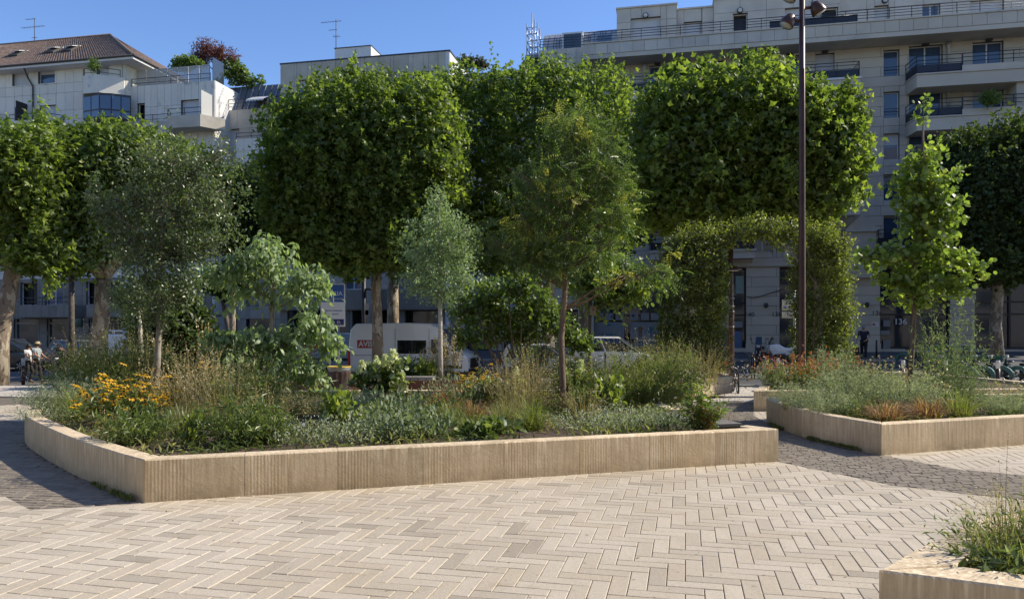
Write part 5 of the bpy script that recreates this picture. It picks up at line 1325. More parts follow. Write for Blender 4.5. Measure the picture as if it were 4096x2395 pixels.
gr_ = young('young_tree', 'dark stemmed young tree with a wooden bird box under its low crown', [(2362, 1600, 15.5), (2360, 1450, 15.5), (2358, 1300, 15.5), (2362, 1180, 15.5), (2370, 1100, 15.5)], [.055, .048, .042, .038, .03, .015],
    [LX(2380, 1120, 15.5, 110, 55), LX(2500, 1100, 15.5, 120, 45), LX(2460, 1170, 15.5, 100, 40), LX(2560, 1140, 15.5, 70, 40), LX(2420, 1050, 15.5, 90, 40)],
    380, 7, 'wide', .10, lf_bush, bk_dark, 36, tw=.35, droop=.2)
D6 = 14.0
young('alder_tree', 'slim young tree with round glossy leaves standing in the right planter', [(3636, 1580, D6), (3645, 1450, D6), (3655, 1300, D6), (3660, 1150, D6), (3668, 900, D6), (3690, 620, D6), (3694, 470, D6)], [.055, .045, .042, .04, .035, .026, .012, .005],
    [LX(3690, 640, D6, 60, 50), LX(3720, 700, D6, 70, 50), LX(3670, 760, D6, 80, 60), LX(3760, 800, D6, 80, 55), LX(3640, 840, D6, 50, 40), LX(3700, 890, D6, 100, 60), LX(3800, 900, D6, 60, 50), LX(3600, 1010, D6, 90, 40), LX(3700, 1000, D6, 100, 60), LX(3830, 1040, D6, 80, 35), LX(3490, 1020, D6, 50, 25), LX(3600, 1130, D6, 70, 35), LX(3720, 1110, D6, 90, 50), LX(3810, 1160, D6, 60, 35), LX(3670, 1200, D6, 70, 35), LX(3880, 1080, D6, 40, 25)],
    430, 7, 'round', .095, lf_alder, bk_brown, 37, tw=.3, up=.3, start=.35, shell=.2, sub=4, r0=.4)
# the wispy leader of that tree is part of it
al = [o for o in C.objects if o.get('label', '').startswith('slim young tree with round')][0]
bb_ = al.location; lm = rel([LX(3700, 415, D6, 30, 40), LX(3680, 470, D6, 40, 25), LX(3830, 690, D6, 50, 25)], bb_)
foliage('leader_leaves', lm, 26, 6, 'round', .07, lf_alder, al, .25, seed=38, shell=.2)
# multi-stem shrub left of the golden tree
D5 = 14.3
sh = thing('large_shrub', 'many stemmed upright shrub with arching branches left of the golden tree trunk', 'shrub', (PX(2060, D5), D5, .33)); bb_ = sh.location
rnd = random.Random(9); lms = [LX(x, y, D5, rx, rz, dd=dd) for x, y, rx, rz, dd in ((1950, 1180, 90, 60, .2), (2080, 1150, 80, 60, -.2), (1870, 1240, 70, 60, 0), (2000, 1260, 90, 60, .3), (2150, 1230, 90, 70, 0), (2230, 1270, 70, 60, .2), (1870, 1340, 60, 50, -.2), (2270, 1340, 60, 60, 0), (2100, 1330, 80, 40, .3), (1960, 1350, 60, 40, .3), (2330, 1370, 50, 40, 0))]
for i in range(18):
    l = lms[i % len(lms)]; b0 = Vector((rnd.uniform(-.25, .3), rnd.uniform(-.2, .2), 0)); e = Vector(l[:3])-bb_+Vector((rnd.uniform(-.3, .3), rnd.uniform(-.2, .2), rnd.uniform(-.1, .25)))
    m1 = b0.lerp(e, .4)+Vector((0, 0, .1)); mb = MB().tube([b0, m1, b0.lerp(e, .75)+Vector((0, 0, .07)), e], [.02, .015, .011, .005], 5); mb.build('stem', bk_brown, sh)
foliage('leaves', rel(lms, bb_), 560, 10, 'wide', .085, lf_bush, sh, .36, seed=39, twigs=bk_brown, droop=.1, shell=.15)
# hornbeam arch: two legs joining overhead
da = 20.3
ar = thing('leafy_arch', 'hornbeam trained as an arch over the path beside the tall lamp post', 'hedge', (PX(2790, da), da, .1)); bb_ = ar.location
legL = [LX(2770, y, da, 125, 105, .55) for y in (1400, 1290, 1190, 1110)]+[LX(2780, 1040, da, 110, 80, .5)]
legR = [LX(3285, y, da+.3, 105, 100, .5) for y in (1390, 1280, 1190, 1110)]+[LX(3280, 1040, da+.3, 90, 70, .5)]
top = [LX(2860, 950, da, 90, 50, .45), LX(2960, 925, da, 70, 35, .4), LX(3060, 920, da, 70, 35, .4), LX(3150, 930, da, 90, 45, .4), LX(3260, 950, da, 100, 50, .45), LX(2760, 965, da, 75, 45, .4), LX(2700, 1010, da, 60, 50, .4), LX(3340, 1000, da, 55, 50, .4)]
foliage('leg_leaves', rel(legL, bb_), 2300, 9, 'ovate', .085, lf_horn, ar, .30, 4, .35, seed=41, twigs=bk_brown, up=.15, flat=.6, rej=.8)
foliage('leg_leaves', rel(legR, bb_), 1700, 9, 'ovate', .085, lf_horn, ar, .30, 4, .35, seed=42, twigs=bk_brown, up=.15, flat=.6, rej=.8)
sprays('loose_shoots', rel(legL+legR+top, bb_), 170, 4, 8, 'ovate', .085, lf_horn, ar, .26, 2, 44, .4)
foliage('top_leaves', rel(top, bb_), 950, 9, 'ovate', .08, lf_horn, ar, .30, 2, .3, seed=43, twigs=bk_brown, up=.5, rej=.8)
rnd = random.Random(4)
for (p0, ends) in ((2740, ((2960, 930), (2880, 960), (2800, 940), (2730, 960))), (3270, ((3060, 925), (3140, 945), (3200, 950), (3300, 960)))):
    for (e0, e1) in ends:
        a = Vector((PX(p0+rnd.uniform(-30, 30), da)-bb_.x, 0, .2)); e = Vector((PX(e0, da)-bb_.x, rnd.uniform(-.2, .2), ZD(e1, da)-bb_.z))
        mid = Vector((PX(p0, da)-bb_.x+rnd.uniform(-.1, .1), 0, ZD(1130, da)-bb_.z)); MB().tube([a, mid, mid.lerp(e, .55)+Vector((0, 0, .12)), e], [.05, .035, .022, .008], 6).build('stem', bk_grey, ar)
# rooftop plants
def roof_plant(name, label, px, py, d, lumps, m_, n, tpl, size, seed):
    x, y = PX(px, d), d; z = ZD(py, d); t = thing(name, label, 'rooftop plant', (x, y, z)); lm = rel([LX(*l[:2], d, *l[2:]) for l in lumps], (x, y, z))
    limbs(t, [(0, 0, -.3), (0, 0, .3), (0, 0, .8)], [.06, .05, .03], lm, bk_dark, 'stems', 0, .7, 3, seed); foliage('leaves', lm, n, 8, tpl, size, m_, t, .4, seed=seed, shell=.2)
roof_plant('red_maple', 'dark red maple on the terrace of the pale panelled block', 850, 290, 62, [(830, 200, 60, 40), (880, 225, 70, 35), (800, 240, 40, 30), (930, 240, 30, 22)], lf_red, 420, 'lance', .26, 51)
roof_plant('green_bush', 'dark green bush left of the red maple on the terrace', 740, 290, 60.5, [(730, 260, 45, 25), (770, 250, 40, 20)], lf_bush, 170, 'wide', .2, 52)
roof_plant('green_bush', 'bright green bush hanging over the terrace end right of the red maple', 940, 330, 62, [(935, 290, 50, 45), (975, 310, 35, 35), (1000, 340, 20, 18), (1040, 325, 18, 20)], lf_bush, 330, 'wide', .2, 53)
roof_plant('pine_shrub', 'flat topped pine shrub on the rear roof right of the central grey building', 1880, 300, 61, [(1880, 250, 55, 16), (1850, 265, 30, 16), (1925, 262, 32, 16)], lf_pine, 260, 'dot', .28, 54)
roof_plant('potted_tree', 'small potted tree on the upper balcony of the pale panelled block', 372, 330, 53, [(375, 262, 22, 24)], lf_bush, 60, 'lance', .2, 55)
roof_plant('potted_palm', 'bushy potted plant behind the balcony rail on the right block', 3950, 415, 43.2, [(3955, 395, 32, 22)], lf_bush, 60, 'lance', .3, 56)

# ---- perennials: prototype clumps built from stems, leaves and flowers
def stems_np(n, h, spread, r0, curve, w, seed, hv=.25, segs=4, lean=0.):
    g_ = np.random.default_rng(seed); th = g_.random(n)*2*np.pi; rr = r0*np.sqrt(g_.random(n)); base = np.stack([rr*np.cos(th), rr*np.sin(th), np.zeros(n)], 1)
    th2 = th+g_.normal(size=n)*.6; out = np.stack([np.cos(th2), np.sin(th2), np.zeros(n)], 1); ln = spread*(g_.random(n)**.7); H = h*(1-hv+2*hv*g_.random(n))*(1-.25*(g_.random(n)))*(1-.5*(ln/max(1e-3, spread))**2)
    u = np.linspace(0, 1, segs+1)
    P = base[:, None]+out[:, None]*(ln[:, None]*(.35*u+.65*u**2))[..., None]
    P[..., 2] += H[:, None]*(u-curve*u**2.5)
    wd = np.cross(out, [0, 0, 1])*1.0+g_.normal(size=(n, 3))*.5; wd[:, 2] *= .3; wd = unit(wd)*w
    tp = (1-u*.85)
    A = P-wd[:, None]*tp[None, :, None]*.5; B = P+wd[:, None]*tp[None, :, None]*.5
    V = np.stack([A, B], 2).reshape(n, -1, 3); k = (segs+1)*2; f = []
    for i in range(segs): f += [(2*i, 2*i+1, 2*i+3), (2*i, 2*i+3, 2*i+2)]
    Fc = (np.array(f)[None]+(np.arange(n)*k)[:, None, None]).reshape(-1, 3); tone = np.repeat(g_.random(n), k)
    return P, u, V.reshape(-1, 3), Fc, tone, g_
def interp(P, u, q):
    i = np.clip(np.searchsorted(u, q)-1, 0, len(u)-2); f = (q-u[i])/(u[i+1]-u[i]); return P[:, i]*(1-f)+P[:, i+1]*f, unit(P[:, i+1]-P[:, i])
PROTO = {}
def plant_mesh(key, m_stem, n=60, h=.6, spread=.3, r0=.1, curve=.3, w=.006, leaf=None, lmat=None, lsize=.04, lper=6, lrange=(.2, 1), flower=None, fmat=None, fsize=.03, fper=0, frange=(.85, 1), seed=1, hv=.25, disc_=None, fmat2=None, ldrop=0, segs=4):
    P, u, V, Fc, tn, g_ = stems_np(n, h, spread, r0, curve, w, seed, hv, segs)
    parts = [('stems' if leaf else 'blades', npmesh('stems' if leaf else 'blades', V, Fc, m_stem, tn))]
    def put(tpl, m, size, per, rg, nm, outw=.8, upn=.6):
        Vs = []; Ts = []; Fs = []; off = 0
        for q in np.linspace(rg[0], rg[1], per):
            qq = np.clip(q+g_.normal()*.03, 0.02, .999); C_, D_ = interp(P, u, qq); k = len(C_)
            X = unit(rngd(g_, k)*outw+D_*.55+np.array([0, 0, -ldrop])); Nn = unit(np.array([0, 0, upn])+rngd(g_, k)*.6)
            v, f, t_ = scatter(tpl, C_+rngd(g_, k)*size*.3, X, Nn, size*(.7+.6*g_.random(k)), g_.random(k)); Vs.append(v); Fs.append(f+off); Ts.append(t_); off += len(v)
        parts.append((nm, npmesh(nm, np.concatenate(Vs), np.concatenate(Fs), m, np.concatenate(Ts))))
    if leaf: put(leaf, lmat or m_stem, lsize, lper, lrange, 'leaves')
    if flower and fper: put(flower, fmat, fsize, fper, frange, 'flowers', 1, .9)
    if disc_:
        # ray flowers: petals round a dark centre at every stem tip
        C_, D_ = interp(P, u, .995); sel = g_.random(len(C_)) < disc_[1]; C_ = C_[sel]; k = len(C_); Vs = []; Fs = []; off = 0; npet = 8
        up_ = unit(np.array([0, 0, 1])+rngd(g_, k)*.45); a_ = unit(np.cross(up_, rngd(g_, k))); b_ = np.cross(up_, a_)
        for i in range(npet):
            an = 2*np.pi*i/npet; X = a_*np.cos(an)+b_*np.sin(an); v, f, t_ = scatter('lance' if disc_[0] == 'daisy' else 'ovate', C_+X*fsize*.12, X-up_*.25, up_, np.full(k, fsize*.62), g_.random(k)); Vs.append(v); Fs.append(f+off); off += len(v)
        parts.append(('petals', npmesh('petals', np.concatenate(Vs), np.concatenate(Fs), fmat, np.full(off, .6))))
        mb = MB()
        for i in range(k): mb.lathe([(fsize*.17, -.004), (fsize*.15, fsize*.12), (fsize*.02, fsize*.2)], 5, tuple(C_[i]))
        parts.append(('seed_heads', mb.mesh('seed_heads', fmat2)))
    PROTO[key] = parts
def rngd(g_, k): return unit(g_.normal(size=(k, 3)))
def put_plant(key, name, label, px, py, d, scale=1, group=None, cat='plant', rz=None, z=.335, h=1):
    x = PX(px, d); t = thing(name, label, cat, (x, d, z), rnd.uniform(0, 6.28) if rz is None else rz, group); t.scale = (scale, scale, scale*h)
    for nm, me in PROTO[key]:
        o = mkobj(nm, me, t)
        if nm in ('blades', 'leaves', 'stems', 'flowers', 'petals', 'seed_heads'): o['kind'] = 'stuff'
    return t
g_green = leafmat('grass_green', (0.097, 0.131, 0.030), (0.193, 0.228, 0.055), (0.344, 0.359, 0.110), .4, .5, .05)
g_dry = leafmat('grass_dry', (0.192, 0.156, 0.072), (0.360, 0.300, 0.156), (0.504, 0.432, 0.240), .4, .6, .03)
g_olive = leafmat('grass_olive', (0.124, 0.138, 0.048), (0.248, 0.248, 0.097), (0.386, 0.359, 0.166), .4, .5, .04)
g_red = leafmat('sedge_bronze', (.17, .085, .045), (.32, .19, .11), (.52, .38, .26), .4, .5, .04)
g_silver = leafmat('silver_leaf', (.20, .235, .16), (.34, .38, .27), (.46, .49, .38), .3, .6, .03)
g_blue = leafmat('blue_green_leaf', (.11, .15, .085), (.20, .245, .14), (.30, .34, .22), .35, .5, .03)
g_herb = leafmat('herb_leaf', (0.068, 0.110, 0.030), (0.152, 0.200, 0.058), (0.248, 0.276, 0.083), .42, .45, .05)
g_lime = leafmat('lime_leaf', (0.096, 0.138, 0.026), (0.192, 0.240, 0.054), (0.312, 0.336, 0.084), .5, .45, .05)
g_brownst = leafmat('brown_stem', (.10, .07, .04), (.2, .14, .08), (.28, .2, .12), .2)
g_cover = leafmat('cover_leaf', (0.062, 0.097, 0.028), (0.166, 0.193, 0.062), (0.359, 0.331, 0.152), .4, .5, .03)
f_tan = leafmat('tan_seed', (0.288, 0.216, 0.120), (0.504, 0.396, 0.240), (0.600, 0.540, 0.360), .3)
f_yel = leafmat('yellow_petal', (.5, .26, .01), (.76, .45, .015), (.85, .56, .03), .3)
f_wht = leafmat('white_petal', (.6, .6, .55), (.8, .8, .75), None, .3)
f_cream = leafmat('cream_petal', (.45, .5, .28), (.68, .70, .48), (.8, .79, .62), .3)
f_red = leafmat('rust_leaf', (.22, .06, .03), (.40, .13, .06), (.5, .26, .12), .4)
f_dark = mat('dark_seed', (.03, .015, .01), rough=.9)
plant_mesh('grass', g_green, n=190, h=.52, spread=.42, r0=.10, curve=.45, w=.0075, seed=1, segs=5)
plant_mesh('sedge_dark', g_olive, n=260, h=.46, spread=.42, r0=.10, curve=.6, w=.006, seed=2, segs=5)
plant_mesh('bronze', g_red, n=300, h=.42, spread=.38, r0=.12, curve=.6, w=.009, seed=3, segs=5)
plant_mesh('airy', g_dry, n=170, h=.72, spread=.42, r0=.16, curve=.2, w=.0045, leaf='dot', lmat=f_tan, lsize=.018, lper=7, lrange=(.55, 1), seed=4)
plant_mesh('airy_green', g_olive, n=150, h=.70, spread=.40, r0=.2, curve=.2, w=.005, leaf='lance', lmat=g_herb, lsize=.06, lper=7, lrange=(.1, .85), flower='dot', fmat=f_tan, fsize=.02, fper=3, frange=(.85, 1), seed=5)
plant_mesh('green_bush', g_herb, n=110, h=.55, spread=.36, r0=.18, curve=.25, w=.006, leaf='lance', lmat=g_herb, lsize=.075, lper=10, lrange=(.15, 1), seed=6)
plant_mesh('silver', g_silver, n=260, h=.58, spread=.42, r0=.2, curve=.25, w=.004, leaf='lance', lmat=g_silver, lsize=.04, lper=11, lrange=(.1, 1), seed=7)
plant_mesh('rosemary', g_blue, n=105, h=1.15, spread=.36, r0=.3, curve=.05, w=.006, leaf='lance', lmat=g_blue, lsize=.055, lper=22, lrange=(.1, 1), seed=8, hv=.35)
plant_mesh('lowblue', g_blue, n=110, h=.30, spread=.34, r0=.25, curve=.3, w=.004, leaf='wide', lmat=g_blue, lsize=.04, lper=7, lrange=(.2, 1), seed=9)
plant_mesh('coneflower', g_herb, n=130, h=.60, spread=.26, r0=.25, curve=.15, w=.005, leaf='lance', lmat=g_herb, lsize=.08, lper=7, lrange=(.1, .8), fsize=.06, fmat=f_yel, fmat2=f_dark, disc_=('daisy2', .9), seed=10)
plant_mesh('spikes', g_olive, n=46, h=.95, spread=.25, r0=.18, curve=.05, w=.006, leaf='wide', lmat=f_tan, lsize=.032, lper=24, lrange=(.35, 1), seed=11)
plant_mesh('fluffy', g_olive, n=90, h=.75, spread=.32, r0=.12, curve=.25, w=.005, seed=12, segs=5)
plant_mesh('white_cover', g_herb, n=150, h=.22, spread=.35, r0=.35, curve=.2, w=.004, leaf='ovate', lmat=g_silver, lsize=.03, lper=5, lrange=(.2, .95), flower='ovate', fmat=f_wht, fsize=.014, fper=1, frange=(.97, 1), seed=13)
plant_mesh('nandina', g_brownst, n=40, h=.95, spread=.42, r0=.12, curve=.12, w=.010, leaf='lance', lmat=lf_bush, lsize=.12, lper=16, lrange=(.2, 1), flower='lance', fmat=f_red, fsize=.09, fper=5, frange=(.15, .7), seed=14, ldrop=.3)
plant_mesh('redshrub', g_brownst, n=110, h=.52, spread=.45, r0=.35, curve=.1, w=.005, leaf='ovate', lmat=g_herb, lsize=.045, lper=9, lrange=(.2, .8), flower='ovate', fmat=f_red, fsize=.04, fper=5, frange=(.7, 1), seed=15)
plant_mesh('umbel', g_olive, n=170, h=.62, spread=.46, r0=.3, curve=.1, w=.004, leaf='lance', lmat=g_herb, lsize=.05, lper=5, lrange=(.1, .7), flower='round', fmat=f_tan, fsize=.024, fper=2, frange=(.96, 1), seed=16)
plant_mesh('wild_big', g_olive, n=620, h=1.05, spread=.95, r0=.5, curve=.15, w=.005, leaf='lance', lmat=g_herb, lsize=.07, lper=8, lrange=(.05, .75), flower='dot', fmat=f_tan, fsize=.022, fper=4, frange=(.8, 1), seed=17)
plant_mesh('lime', g_lime, n=40, h=.42, spread=.22, r0=.12, curve=.3, w=.006, leaf='wide', lmat=g_lime, lsize=.075, lper=7, lrange=(.2, 1), seed=18)
plant_mesh('dead', g_red, n=60, h=.22, spread=.16, r0=.08, curve=.6, w=.02, seed=19)
plant_mesh('broad', g_herb, n=36, h=.28, spread=.25, r0=.14, curve=.4, w=.006, leaf='wide', lmat=g_herb, lsize=.10, lper=5, lrange=(.4, 1), seed=20)
plant_mesh('dotty', g_brownst, n=60, h=.75, spread=.5, r0=.3, curve=.1, w=.003, leaf='dot', lmat=g_brownst, lsize=.02, lper=2, lrange=(.5, .9), disc_=('x', .9), fmat=g_brownst, fmat2=f_dark, fsize=.05, seed=21)
plant_mesh('pampas', g_olive, n=26, h=.62, spread=.22, r0=.1, curve=.1, w=.006, leaf='dot', lmat=f_tan, lsize=.026, lper=22, lrange=(.72, 1), seed=22)
rnd = random.Random(77)
# (proto, name, label, px, py_base, d, scale, height factor)
PL = [
 ('wild_big', 'meadow_plant', 'tall wild airy meadow plants billowing over the left end of the long planter', 395, 0, 13.4, .92, 1.2),
 ('wild_big', 'meadow_plant', 'tall airy meadow plants in front of the thick mottled trunk', 560, 0, 14.2, .95, 1.2),
 ('silver', 'silver_bush', 'grey green soft bush spilling over the far left rim of the long planter', 205, 0, 12.1, 1.1, .7),
 ('silver', 'silver_bush', 'small grey bush just right of the planter left tip', 300, 0, 12.4, 1.2, .8),
 ('grass', 'grass_clump', 'bright yellow green grass clump left of the yellow flowers', 300, 0, 11.1, 1.15, 1.1),
 ('white_cover', 'low_cover_plant', 'low leafy mat against the curved left wall', 190, 0, 11.0, .9, 1),
 ('coneflower', 'coneflower_clump', 'dome of yellow coneflowers at the left of the long planter', 505, 0, 10.4, 1.35, .98),
 ('green_bush', 'leafy_bush', 'fern like green bush below the yellow coneflowers by the front left wall', 545, 0, 8.7, .95, .85),
 ('dead', 'withered_plant', 'withered rust red leaves below the yellow coneflowers', 440, 0, 9.7, 1.3, 1.4),
 ('sedge_dark', 'sedge_clump', 'dark arching sedge clump right of the fern like bush', 740, 0, 9.3, 1.35, 1.1),
 ('airy', 'dry_grass_clump', 'pale dry airy grass right of the young tree trunk', 800, 0, 11.2, 1.35, 1),
 ('airy', 'dry_grass_clump', 'reddish dry airy grass in the left middle of the long planter', 900, 0, 10.2, 1.3, 1),
 ('airy_green', 'airy_perennial', 'green and straw airy perennial in the middle left of the long planter', 1010, 0, 10.6, 1.4, .95),
 ('airy_green', 'airy_perennial', 'wispy perennial drooping toward the bare soil patch', 1130, 0, 11.2, 1.1, .5),
 ('green_bush', 'leafy_bush', 'dense dark leafy bush by the front wall left of the yellowed leaves', 965, 0, 8.6, 1.05, .95),
 ('green_bush', 'leafy_bush', 'smaller leafy bush with a few yellowed leaves at the front wall', 1060, 0, 8.8, .8, .9),
 ('lime', 'climber', 'slim bright green upright climber between the sedge and leafy bush', 770, 0, 8.4, .55, 1.7),
 ('lime', 'leafy_perennial', 'lime green heart leaved plant beside the bare soil', 1370, 0, 9.6, .95, 1.3),
 ('white_cover', 'flowering_cover', 'pale low mat with tiny white flowers at the front wall, left patch', 1230, 0, 9.0, 1.1, 1),
 ('white_cover', 'flowering_cover', 'pale low mat with tiny white flowers at the front wall, right patch', 1400, 0, 9.0, 1.15, 1.1),
 ('lowblue', 'blue_green_mound', 'blue green low mound by the front wall below the hydrangeas', 1560, 0, 9.2, 1.15, 1.1),
 ('lowblue', 'blue_green_mound', 'blue green mound just right of the mound below the hydrangeas', 1690, 0, 9.3, 1.0, 1.2),
 ('lowblue', 'blue_green_mound', 'taller blue green mound behind the two front mounds', 1590, 0, 10.0, 1.1, 1.5),
 ('silver', 'silver_bush', 'pale catmint like bush left of the cream hydrangeas', 1420, 0, 11.4, 1.2, .62),
 ('green_bush', 'leafy_bush', 'green bush in front of the hydrangea stems', 1500, 0, 10.7, 1.0, .5),
 ('redshrub', 'bronze_perennial', 'dark bronze perennial right of the hydrangeas', 1690, 0, 11.2, 1.0, .8),
 ('grass', 'grass_clump', 'green grass clump behind the heart leaved ground cover', 1815, 0, 10.2, 1.0, 1.1),
 ('sedge_dark', 'sedge_clump', 'olive sedge clump left of the golden tree trunk', 2010, 0, 10.2, 1.15, 1.1),
 ('grass', 'grass_clump', 'glossy grass clump hanging over the wall left of the golden tree', 2130, 0, 9.9, 1.2, 1.05),
 ('grass', 'grass_clump', 'grass clump at the front wall with mint below it', 1880, 0, 9.6, 1.0, .8),
 ('broad', 'mint_patch', 'bright mint green broad leaved patch at the front wall', 1960, 0, 9.35, 1.1, .7),
 ('bronze', 'bronze_sedge', 'rusty sedge clump in the middle of the long planter', 1900, 0, 10.9, 1.2, 1),
 ('airy', 'dry_grass_clump', 'rust coloured dry grass behind the sedge clumps', 2080, 0, 11.4, 1.3, .9),
 ('airy', 'dry_grass_clump', 'rust coloured grass at the foot of the many stemmed shrub', 2150, 0, 12.4, 1.3, 1),
 ('coneflower', 'coneflower_clump', 'small orange yellow coneflower clump in front of the many stemmed shrub', 1910, 0, 13.4, .95, 1.15),
 ('coneflower', 'coneflower_clump', 'few yellow coneflowers left of the tiered dogwood', 830, 0, 14.4, 1.1, 1.1),
 ('airy_green', 'airy_perennial', 'airy green perennial behind the golden tree trunk', 2300, 0, 12.6, 1.2, 1),
 ('lime', 'leafy_perennial', 'lime green leafy plant at the foot of the wild airy bush', 2440, 0, 11.6, 1.1, 1.3),
 ('dead', 'withered_plant', 'withered orange brown clump right of the golden tree trunk', 2390, 0, 11.0, 1.1, 1.3),
 ('green_bush', 'leafy_bush', 'dark broad leaved plant beside the withered orange clump', 2340, 0, 11.9, .9, .8),
 ('wild_big', 'meadow_plant', 'big rounded bush of wild airy stems below the left leg of the arch', 2575, 0, 13.2, 1.0, .98),
 ('wild_big', 'meadow_plant', 'wild airy stems in the right middle of the long planter', 2690, 0, 14.0, .75, 1.1),
 ('white_cover', 'flowering_cover', 'yellow green low mat at the front wall right of the golden tree', 2350, 0, 9.9, 1.1, 1),
 ('white_cover', 'flowering_cover', 'grey green low mat in the right front of the long planter', 2520, 0, 10.1, 1.2, 1.1),
 ('white_cover', 'flowering_cover', 'low flowering mat near the right end of the front wall', 2680, 0, 10.2, 1.1, 1),
 ('airy_green', 'airy_perennial', 'soft airy mound near the curved pale wall end', 2590, 0, 11.6, .6, .4),
 ('nandina', 'nandina_bush', 'green and red leaved bamboo like bush beside the slatted seat', 2815, 0, 9.75, .78, .68),
 ('dotty', 'seedhead_perennial', 'thin stems with dark round seed heads behind the bamboo like bush', 2870, 0, 10.9, .9, 1.1),
 ('spikes', 'seed_spike_perennial', 'tall straw coloured seed spikes left of the tiered dogwood', 850, 0, 15.4, 1.15, 1),
 ('spikes', 'seed_spike_perennial', 'straw coloured seed spikes behind the young tree stems', 640, 0, 15.6, .95, 1),
 ('pampas', 'plume_grass', 'cream plumes beside the yellow coneflower dome', 590, 0, 12.6, 1.1, .95),
 ('pampas', 'plume_grass', 'cream upright plumes right of the young tree trunk', 720, 0, 13.2, 1.1, 1.05),
 ('green_bush', 'leafy_bush', 'green leafy bush between young tree trunk and tiered dogwood', 700, 0, 14.2, 1.2, 1),
 ('airy', 'dry_grass_clump', 'straw grass filling the bed left of the young tree trunk', 560, 0, 13.8, 1.4, 1.0),
 ('airy_green', 'airy_perennial', 'green haze of stems in front of the tiered dogwood', 950, 0, 12.8, 1.3, .8),
 ('sedge_dark', 'sedge_clump', 'low dark sedge under the tiered dogwood', 1150, 0, 13.0, 1.1, .6),
 ('white_cover', 'flowering_cover', 'white flowered perennial in front of the rust steel planter', 1840, 0, 13.0, 1.2, 1.9),
 ('sedge_dark', 'sedge_clump', 'dark sedge below the rust brown steel planter', 1760, 0, 12.4, 1.2, .9),
 ('airy', 'dry_grass_clump', 'straw grass at the feet of the coneflower dome', 690, 0, 10.6, 1.2, .9),
 ('airy', 'dry_grass_clump', 'low straw grass between leafy bush and bare soil', 1080, 0, 9.8, 1.1, .7),
 ('airy', 'dry_grass_clump', 'straw grass under the golden tree to its right', 2330, 0, 11.2, 1.0, .6),
 ('airy', 'dry_grass_clump', 'pale dry stems rising behind the big airy bush', 2480, 0, 14.2, 1.2, .7),
 ('airy', 'dry_grass_clump', 'straw grass in front of the many stemmed shrub', 2020, 0, 12.6, 1.3, .8),
 ('airy', 'dry_grass_clump', 'straw grass between the dogwood and the log shaped bin', 1230, 0, 12.0, 1.1, .35),
 # right planter
 ('silver', 'lavender_bush', 'silvery lavender at the left tip of the right planter', 3200, 0, 12.3, 1.15, .7),
 ('silver', 'lavender_bush', 'silvery lavender by the left wall of the right planter', 3320, 0, 11.5, 1.1, .62),
 ('silver', 'grey_mound', 'grey green mound between lavender and bronze sedge', 3400, 0, 12.3, 1.4, .9),
 ('rosemary', 'rosemary_bush', 'tall upright rosemary in front of the right leg of the arch', 3350, 0, 14.0, .8, .85),
 ('rosemary', 'rosemary_bush', 'upright rosemary left of the slim young tree in the right planter', 3480, 0, 13.9, .6, .8),
 ('bronze', 'bronze_sedge', 'bronze sedge clump by the corner of the right planter', 3545, 0, 10.6, 1.25, 1),
 ('bronze', 'bronze_sedge', 'smaller bronze sedge clump right of the corner clump', 3710, 0, 11.0, 1.3, 1.0),
 ('silver', 'grey_mound', 'soft grey green mound behind the bronze sedge', 3615, 0, 11.8, 1.35, .85),
 ('umbel', 'yarrow_clump', 'straw coloured flat topped yarrow at the foot of the slim young tree', 3590, 0, 12.8, 1.2, .85),
 ('umbel', 'yarrow_clump', 'straw coloured flat topped yarrow left of the slim young tree', 3480, 0, 13.3, 1.1, .85),
 ('grass', 'grass_clump', 'fountain of glossy green grass in the right planter', 3835, 0, 11.3, 1.5, .8),
 ('rosemary', 'rosemary_bush', 'tall rosemary with upright spires right of the slim young tree', 3800, 0, 13.3, 1.15, 1.08),
 ('rosemary', 'rosemary_bush', 'dense rosemary at the back right of the right planter', 3870, 0, 12.9, .8, .6),
 ('silver', 'lavender_bush', 'grey lavender at the right edge of the photo in the right planter', 4040, 0, 11.6, 1.1, .55),
 ('umbel', 'yarrow_clump', 'pale yarrow at the very right edge of the right planter', 4130, 0, 12.2, 1.0, .7),
 ('green_bush', 'leafy_bush', 'dark green leafy bush between bronze sedge and left wall', 3450, 0, 11.2, .7, .7),
 # small planter behind
 ('redshrub', 'red_shrub', 'red tinged shrub at the left of the small planter behind', 3160, 0, 16.6, 1.15, 1.1),
 ('redshrub', 'red_shrub', 'red tinged shrub in the middle of the small planter behind', 3270, 0, 16.8, 1.1, 1.1),
 ('redshrub', 'red_shrub', 'small red tinged shrub by the rosemary in the small planter behind', 3400, 0, 17.0, .9, 1.2),
 ('silver', 'lavender_bush', 'pale grass like lavender at the left tip of the small planter', 3095, 0, 16.9, .95, 1),
 ('silver', 'grey_mound', 'grey mound behind the red tinged shrubs', 3330, 0, 17.8, 1.3, 1.1),
 # rear planter and steel planter
 ('airy', 'dry_grass_clump', 'straw grass with seed heads at the end of the rear planter', 2830, 0, 19.0, 1.4, .9),
 ('airy_green', 'airy_perennial', 'airy stems in the rear planter above the slatted seat', 2720, 0, 18.6, 1.4, 1),
 ('wild_big', 'meadow_plant', 'meadow plants at the foot of the left arch leg', 2640, 0, 18.8, .9, .8),
 ('spikes', 'seed_spike_perennial', 'pale bleached spikes in the rust steel planter', 1800, 0, 20.0, 1.35, .95),
 ('spikes', 'seed_spike_perennial', 'bleached spikes beside the slab seat in the rust steel planter', 1730, 0, 20.3, 1.1, .8),
 ('green_bush', 'leafy_bush', 'dark green bush in the rust steel planter by the plane tree trunk', 1620, 0, 20.4, 1.4, .75),
 ('lime', 'leafy_perennial', 'lime green big leaved plant in the rust steel planter', 1700, 0, 19.7, 1.2, 1),
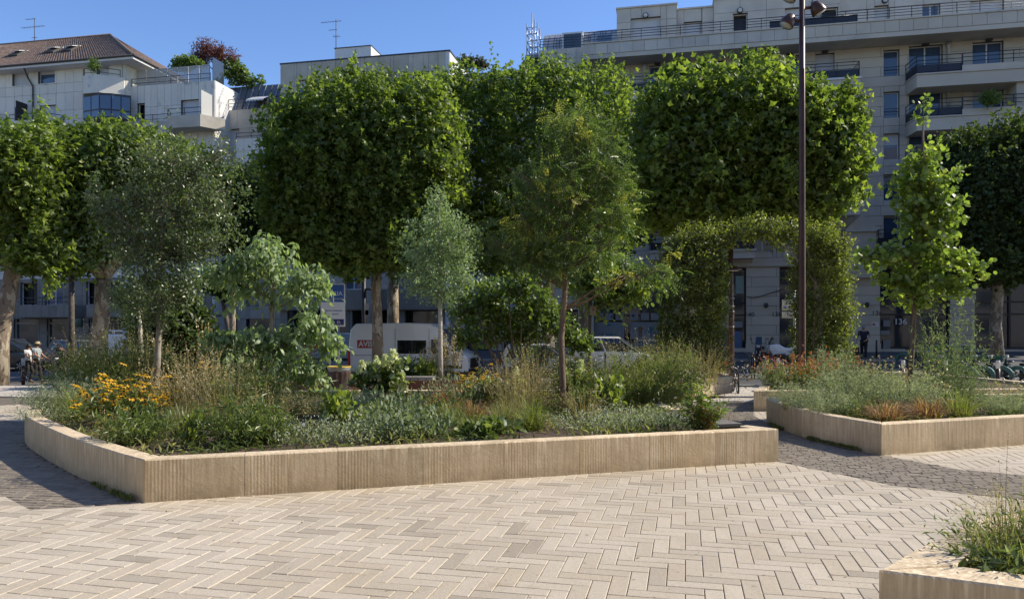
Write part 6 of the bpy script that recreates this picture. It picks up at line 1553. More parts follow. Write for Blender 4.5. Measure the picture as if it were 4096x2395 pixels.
 ('grass', 'grass_clump', 'yellow green tuft beside the log shaped bin', 1450, 0, 19.6, 1.0, .9),
 ('wild_big', 'meadow_plant', 'meadow plants filling the rust steel planter left end', 1150, 0, 20.6, 1.0, .8),
 ('airy_green', 'airy_perennial', 'airy perennial behind the many stemmed shrub', 2120, 0, 19.6, 1.6, 1),
 ('wild_big', 'meadow_plant', 'meadow plants behind the golden tree in the rear planter', 2300, 0, 20.4, .8, .8),
]
for k, nm, lb, px, _, d, s_, hh in PL: put_plant(k, nm, lb, px, 0, d, s_*1.1, h=hh*(1.28 if k != 'coneflower' else 1.0))
# near planter plants (bottom right)
plant_mesh('near_weed', g_olive, n=170, h=.50, spread=.42, r0=.2, curve=.25, w=.006, leaf='lance', lmat=g_herb, lsize=.045, lper=4, lrange=(.1, .7), seed=31, segs=6)
plant_mesh('near_stalks', g_brownst, n=14, h=1.0, spread=.6, r0=.14, curve=.12, w=.005, leaf='dot', lmat=g_brownst, lsize=.016, lper=18, lrange=(.4, 1), seed=32, segs=8)
plant_mesh('near_broad', g_herb, n=26, h=.34, spread=.34, r0=.1, curve=.5, w=.012, leaf='lance', lmat=g_blue, lsize=.17, lper=3, lrange=(.5, 1), seed=33)
for k, nm, lb, x, y, s_, hh in (('near_weed', 'weed_clump', 'straggly green weeds nearest the viewer in the corner planter', 2.82, 4.2, 1.05, .95), ('near_weed', 'weed_clump', 'tangled weeds at the right edge of the corner planter', 3.25, 4.3, 1.2, 1.0), ('near_stalks', 'dry_stalks', 'thin dry stalks with small seed pods rising from the corner planter', 2.95, 4.4, 1, .8), ('near_broad', 'leafy_weed', 'dark long leaved weed inside the corner planter', 2.72, 4.05, .8, .9), ('near_broad', 'leafy_weed', 'second long leaved weed right of the first in the corner planter', 3.05, 3.95, .9, 1), ('sedge_dark', 'sedge_clump', 'sedge clump behind the weeds in the corner planter', 2.95, 4.5, .9, 1.1), ('airy', 'dry_grass_clump', 'dry brown grass in the corner planter', 3.1, 4.55, .85, .9)):
    t = thing(nm, lb, 'plant', (x, y, .32), rnd.uniform(0, 6)); t.scale = (s_, s_, s_*hh)
    for n_, me in PROTO[k]: mkobj(n_, me, t)['kind'] = 'stuff'
# hydrangeas with big cream cones
def hydrangea(label, px, d, heads, s_=1):
    x = PX(px, d); t = thing('hydrangea', label, 'shrub', (x, d, .33))
    rr = random.Random(px); lm = []
    for (hx, hz, r_) in heads:
        hy = rr.uniform(-.15, .15); MB().tube([(hx*.2, hy*.3, 0), (hx*.7, hy, hz*.6), (hx, hy, hz)], [.012, .009, .006], 5).build('stem', g_brownst, t)
        n_ = 260; z_ = rng.random(n_); rad = r_*(1-z_*.75)*(.75+.25*rng.random(n_)); a_ = rng.random(n_)*6.283; P = np.stack([hx+rad*np.cos(a_), hy+rad*np.sin(a_), hz+(z_-.3)*r_*2.0], 1); Nn = unit(np.stack([np.cos(a_), np.sin(a_), z_*.6+.1], 1)+rng.normal(size=(n_, 3))*.3)
        V, Fc, tn = scatter('round', P, unit(rng.normal(size=(n_, 3))), Nn, np.full(n_, r_*.30), rng.random(n_)); mkobj('flower_head', npmesh('flower_head', V, Fc, f_cream, tn), t)
        lm.append([hx*.7, hy, hz*.55, .2, .2, .22]); lm.append([hx, hy, hz*.8, .16, .16, .12])
    foliage('leaves', lm, 60*len(heads)//3, 4, 'wide', .13, g_herb, t, .22, seed=px, shell=.1)
hydrangea('hydrangea with big cream cone flowers in front of the rust steel planter', 1510, 12.4, [(-.25, .68, .11), (0, .62, .15), (.12, .78, .11), (.28, .86, .12), (.36, .42, .16), (-.05, .8, .08)])
hydrangea('hydrangea with one pale cone leaning right behind the golden tree trunk', 2290, 12.6, [(.14, .68, .11), (-.12, .62, .06)])
hydrangea('small white headed hydrangea beside the orange coneflowers', 1985, 12.9, [(-.15, .45, .07), (.35, .62, .07)])
# countless low growth and mulch
def cover(name, poly, n, seed, keep=None, z=.34):
    g_ = np.random.default_rng(seed); xs_ = [p[0] for p in poly]; ys_ = [p[1] for p in poly]; P = []
    while len(P) < n:
        x, y = g_.uniform(min(xs_), max(xs_)), g_.uniform(min(ys_), max(ys_))
        if inside(poly, x, y) and all(inside(poly, x+a, y+b) for a, b in ((.24, 0), (-.24, 0), (0, .24), (0, -.24))) and (keep is None or keep(x, y, g_)): P.append((x, y, z))
    P = np.array(P); k = len(P); X = unit(rngd(g_, k)+np.array([0, 0, .5])); Nn = unit(rngd(g_, k)*.7+np.array([0, 0, .8])); sz = .03+.06*g_.random(k)
    P[:, 2] += g_.random(k)*.10; tone = np.clip(.5+.4*np.sin(P[:, 0]*2.1+P[:, 1]*1.3)+.3*g_.normal(size=k), 0, 1)
    V, Fc, tn = scatter('lance', P, X, Nn, sz*1.4, tone); o = mkobj(name, npmesh(name, V, Fc, [g_cover], tn)); o['kind'] = 'stuff'
    k2 = k//2; Q = P[g_.permutation(k)[:k2]].copy(); Q[:, :2] += g_.normal(size=(k2, 2))*.05; Q[:, 2] = z+g_.random(k2)*.02
    V, Fc, tn = scatter('ovate', Q, unit(rngd(g_, k2)*np.array([1, 1, .2])), unit(np.array([0, 0, 1])+rngd(g_, k2)*.5), .02+.03*g_.random(k2), g_.random(k2)); o = mkobj('fallen_leaves', npmesh('fallen_leaves', V, Fc, g_brownst, tn)); o['kind'] = 'stuff'
def kp(x, y, g_):
    bare = math.exp(-((x+2.1)**2/.9+(y-10.3)**2/.5))+math.exp(-((x-1.2)**2/.5+(y-11.6)**2/.4))
    v = math.sin(x*2.3+y*1.1)*math.sin(y*2.9-x*.7)
    return g_.random() < (.62+.75*v)*(1-.97*bare)
cover('ground_cover', P_MAIN, 14000, 61, kp); cover('ground_cover', P_RIGHT, 3000, 62); cover('ground_cover', P_SMALL, 1500, 63); cover('ground_cover', P_REAR, 1500, 64); cover('ground_cover', P_NEAR, 1200, 65)
cover('ground_cover', P_STEEL, 1800, 66, z=.35)

# weeds in the joint at the foot of the walls, and leaf litter on the paving
def foot_weeds(name, pts, n, seed, off):
    g_ = np.random.default_rng(seed); P = []
    L = [math.dist(pts[i], pts[i+1]) for i in range(len(pts)-1)]
    for _ in range(n):
        i = g_.choice(len(L), p=np.array(L)/sum(L)); f = g_.random(); a, b_ = Vector(pts[i]), Vector(pts[i+1]); q = a.lerp(b_, f); t_ = (b_-a).normalized(); nv = Vector((t_.y, -t_.x))*off
        if math.sin(q.x*5.1+q.y*3.7)+.5*math.sin(q.x*13+q.y*11) < .1: continue
        for k in range(9): P.append((q.x+nv.x*(.02+.07*g_.random())+g_.normal()*.015, q.y+nv.y*(.02+.07*g_.random())+g_.normal()*.015, .004+g_.random()*.02))
    P = np.array(P); k = len(P); V, Fc, tn = scatter('lance', P, unit(rngd(g_, k)*.7+np.array([0, 0, .9])), unit(rngd(g_, k)+np.array([0, 0, .3])), .02+.04*g_.random(k), g_.random(k))
    o = mkobj(name, npmesh(name, V, Fc, g_cover, tn)); o['kind'] = 'stuff'
foot_weeds('weeds', [(-3.7, 7.3), (-4.2, 7.77), (-5.15, 8.68), (-6.23, 9.83), (-7.12, 10.85), (-7.72, 11.8)], 260, 71, -1)
foot_weeds('weeds', [(4.93, 10.0), (4.84, 10.4), (4.64, 11.2), (4.56, 12.3), (4.66, 13.5)], 260, 72, -1)
g_ = np.random.default_rng(73); k = 170; P = np.stack([g_.uniform(-7, 7, k), g_.uniform(5, 12, k)**1.0, np.full(k, .006)], 1)
P = np.array([q for q in P if not in_planter(q[0], q[1])]); k = len(P)
V, Fc, tn = scatter('ovate', P, unit(rngd(g_, k)*np.array([1, 1, .15])), unit(np.array([0, 0, 1])+rngd(g_, k)*.3), .012+.025*g_.random(k), g_.random(k)); o = mkobj('leaf_litter', npmesh('leaf_litter', V, Fc, g_brownst, tn)); o['kind'] = 'stuff'
# ================================================================== vehicles, people, street furniture
def paint(name, c, rough=.3, metal=.0): return mat(name, c, rough=rough, metal=metal, coat=.6)
p_white = paint('white_paint', (.8, .8, .79)); p_black = paint('black_paint', (.012, .012, .014)); p_grey = paint('grey_paint', (.09, .095, .10)); p_silver = paint('silver_paint', (.5, .51, .52)); p_lime = paint('lime_paint', (.42, .45, .04)); p_blue = paint('pale_blue_paint', (.30, .40, .50))
m_tyre = mat('tyre_rubber', (.012, .012, .012), rough=.85); m_rim = mat('alloy_rim', (.35, .35, .36), rough=.35, metal=.7)
m_tail = mat('red_lamp', (.45, .015, .012), rough=.2); m_head = mat('clear_lamp', (.6, .62, .65), rough=.1); m_carglass = glassmat('car_glass', (.012, .015, .018), .04); m_trim = mat('black_trim', (.02, .02, .02), rough=.6)
m_redp = mat('red_panel', (.42, .02, .025), rough=.4); m_seam = mat('dark_seam', (.06, .06, .06), rough=.8)
def bev(o, w_=.05, seg=3):
    bm = bmesh.new(); bm.from_mesh(o.data); bmesh.ops.bevel(bm, geom=list(bm.edges), offset=w_, segments=seg, profile=.5, affect='EDGES', clamp_overlap=True); bm.to_mesh(o.data); bm.free()
    o.data.polygons.foreach_set('use_smooth', [True]*len(o.data.polygons))
    try: o.data.set_sharp_from_angle(angle=R(40))
    except Exception: pass
    return o
def profbody(name, prof, y0, y1, m, parent, w_=.05):
    mb = MB(); n = len(prof); mb.v = [(p[0], y0, p[1]) for p in prof]+[(p[0], y1, p[1]) for p in prof]; mb.face(range(n)); mb.face(range(2*n-1, n-1, -1))
    for i in range(n): mb.face((i, n+i, n+(i+1) % n, (i+1) % n))
    return bev(mb.build(name, m, parent), w_)
def wheel(parent, x, y, r, w_=.2):
    mb = MB(); M_ = Matrix.Rotation(R(90), 3, 'X'); mb.lathe([(r*.6, -w_/2), (r*.93, -w_/2), (r, -w_*.35), (r, w_*.35), (r*.93, w_/2), (r*.6, w_/2)], 22, (x, y, r), M_); wl = mb.build('wheel', m_tyre, parent)
    s_ = -1 if y < 1 else 1; mb = MB(); mb.lathe([(r*.62, -.01), (r*.58, .01), (r*.2, .02)], 16, (x, y+s_*(w_/2-.02), r), Matrix.Rotation(R(90 if s_ < 0 else -90), 3, 'X'))
    for k in range(5): a = k*1.2566; mb.cbox((x+math.cos(a)*r*.36, y+s_*w_/2, r+math.sin(a)*r*.36), (r*.5, .02, .05), M=Matrix.Rotation(-a, 3, 'Y'))
    o = mb.build('rim', m_rim, wl)
    return wl
def place(name, label, cat, px, t, group=None, flip=False, dz=0):
    a = (px-CX)/F; Y = t/(.205*a+.979); x = a*Y; return thing(name, label, cat, (x, Y, ground(x, Y)+dz), STREET+(math.pi if flip else 0), group)
def quadxz(mb, pts, y): b_ = len(mb.v); mb.v += [(p[0], y, p[1]) for p in pts]; mb.face(range(b_, b_+len(pts)))
def car(label, px, t, L=4.1, H=1.5, W=1.75, col=None, flip=False, hatch=True, nose=.24):
    t_ = place('parked_car', label, 'car', px, t, None, flip); col = col or p_white; B = H*.60
    prof = [(.12, .22), (.02, .5), (.05, B), (.14, B+.04), (L*.5, B+.05), (L*.76, B-.02), (L*.93, B-.2), (L, .55), (L-.04, .25), (L*.9, .2)]
    profbody('body', prof, 0, W, col, t_, .05)
    g0_, g1_ = (.12, L*.72); r0_, r1_ = (.42, L*.52)
    mb = MB(); iy = .14; mb.v = [(g0_, .05, B), (g1_+.15, .05, B), (r1_, iy, H-.03), (r0_, iy, H-.03), (g0_, W-.05, B), (g1_+.15, W-.05, B), (r1_, W-iy, H-.03), (r0_, W-iy, H-.03)]
    for q in ((0, 1, 2, 3), (7, 6, 5, 4), (0, 3, 7, 4), (1, 5, 6, 2), (3, 2, 6, 7), (0, 4, 5, 1)): mb.face(q)
    bev(mb.build('cabin_glass', m_carglass, t_), .04, 2)
    mb = MB(); ry = iy-.02; mb.v = [(r0_-.1, ry, H-.07), (r1_+.08, ry, H-.07), (r1_-.05, ry+.06, H), (r0_+.05, ry+.06, H), (r0_-.1, W-ry, H-.07), (r1_+.08, W-ry, H-.07), (r1_-.05, W-ry-.06, H), (r0_+.05, W-ry-.06, H)]
    for q in ((0, 1, 2, 3), (7, 6, 5, 4), (0, 3, 7, 4), (1, 5, 6, 2), (3, 2, 6, 7), (0, 4, 5, 1)): mb.face(q)
    bev(mb.build('roof', col, t_), .03, 2)
    for yy, s_ in ((.0, 1), (W, -1)):
        mb = MB()
        for (xa, xb, wd_) in ((g0_, r0_-.05, .2), ((g0_+g1_)*.52, (r0_+r1_)*.52, .07), (g1_+.1, r1_, .06)):
            y_b, y_t = yy+s_*.04, yy+s_*(iy-.015); mb.quad((xa, y_b, B), (xa+wd_, y_b, B), (xb+wd_, y_t, H-.05), (xb, y_t, H-.05))
        mb.build('pillar', col, t_)
        MB().cbox((L*.66, yy-s_*.07, B+.06), (.12, .14, .1)).build('mirror', col, t_)
        MB().box(L*.38, L*.40, yy-.004 if s_ > 0 else yy-.001, yy+.001 if s_ > 0 else yy+.004, .3, B).box(L*.36-.2, L*.36, yy-.012 if s_ > 0 else yy, yy if s_ > 0 else yy+.012, B-.16, B-.13).build('door_seam', m_seam, t_)
    MB().box(.0, .16, -.006, .3, B-.28, B-.04).box(.0, .16, W-.3, W+.006, B-.28, B-.04).build('tail_light', m_tail, t_)
    MB().box(L-.34, L-.08, .02, .34, .55, .68).box(L-.34, L-.08, W-.34, W-.02, .55, .68).build('headlight', m_head, t_)
    for x in (L*.19, L*.81):
        for y in (.09, W-.09): wheel(t_, x, y, .31)
    return t_
# white rental van
def van(label, px, t, L, H, col, logo=None, W=2.0, windows=True, bars=False):
    v = place('parked_van', label, 'van', px, t)
    prof = [(.06, .38), (0, .6), (.0, 1.3), (.10, H-.28), (.34, H-.03), (L*.5, H), (L*.68, H-.03), (L*.76, H-.22), (L*.87, H*.56), (L*.97, H*.47), (L, H*.38), (L, .4), (L-.1, .3), (.15, .3)]
    profbody('body', prof, 0, W, col, v, .07)
    for yy, s_ in ((-.008, -1), (W+.008, 1)):
        sc_ = s_
        if windows:
            mb = MB(); quadxz(mb, [(L*.42, H*.47), (L*.66, H*.47), (L*.66, H*.70), (L*.42, H*.70)], yy); mb.build('side_window', m_carglass, v)
            MB().box(L*.535, L*.55, min(yy, yy+.004*s_), max(yy, yy+.004*s_), H*.47, H*.7).build('window_divider', m_trim, v)
        mb = MB(); quadxz(mb, [(L*.70, H*.47), (L*.845, H*.47), (L*.835, H*.55), (L*.765, H*.70), (L*.70, H*.72)], yy); mb.build('cab_window', m_carglass, v)
        mb = MB()
        for xx in (L*.40, L*.682, L*.87): mb.box(xx, xx+.012, min(yy, 0 if s_ < 0 else W), max(yy, 0 if s_ < 0 else W), .45, H*.9 if xx < L*.7 else H*.5)
        mb.box(.15, L*.4, min(yy, 0 if s_ < 0 else W), max(yy, 0 if s_ < 0 else W), H*.435, H*.442); mb.build('door_seam', m_seam, v)
        MB().box(L*.1, L*.95, yy-.02 if s_ < 0 else yy-.01, yy+.01 if s_ < 0 else yy+.02, .55, .68).build('side_trim', m_trim, v)
        MB().cbox((L*.83, yy+s_*.14, H*.55), (.1, .2, .3)).build('mirror', m_trim, v)
    mb = MB(); mb.quad((L*.768, .12, H-.26), (L*.768, W-.12, H-.26), (L*.87, W-.1, H*.565), (L*.87, .1, H*.565)); mb.v = [(a+.02, b_, c+.01) for a, b_, c in mb.v]; mb.build('windscreen', m_carglass, v)
    MB().box(-.012, .1, -.012, .16, .62, H*.52).box(-.012, .1, W-.16, W+.012, .62, H*.52).build('tail_light', m_tail, v)
    MB().box(L-.3, L+.006, .02, .3, H*.33, H*.40).box(L-.3, L+.006, W-.3, W-.02, H*.33, H*.40).build('headlight', m_head, v); MB().box(L, L+.02, .35, W-.35, .55, .95).box(L-.05, L+.05, .1, W-.1, .35, .52).build('grille', m_trim, v)
    for x in (L*.2, L*.83):
        for y in (.12, W-.12): wheel(v, x, y, .35, .24)
    if bars:
        for x in (L*.2, L*.42, L*.62): MB().box(x, x+.06, .15, W-.15, H+.1, H+.14).box(x, x+.05, .15, .2, H-.02, H+.1).box(x, x+.05, W-.2, W-.15, H-.02, H+.1).build('roof_bar', p_white, v)
        MB().tube([(L*.12, .3, H+.16), (L*.66, .3, H+.16)], .035, 6).build('roof_tube', p_white, v)
    return v
v = van('white high roofed rental van with a red lettered panel behind the plane tree trunk', 1392, 29.2, 5.25, 2.42, p_white)
mb = MB(); quadxz(mb, [(.42, 1.36), (1.3, 1.36), (1.3, 1.70), (.42, 1.70)], -.014); mb.build('red_panel', m_redp, v)
text(None, 'lettering', 'AVIS', .32, m_numw, v, (.80, -.02, 1.525), (R(90), 0, 0), bold=.012)
van('white panel van with roof bars parked behind the thick mottled trunk at left', 380, 33, 4.9, 1.95, p_white, bars=True, W=1.9, windows=False)
v = van('pale blue van with red advert panel half hidden behind the tiered dogwood', 1180, 33.6, 4.4, 1.9, p_blue, windows=False)
mb = MB(); quadxz(mb, [(.45, 1.15), (1.75, 1.15), (1.75, 1.75), (.45, 1.75)], -.014); mb.build('red_panel', m_redp, v)
text(None, 'lettering', 'bukiserce', .27, m_numw, v, (1.1, -.02, 1.42), (R(90), 0, 0))
car('black SUV parked behind the couple with the bicycle', -150, 33.0, 4.5, 1.72, 1.85, p_black)
car('dark grey hatchback driving behind the black SUV at left', 178, 37.2, 4.2, 1.5, 1.75, p_grey)
car('silver white car peeking out left of the golden tree trunk', 1990, 29.6, 3.75, 1.5, 1.7, p_silver)
car('white rounded hatchback roof showing right of the bird box tree', 2275, 32.4, 4.1, 1.68, 1.75, p_white)
car('dark car with pale roof line just left of the arch', 2500, 33.2, 3.9, 1.5, 1.75, p_grey)
car('lime yellow small car with red tail light beside the brown lamp pole', 2898, 29.4, 3.6, 1.5, 1.65, p_lime, flip=True)
# red and dark details at ground
def bike(name, label, loc, rz, colf, group=None, share=False, basket=None, cat='bicycle'):
    t = thing(name, label, cat, loc, rz, group); r = .33
    for x in (0, 1.05):
        w_ = MB().torus((x, 0, r), r-.02, .02, 'Y', 24, 5).build('wheel', m_tyre, t); mb = MB().torus((x, 0, r), r-.045, .01, 'Y', 18, 4)
        for k in range(8): a = k*math.pi/4; mb.tube([(x, 0, r), (x+math.cos(a)*(r-.04), 0, r+math.sin(a)*(r-.04))], .004, 3, False)
        mb.build('rim', m_rim, w_)
    bb = (.42, 0, .28); hd = (.90, 0, .78); st = (.30, 0, .72)
    mb = MB()
    k = 2.2 if share else 1
    mb.tube([bb, hd], .022*k, 7); mb.tube([bb, st], .018*k, 6); mb.tube([(0, .0, r), bb], .014*k, 5); mb.tube([(0, 0, r), (.32, 0, .62)], .012*k, 5); mb.tube([(1.05, 0, r), (.9, 0, .72), (.86, 0, .92)], .017*k, 6)
    if not share: mb.tube([st, hd], .016, 6)
    mb.build('frame', colf, t)
    MB().tube([(.86, -.28, .98), (.87, -.1, 1.0), (.86, 0, .95), (.87, .1, 1.0), (.86, .28, .98)], .013, 5).build('handlebar', m_black, t)
    MB().lathe([(.02, -.02), (.10, 0), (.09, .03), (.02, .05)], 8, (.26, 0, .82), Matrix.Diagonal((1.5, .8, 1)).to_3x3()).tube([st, (.27, 0, .82)], .014, 5).build('saddle', m_black, t)
    MB().tube([(.42, -.09, .28), (.42, .09, .28)], .01, 4).cbox((.48, -.11, .18), (.09, .05, .02)).cbox((.30, .11, .38), (.09, .05, .02)).build('pedals', m_black, t)
    if share:
        pts = [(0+(r+.04)*math.cos(a), 0, r+(r+.04)*math.sin(a)) for a in np.linspace(R(20), R(190), 10)]
        mb = MB()
        for i in range(len(pts)-1):
            a, b_ = pts[i], pts[i+1]; mb.quad((a[0], -.045, a[2]), (b_[0], -.045, b_[2]), (b_[0], .045, b_[2]), (a[0], .045, a[2])); c = (0, 0, r)
            f = lambda q: (q[0]*.62, q[2]*.62+r*.38)
            for sy in (-.045, .045): qa, qb = f(a), f(b_); mb.quad((a[0], sy, a[2]), (b_[0], sy, b_[2]), (qb[0], sy, qb[1]), (qa[0], sy, qa[1]))
        mb.build('mudguard', basket, t)
        mb = MB(); mb.v = [(.95, -.15, .80), (1.22, -.13, .80), (1.26, -.2, 1.02), (.92, -.2, 1.02), (.95, .15, .80), (1.22, .13, .80), (1.26, .2, 1.02), (.92, .2, 1.02)]
        for q in ((0, 1, 5, 4), (0, 1, 2, 3), (4, 5, 6, 7), (0, 3, 7, 4), (1, 2, 6, 5)): mb.face(q)
        mb.build('basket', basket, t); MB().box(.8, .95, -.07, .07, .96, 1.05).build('display', m_lampw, t)
    return t
m_teal = mat('teal_plastic', (.05, .14, .13), rough=.4); m_tealf = mat('dark_green_grey', (.05, .065, .065), rough=.4); m_gplastic = mat('green_plastic', (.12, .28, .03), rough=.4)
sb = None
hd_ = R(128)
for i, (px, lb) in enumerate(((3868, 'leftmost teal share bicycle of the near docked row, behind the rosemary'), (3935, 'second teal share bicycle from the left in the near docked row'), (4008, 'third teal share bicycle from the left in the near docked row'), (4072, 'fourth teal share bicycle, at the right edge of the near docked row'), (4140, 'fifth teal share bicycle cut off by the right edge'))):
    t0_ = 28.9; a = (px-CX)/F; Y = t0_/(.205*a+.979); loc = (a*Y, Y, ground(a*Y, Y))
    if sb is None: sb = bike('share_bicycle', lb, loc, hd_, m_tealf, 'share bicycles docked along the kerb', True, m_teal)
    else: dup(sb, loc, hd_+rnd.uniform(-.06, .06), lb)
sb2 = bike('share_bicycle', 'teal basket share bicycle leftmost in the dark far row', (0, 0, 0), 0, m_tealf, 'share bicycles in the dark far row', True, m_teal)
sb3 = bike('share_bicycle', 'green basket share bicycle in the dark far row behind the slim tree trunk', (0, 0, 0), 0, m_tealf, 'share bicycles in the dark far row', True, m_gplastic)
for i, (px, o, lb) in enumerate(((3612, sb2, None), (3668, sb3, None), (3722, 'c', 'teal basket share bicycle just right of the green basket one in the far row'), (3780, 'c', 'rightmost teal share bicycle of the dark far row'))):
    t0_ = 38.0; a = (px-CX)/F; Y = t0_/(.205*a+.979); loc = (a*Y, Y, ground(a*Y, Y))
    if o == 'c': dup(sb2, loc, R(-60), lb)
    else: o.location = loc; o.rotation_euler = (0, 0, R(-60))
# docking posts under the near row
dk = None
for i, px in enumerate((3890, 3960, 4030, 4095)):
    t0_ = 29.9; a = (px-CX)/F; Y = t0_/(.205*a+.979); loc = (a*Y, Y, ground(a*Y, Y)); lb = ('first', 'second', 'third', 'fourth')[i]+' dark docking post from the left behind the near share bicycles'
    if dk is None:
        dk = thing('docking_post', lb, 'dock', loc, hd_, 'docking posts of the share bicycles'); bev(MB().box(-.12, .12, -.09, .09, 0, .72).build('post', m_trim, dk), .03, 2); MB().box(-.1, .1, -.095, -.091, .5, .66).build('lock_plate', m_steel, dk)
    else: dup(dk, loc, hd_, lb)
def atp(px, d): x = PX(px, d); return (x, d, ground(x, d))
bike('bicycle', 'black bicycle leaning at the brown lamp pole by the rear planter', atp(2950, 23.2), R(80), p_black)
bike('bicycle', 'black bicycle parked at hoops in front of the motor scooters', atp(3038, 29.6), R(100), p_black)
def hoop(label, px, d, rz):
    t = thing('bike_hoop', label, 'bike rack', atp(px, d), rz); MB().tube([(-.38, 0, 0), (-.38, 0, .62), (-.32, 0, .78), (-.2, 0, .84), (.2, 0, .84), (.32, 0, .78), (.38, 0, .62), (.38, 0, 0)], .028, 8).build('hoop', m_black, t)
hoop('dark bike hoop beside the brown lamp pole', 2905, 23.0, R(0)); hoop('dark bike hoop left of the bicycle by the scooters', 3012, 29.8, R(80)); hoop('slim dark bike hoop near the white topped bollards behind the small planter', 3125, 27.2, R(80))
# motor scooters
def moto(label, px, d, rz, col, scoot):
    t = thing('motor_scooter' if scoot else 'motorcycle', label, 'scooter' if scoot else 'motorcycle', atp(px, d), rz)
    for x in (0, 1.4):
        w_ = MB().torus((x, 0, .3), .23, .07, 'Y', 20, 6).build('wheel', m_tyre, t); MB().torus((x, 0, .3), .15, .015, 'Y', 16, 4).lathe([(.06, -.06), (.06, .06)], 10, (x, 0, .3), Matrix.Rotation(R(90), 3, 'X')).build('rim', m_rim, w_)
    if scoot:
        profbody('body', [(-.15, .45), (-.2, .75), (.5, .78), (.62, .4), (.95, .32), (1.05, .85), (1.2, 1.0), (1.3, .75), (1.25, .5), (1.0, .22), (.3, .22)], -.16, .16, col, t, .04); profbody('seat', [(-.25, .76), (.5, .80), (.55, .86), (-.25, .88)], -.15, .15, m_black, t, .03)
    else:
        profbody('body', [(-.35, .86), (-.3, .70), (.3, .45), (1.0, .42), (1.25, .75), (1.2, 1.0), (.75, 1.02), (.4, .84)], -.14, .14, col, t, .05); profbody('engine', [(.4, .25), (.9, .25), (1.0, .5), (.4, .55)], -.17, .17, m_trim, t, .04); MB().tube([(-.3, -.2, .55), (.4, -.2, .4), (.8, -.16, .35)], .05, 7).build('exhaust', m_steel, t); profbody('seat', [(-.4, .88), (.45, .86), (.45, .93), (-.4, .97)], -.13, .13, m_black, t, .03)
    MB().tube([(1.4, .09, .3), (1.15, .07, 1.0)], .025, 6).tube([(1.4, -.09, .3), (1.15, -.07, 1.0)], .025, 6).build('fork', m_steel, t)
    MB().tube([(1.05, -.36, 1.05), (1.14, 0, 1.02), (1.05, .36, 1.05)], .018, 6).build('handlebar', m_black, t)
    for s_ in (-1, 1): MB().tube([(1.1, .3*s_, 1.05), (1.12, .36*s_, 1.25)], .01, 4).lathe([(.02, -.02), (.07, 0), (.05, .03)], 8, (1.12, .38*s_, 1.28)).build('mirror', m_black, t)
    mb = MB(); mb.quad((1.2, -.17, 1.0), (1.2, .17, 1.0), (1.02, .14, 1.38), (1.02, -.14, 1.38)); mb.build('windshield', m_carglass, t); MB().box(1.24, 1.34, -.08, .08, .85, .97).build('headlight', m_head, t)
moto('dark motor scooter with tall windshield parked before the house numbers pier', 3045, 38.5, R(-115), p_black, True)
moto('black and white touring motorcycle parked left of the tall lamp post', 3170, 37.5, R(180), p_white, False)
# ---------------------------------------------------------------- poles, lamps, signs, bollards
tl_ = thing('lamp_post', 'tall rust brown lamp post with tilted spotlights rising past the top edge', 'lamp post', (PX(3208, 18), 18, 0))
MB().lathe([(.095, 0), (.095, .5), (.088, .6), (.075, 6), (.062, 11)], 16).build('post', m_brown, tl_); MB().box(-.02, .02, -.1, -.08, .8, 8).build('rib', m_brown, tl_)
for (dx, z, yaw, nm) in ((.30, ZD(38, 18), 0, 1), (-.30, ZD(88, 18), math.pi, 2), (-.25, ZD(-18, 18), math.pi*.8, 3)):
    s_ = 1 if dx > 0 else -1; M_ = Matrix.Rotation(R(-148)*s_, 3, 'Y')@Matrix.Rotation(0, 3, 'X')
    sp_ = MB().lathe([(.04, -.18), (.1, -.14), (.155, -.02), (.18, .11), (.17, .135)], 16, (dx*1.15, -.05, z), Matrix.Rotation(s_*R(150), 3, 'Y')).build('spotlight', m_brown, tl_)
    MB().lathe([(.16, .137), (.05, .142)], 16, (dx*1.15, -.05, z), Matrix.Rotation(s_*R(150), 3, 'Y')).build('lens', m_lampw, sp_); MB().tube([(0, 0, z+.02), (dx*.75, -.02, z+.03)], .035, 6).build('arm', m_brown, tl_)
lp = thing('lamp_post', 'brown street lamp post with flat round lamp and signs seen through the arch', 'lamp post', atp(2922, 24.5)); g_ = lp.location.z; K = lambda py, d=24.5: ZD(py, d)-g_
MB().lathe([(.12, 0), (.12, 2.6), (.10, 3), (.085, K(930))], 14).build('post', m_brown, lp)
MB().lathe([(.05, .1), (.14, .07), (.28, -.02), (.27, -.05)], 18, (.02, -.22, K(1078))).build('lamp_head', m_brown, lp); MB().lathe([(.2, -.052), (.1, -.07)], 16, (.02, -.22, K(1078))).build('lens', m_lampw, lp)
for (z0, z1) in ((K(1238), K(1186)), (K(1312), K(1245))): MB().box(-.18-.03, -.15, -.3, .12, z0, z1).build('sign', m_steel, lp)
for py in (1194, 1225, 1246, 1306): MB().torus((0, 0, K(py)), .125, .01, 'Z', 16, 4).build('strap', m_steel, lp)
dp = thing('lamp_post', 'dark street lamp pole with small hood left of the mottled plane trunk', 'lamp post', atp(1455, 40)); g_ = dp.location.z
MB().tube([(0, 0, 0), (0, 0, ZD(1060, 40)-g_)], .11, 10).build('post', m_box, dp); MB().lathe([(.05, .15), (.25, .05), (.33, -.03)], 12, (.38, -.1, ZD(1158, 40)-g_)).tube([(0, 0, ZD(1153, 40)-g_), (.38, -.1, ZD(1153, 40)-g_)], .03, 5).build('lamp_head', m_box, dp)
for p_ in ((1228, .62), (1247, .3)): MB().box(.1, .28, -.14, -.12, ZD(p_[0], 40)-g_-p_[1]*.7, ZD(p_[0], 40)-g_+p_[1]*.3).build('sign', m_steel, dp)
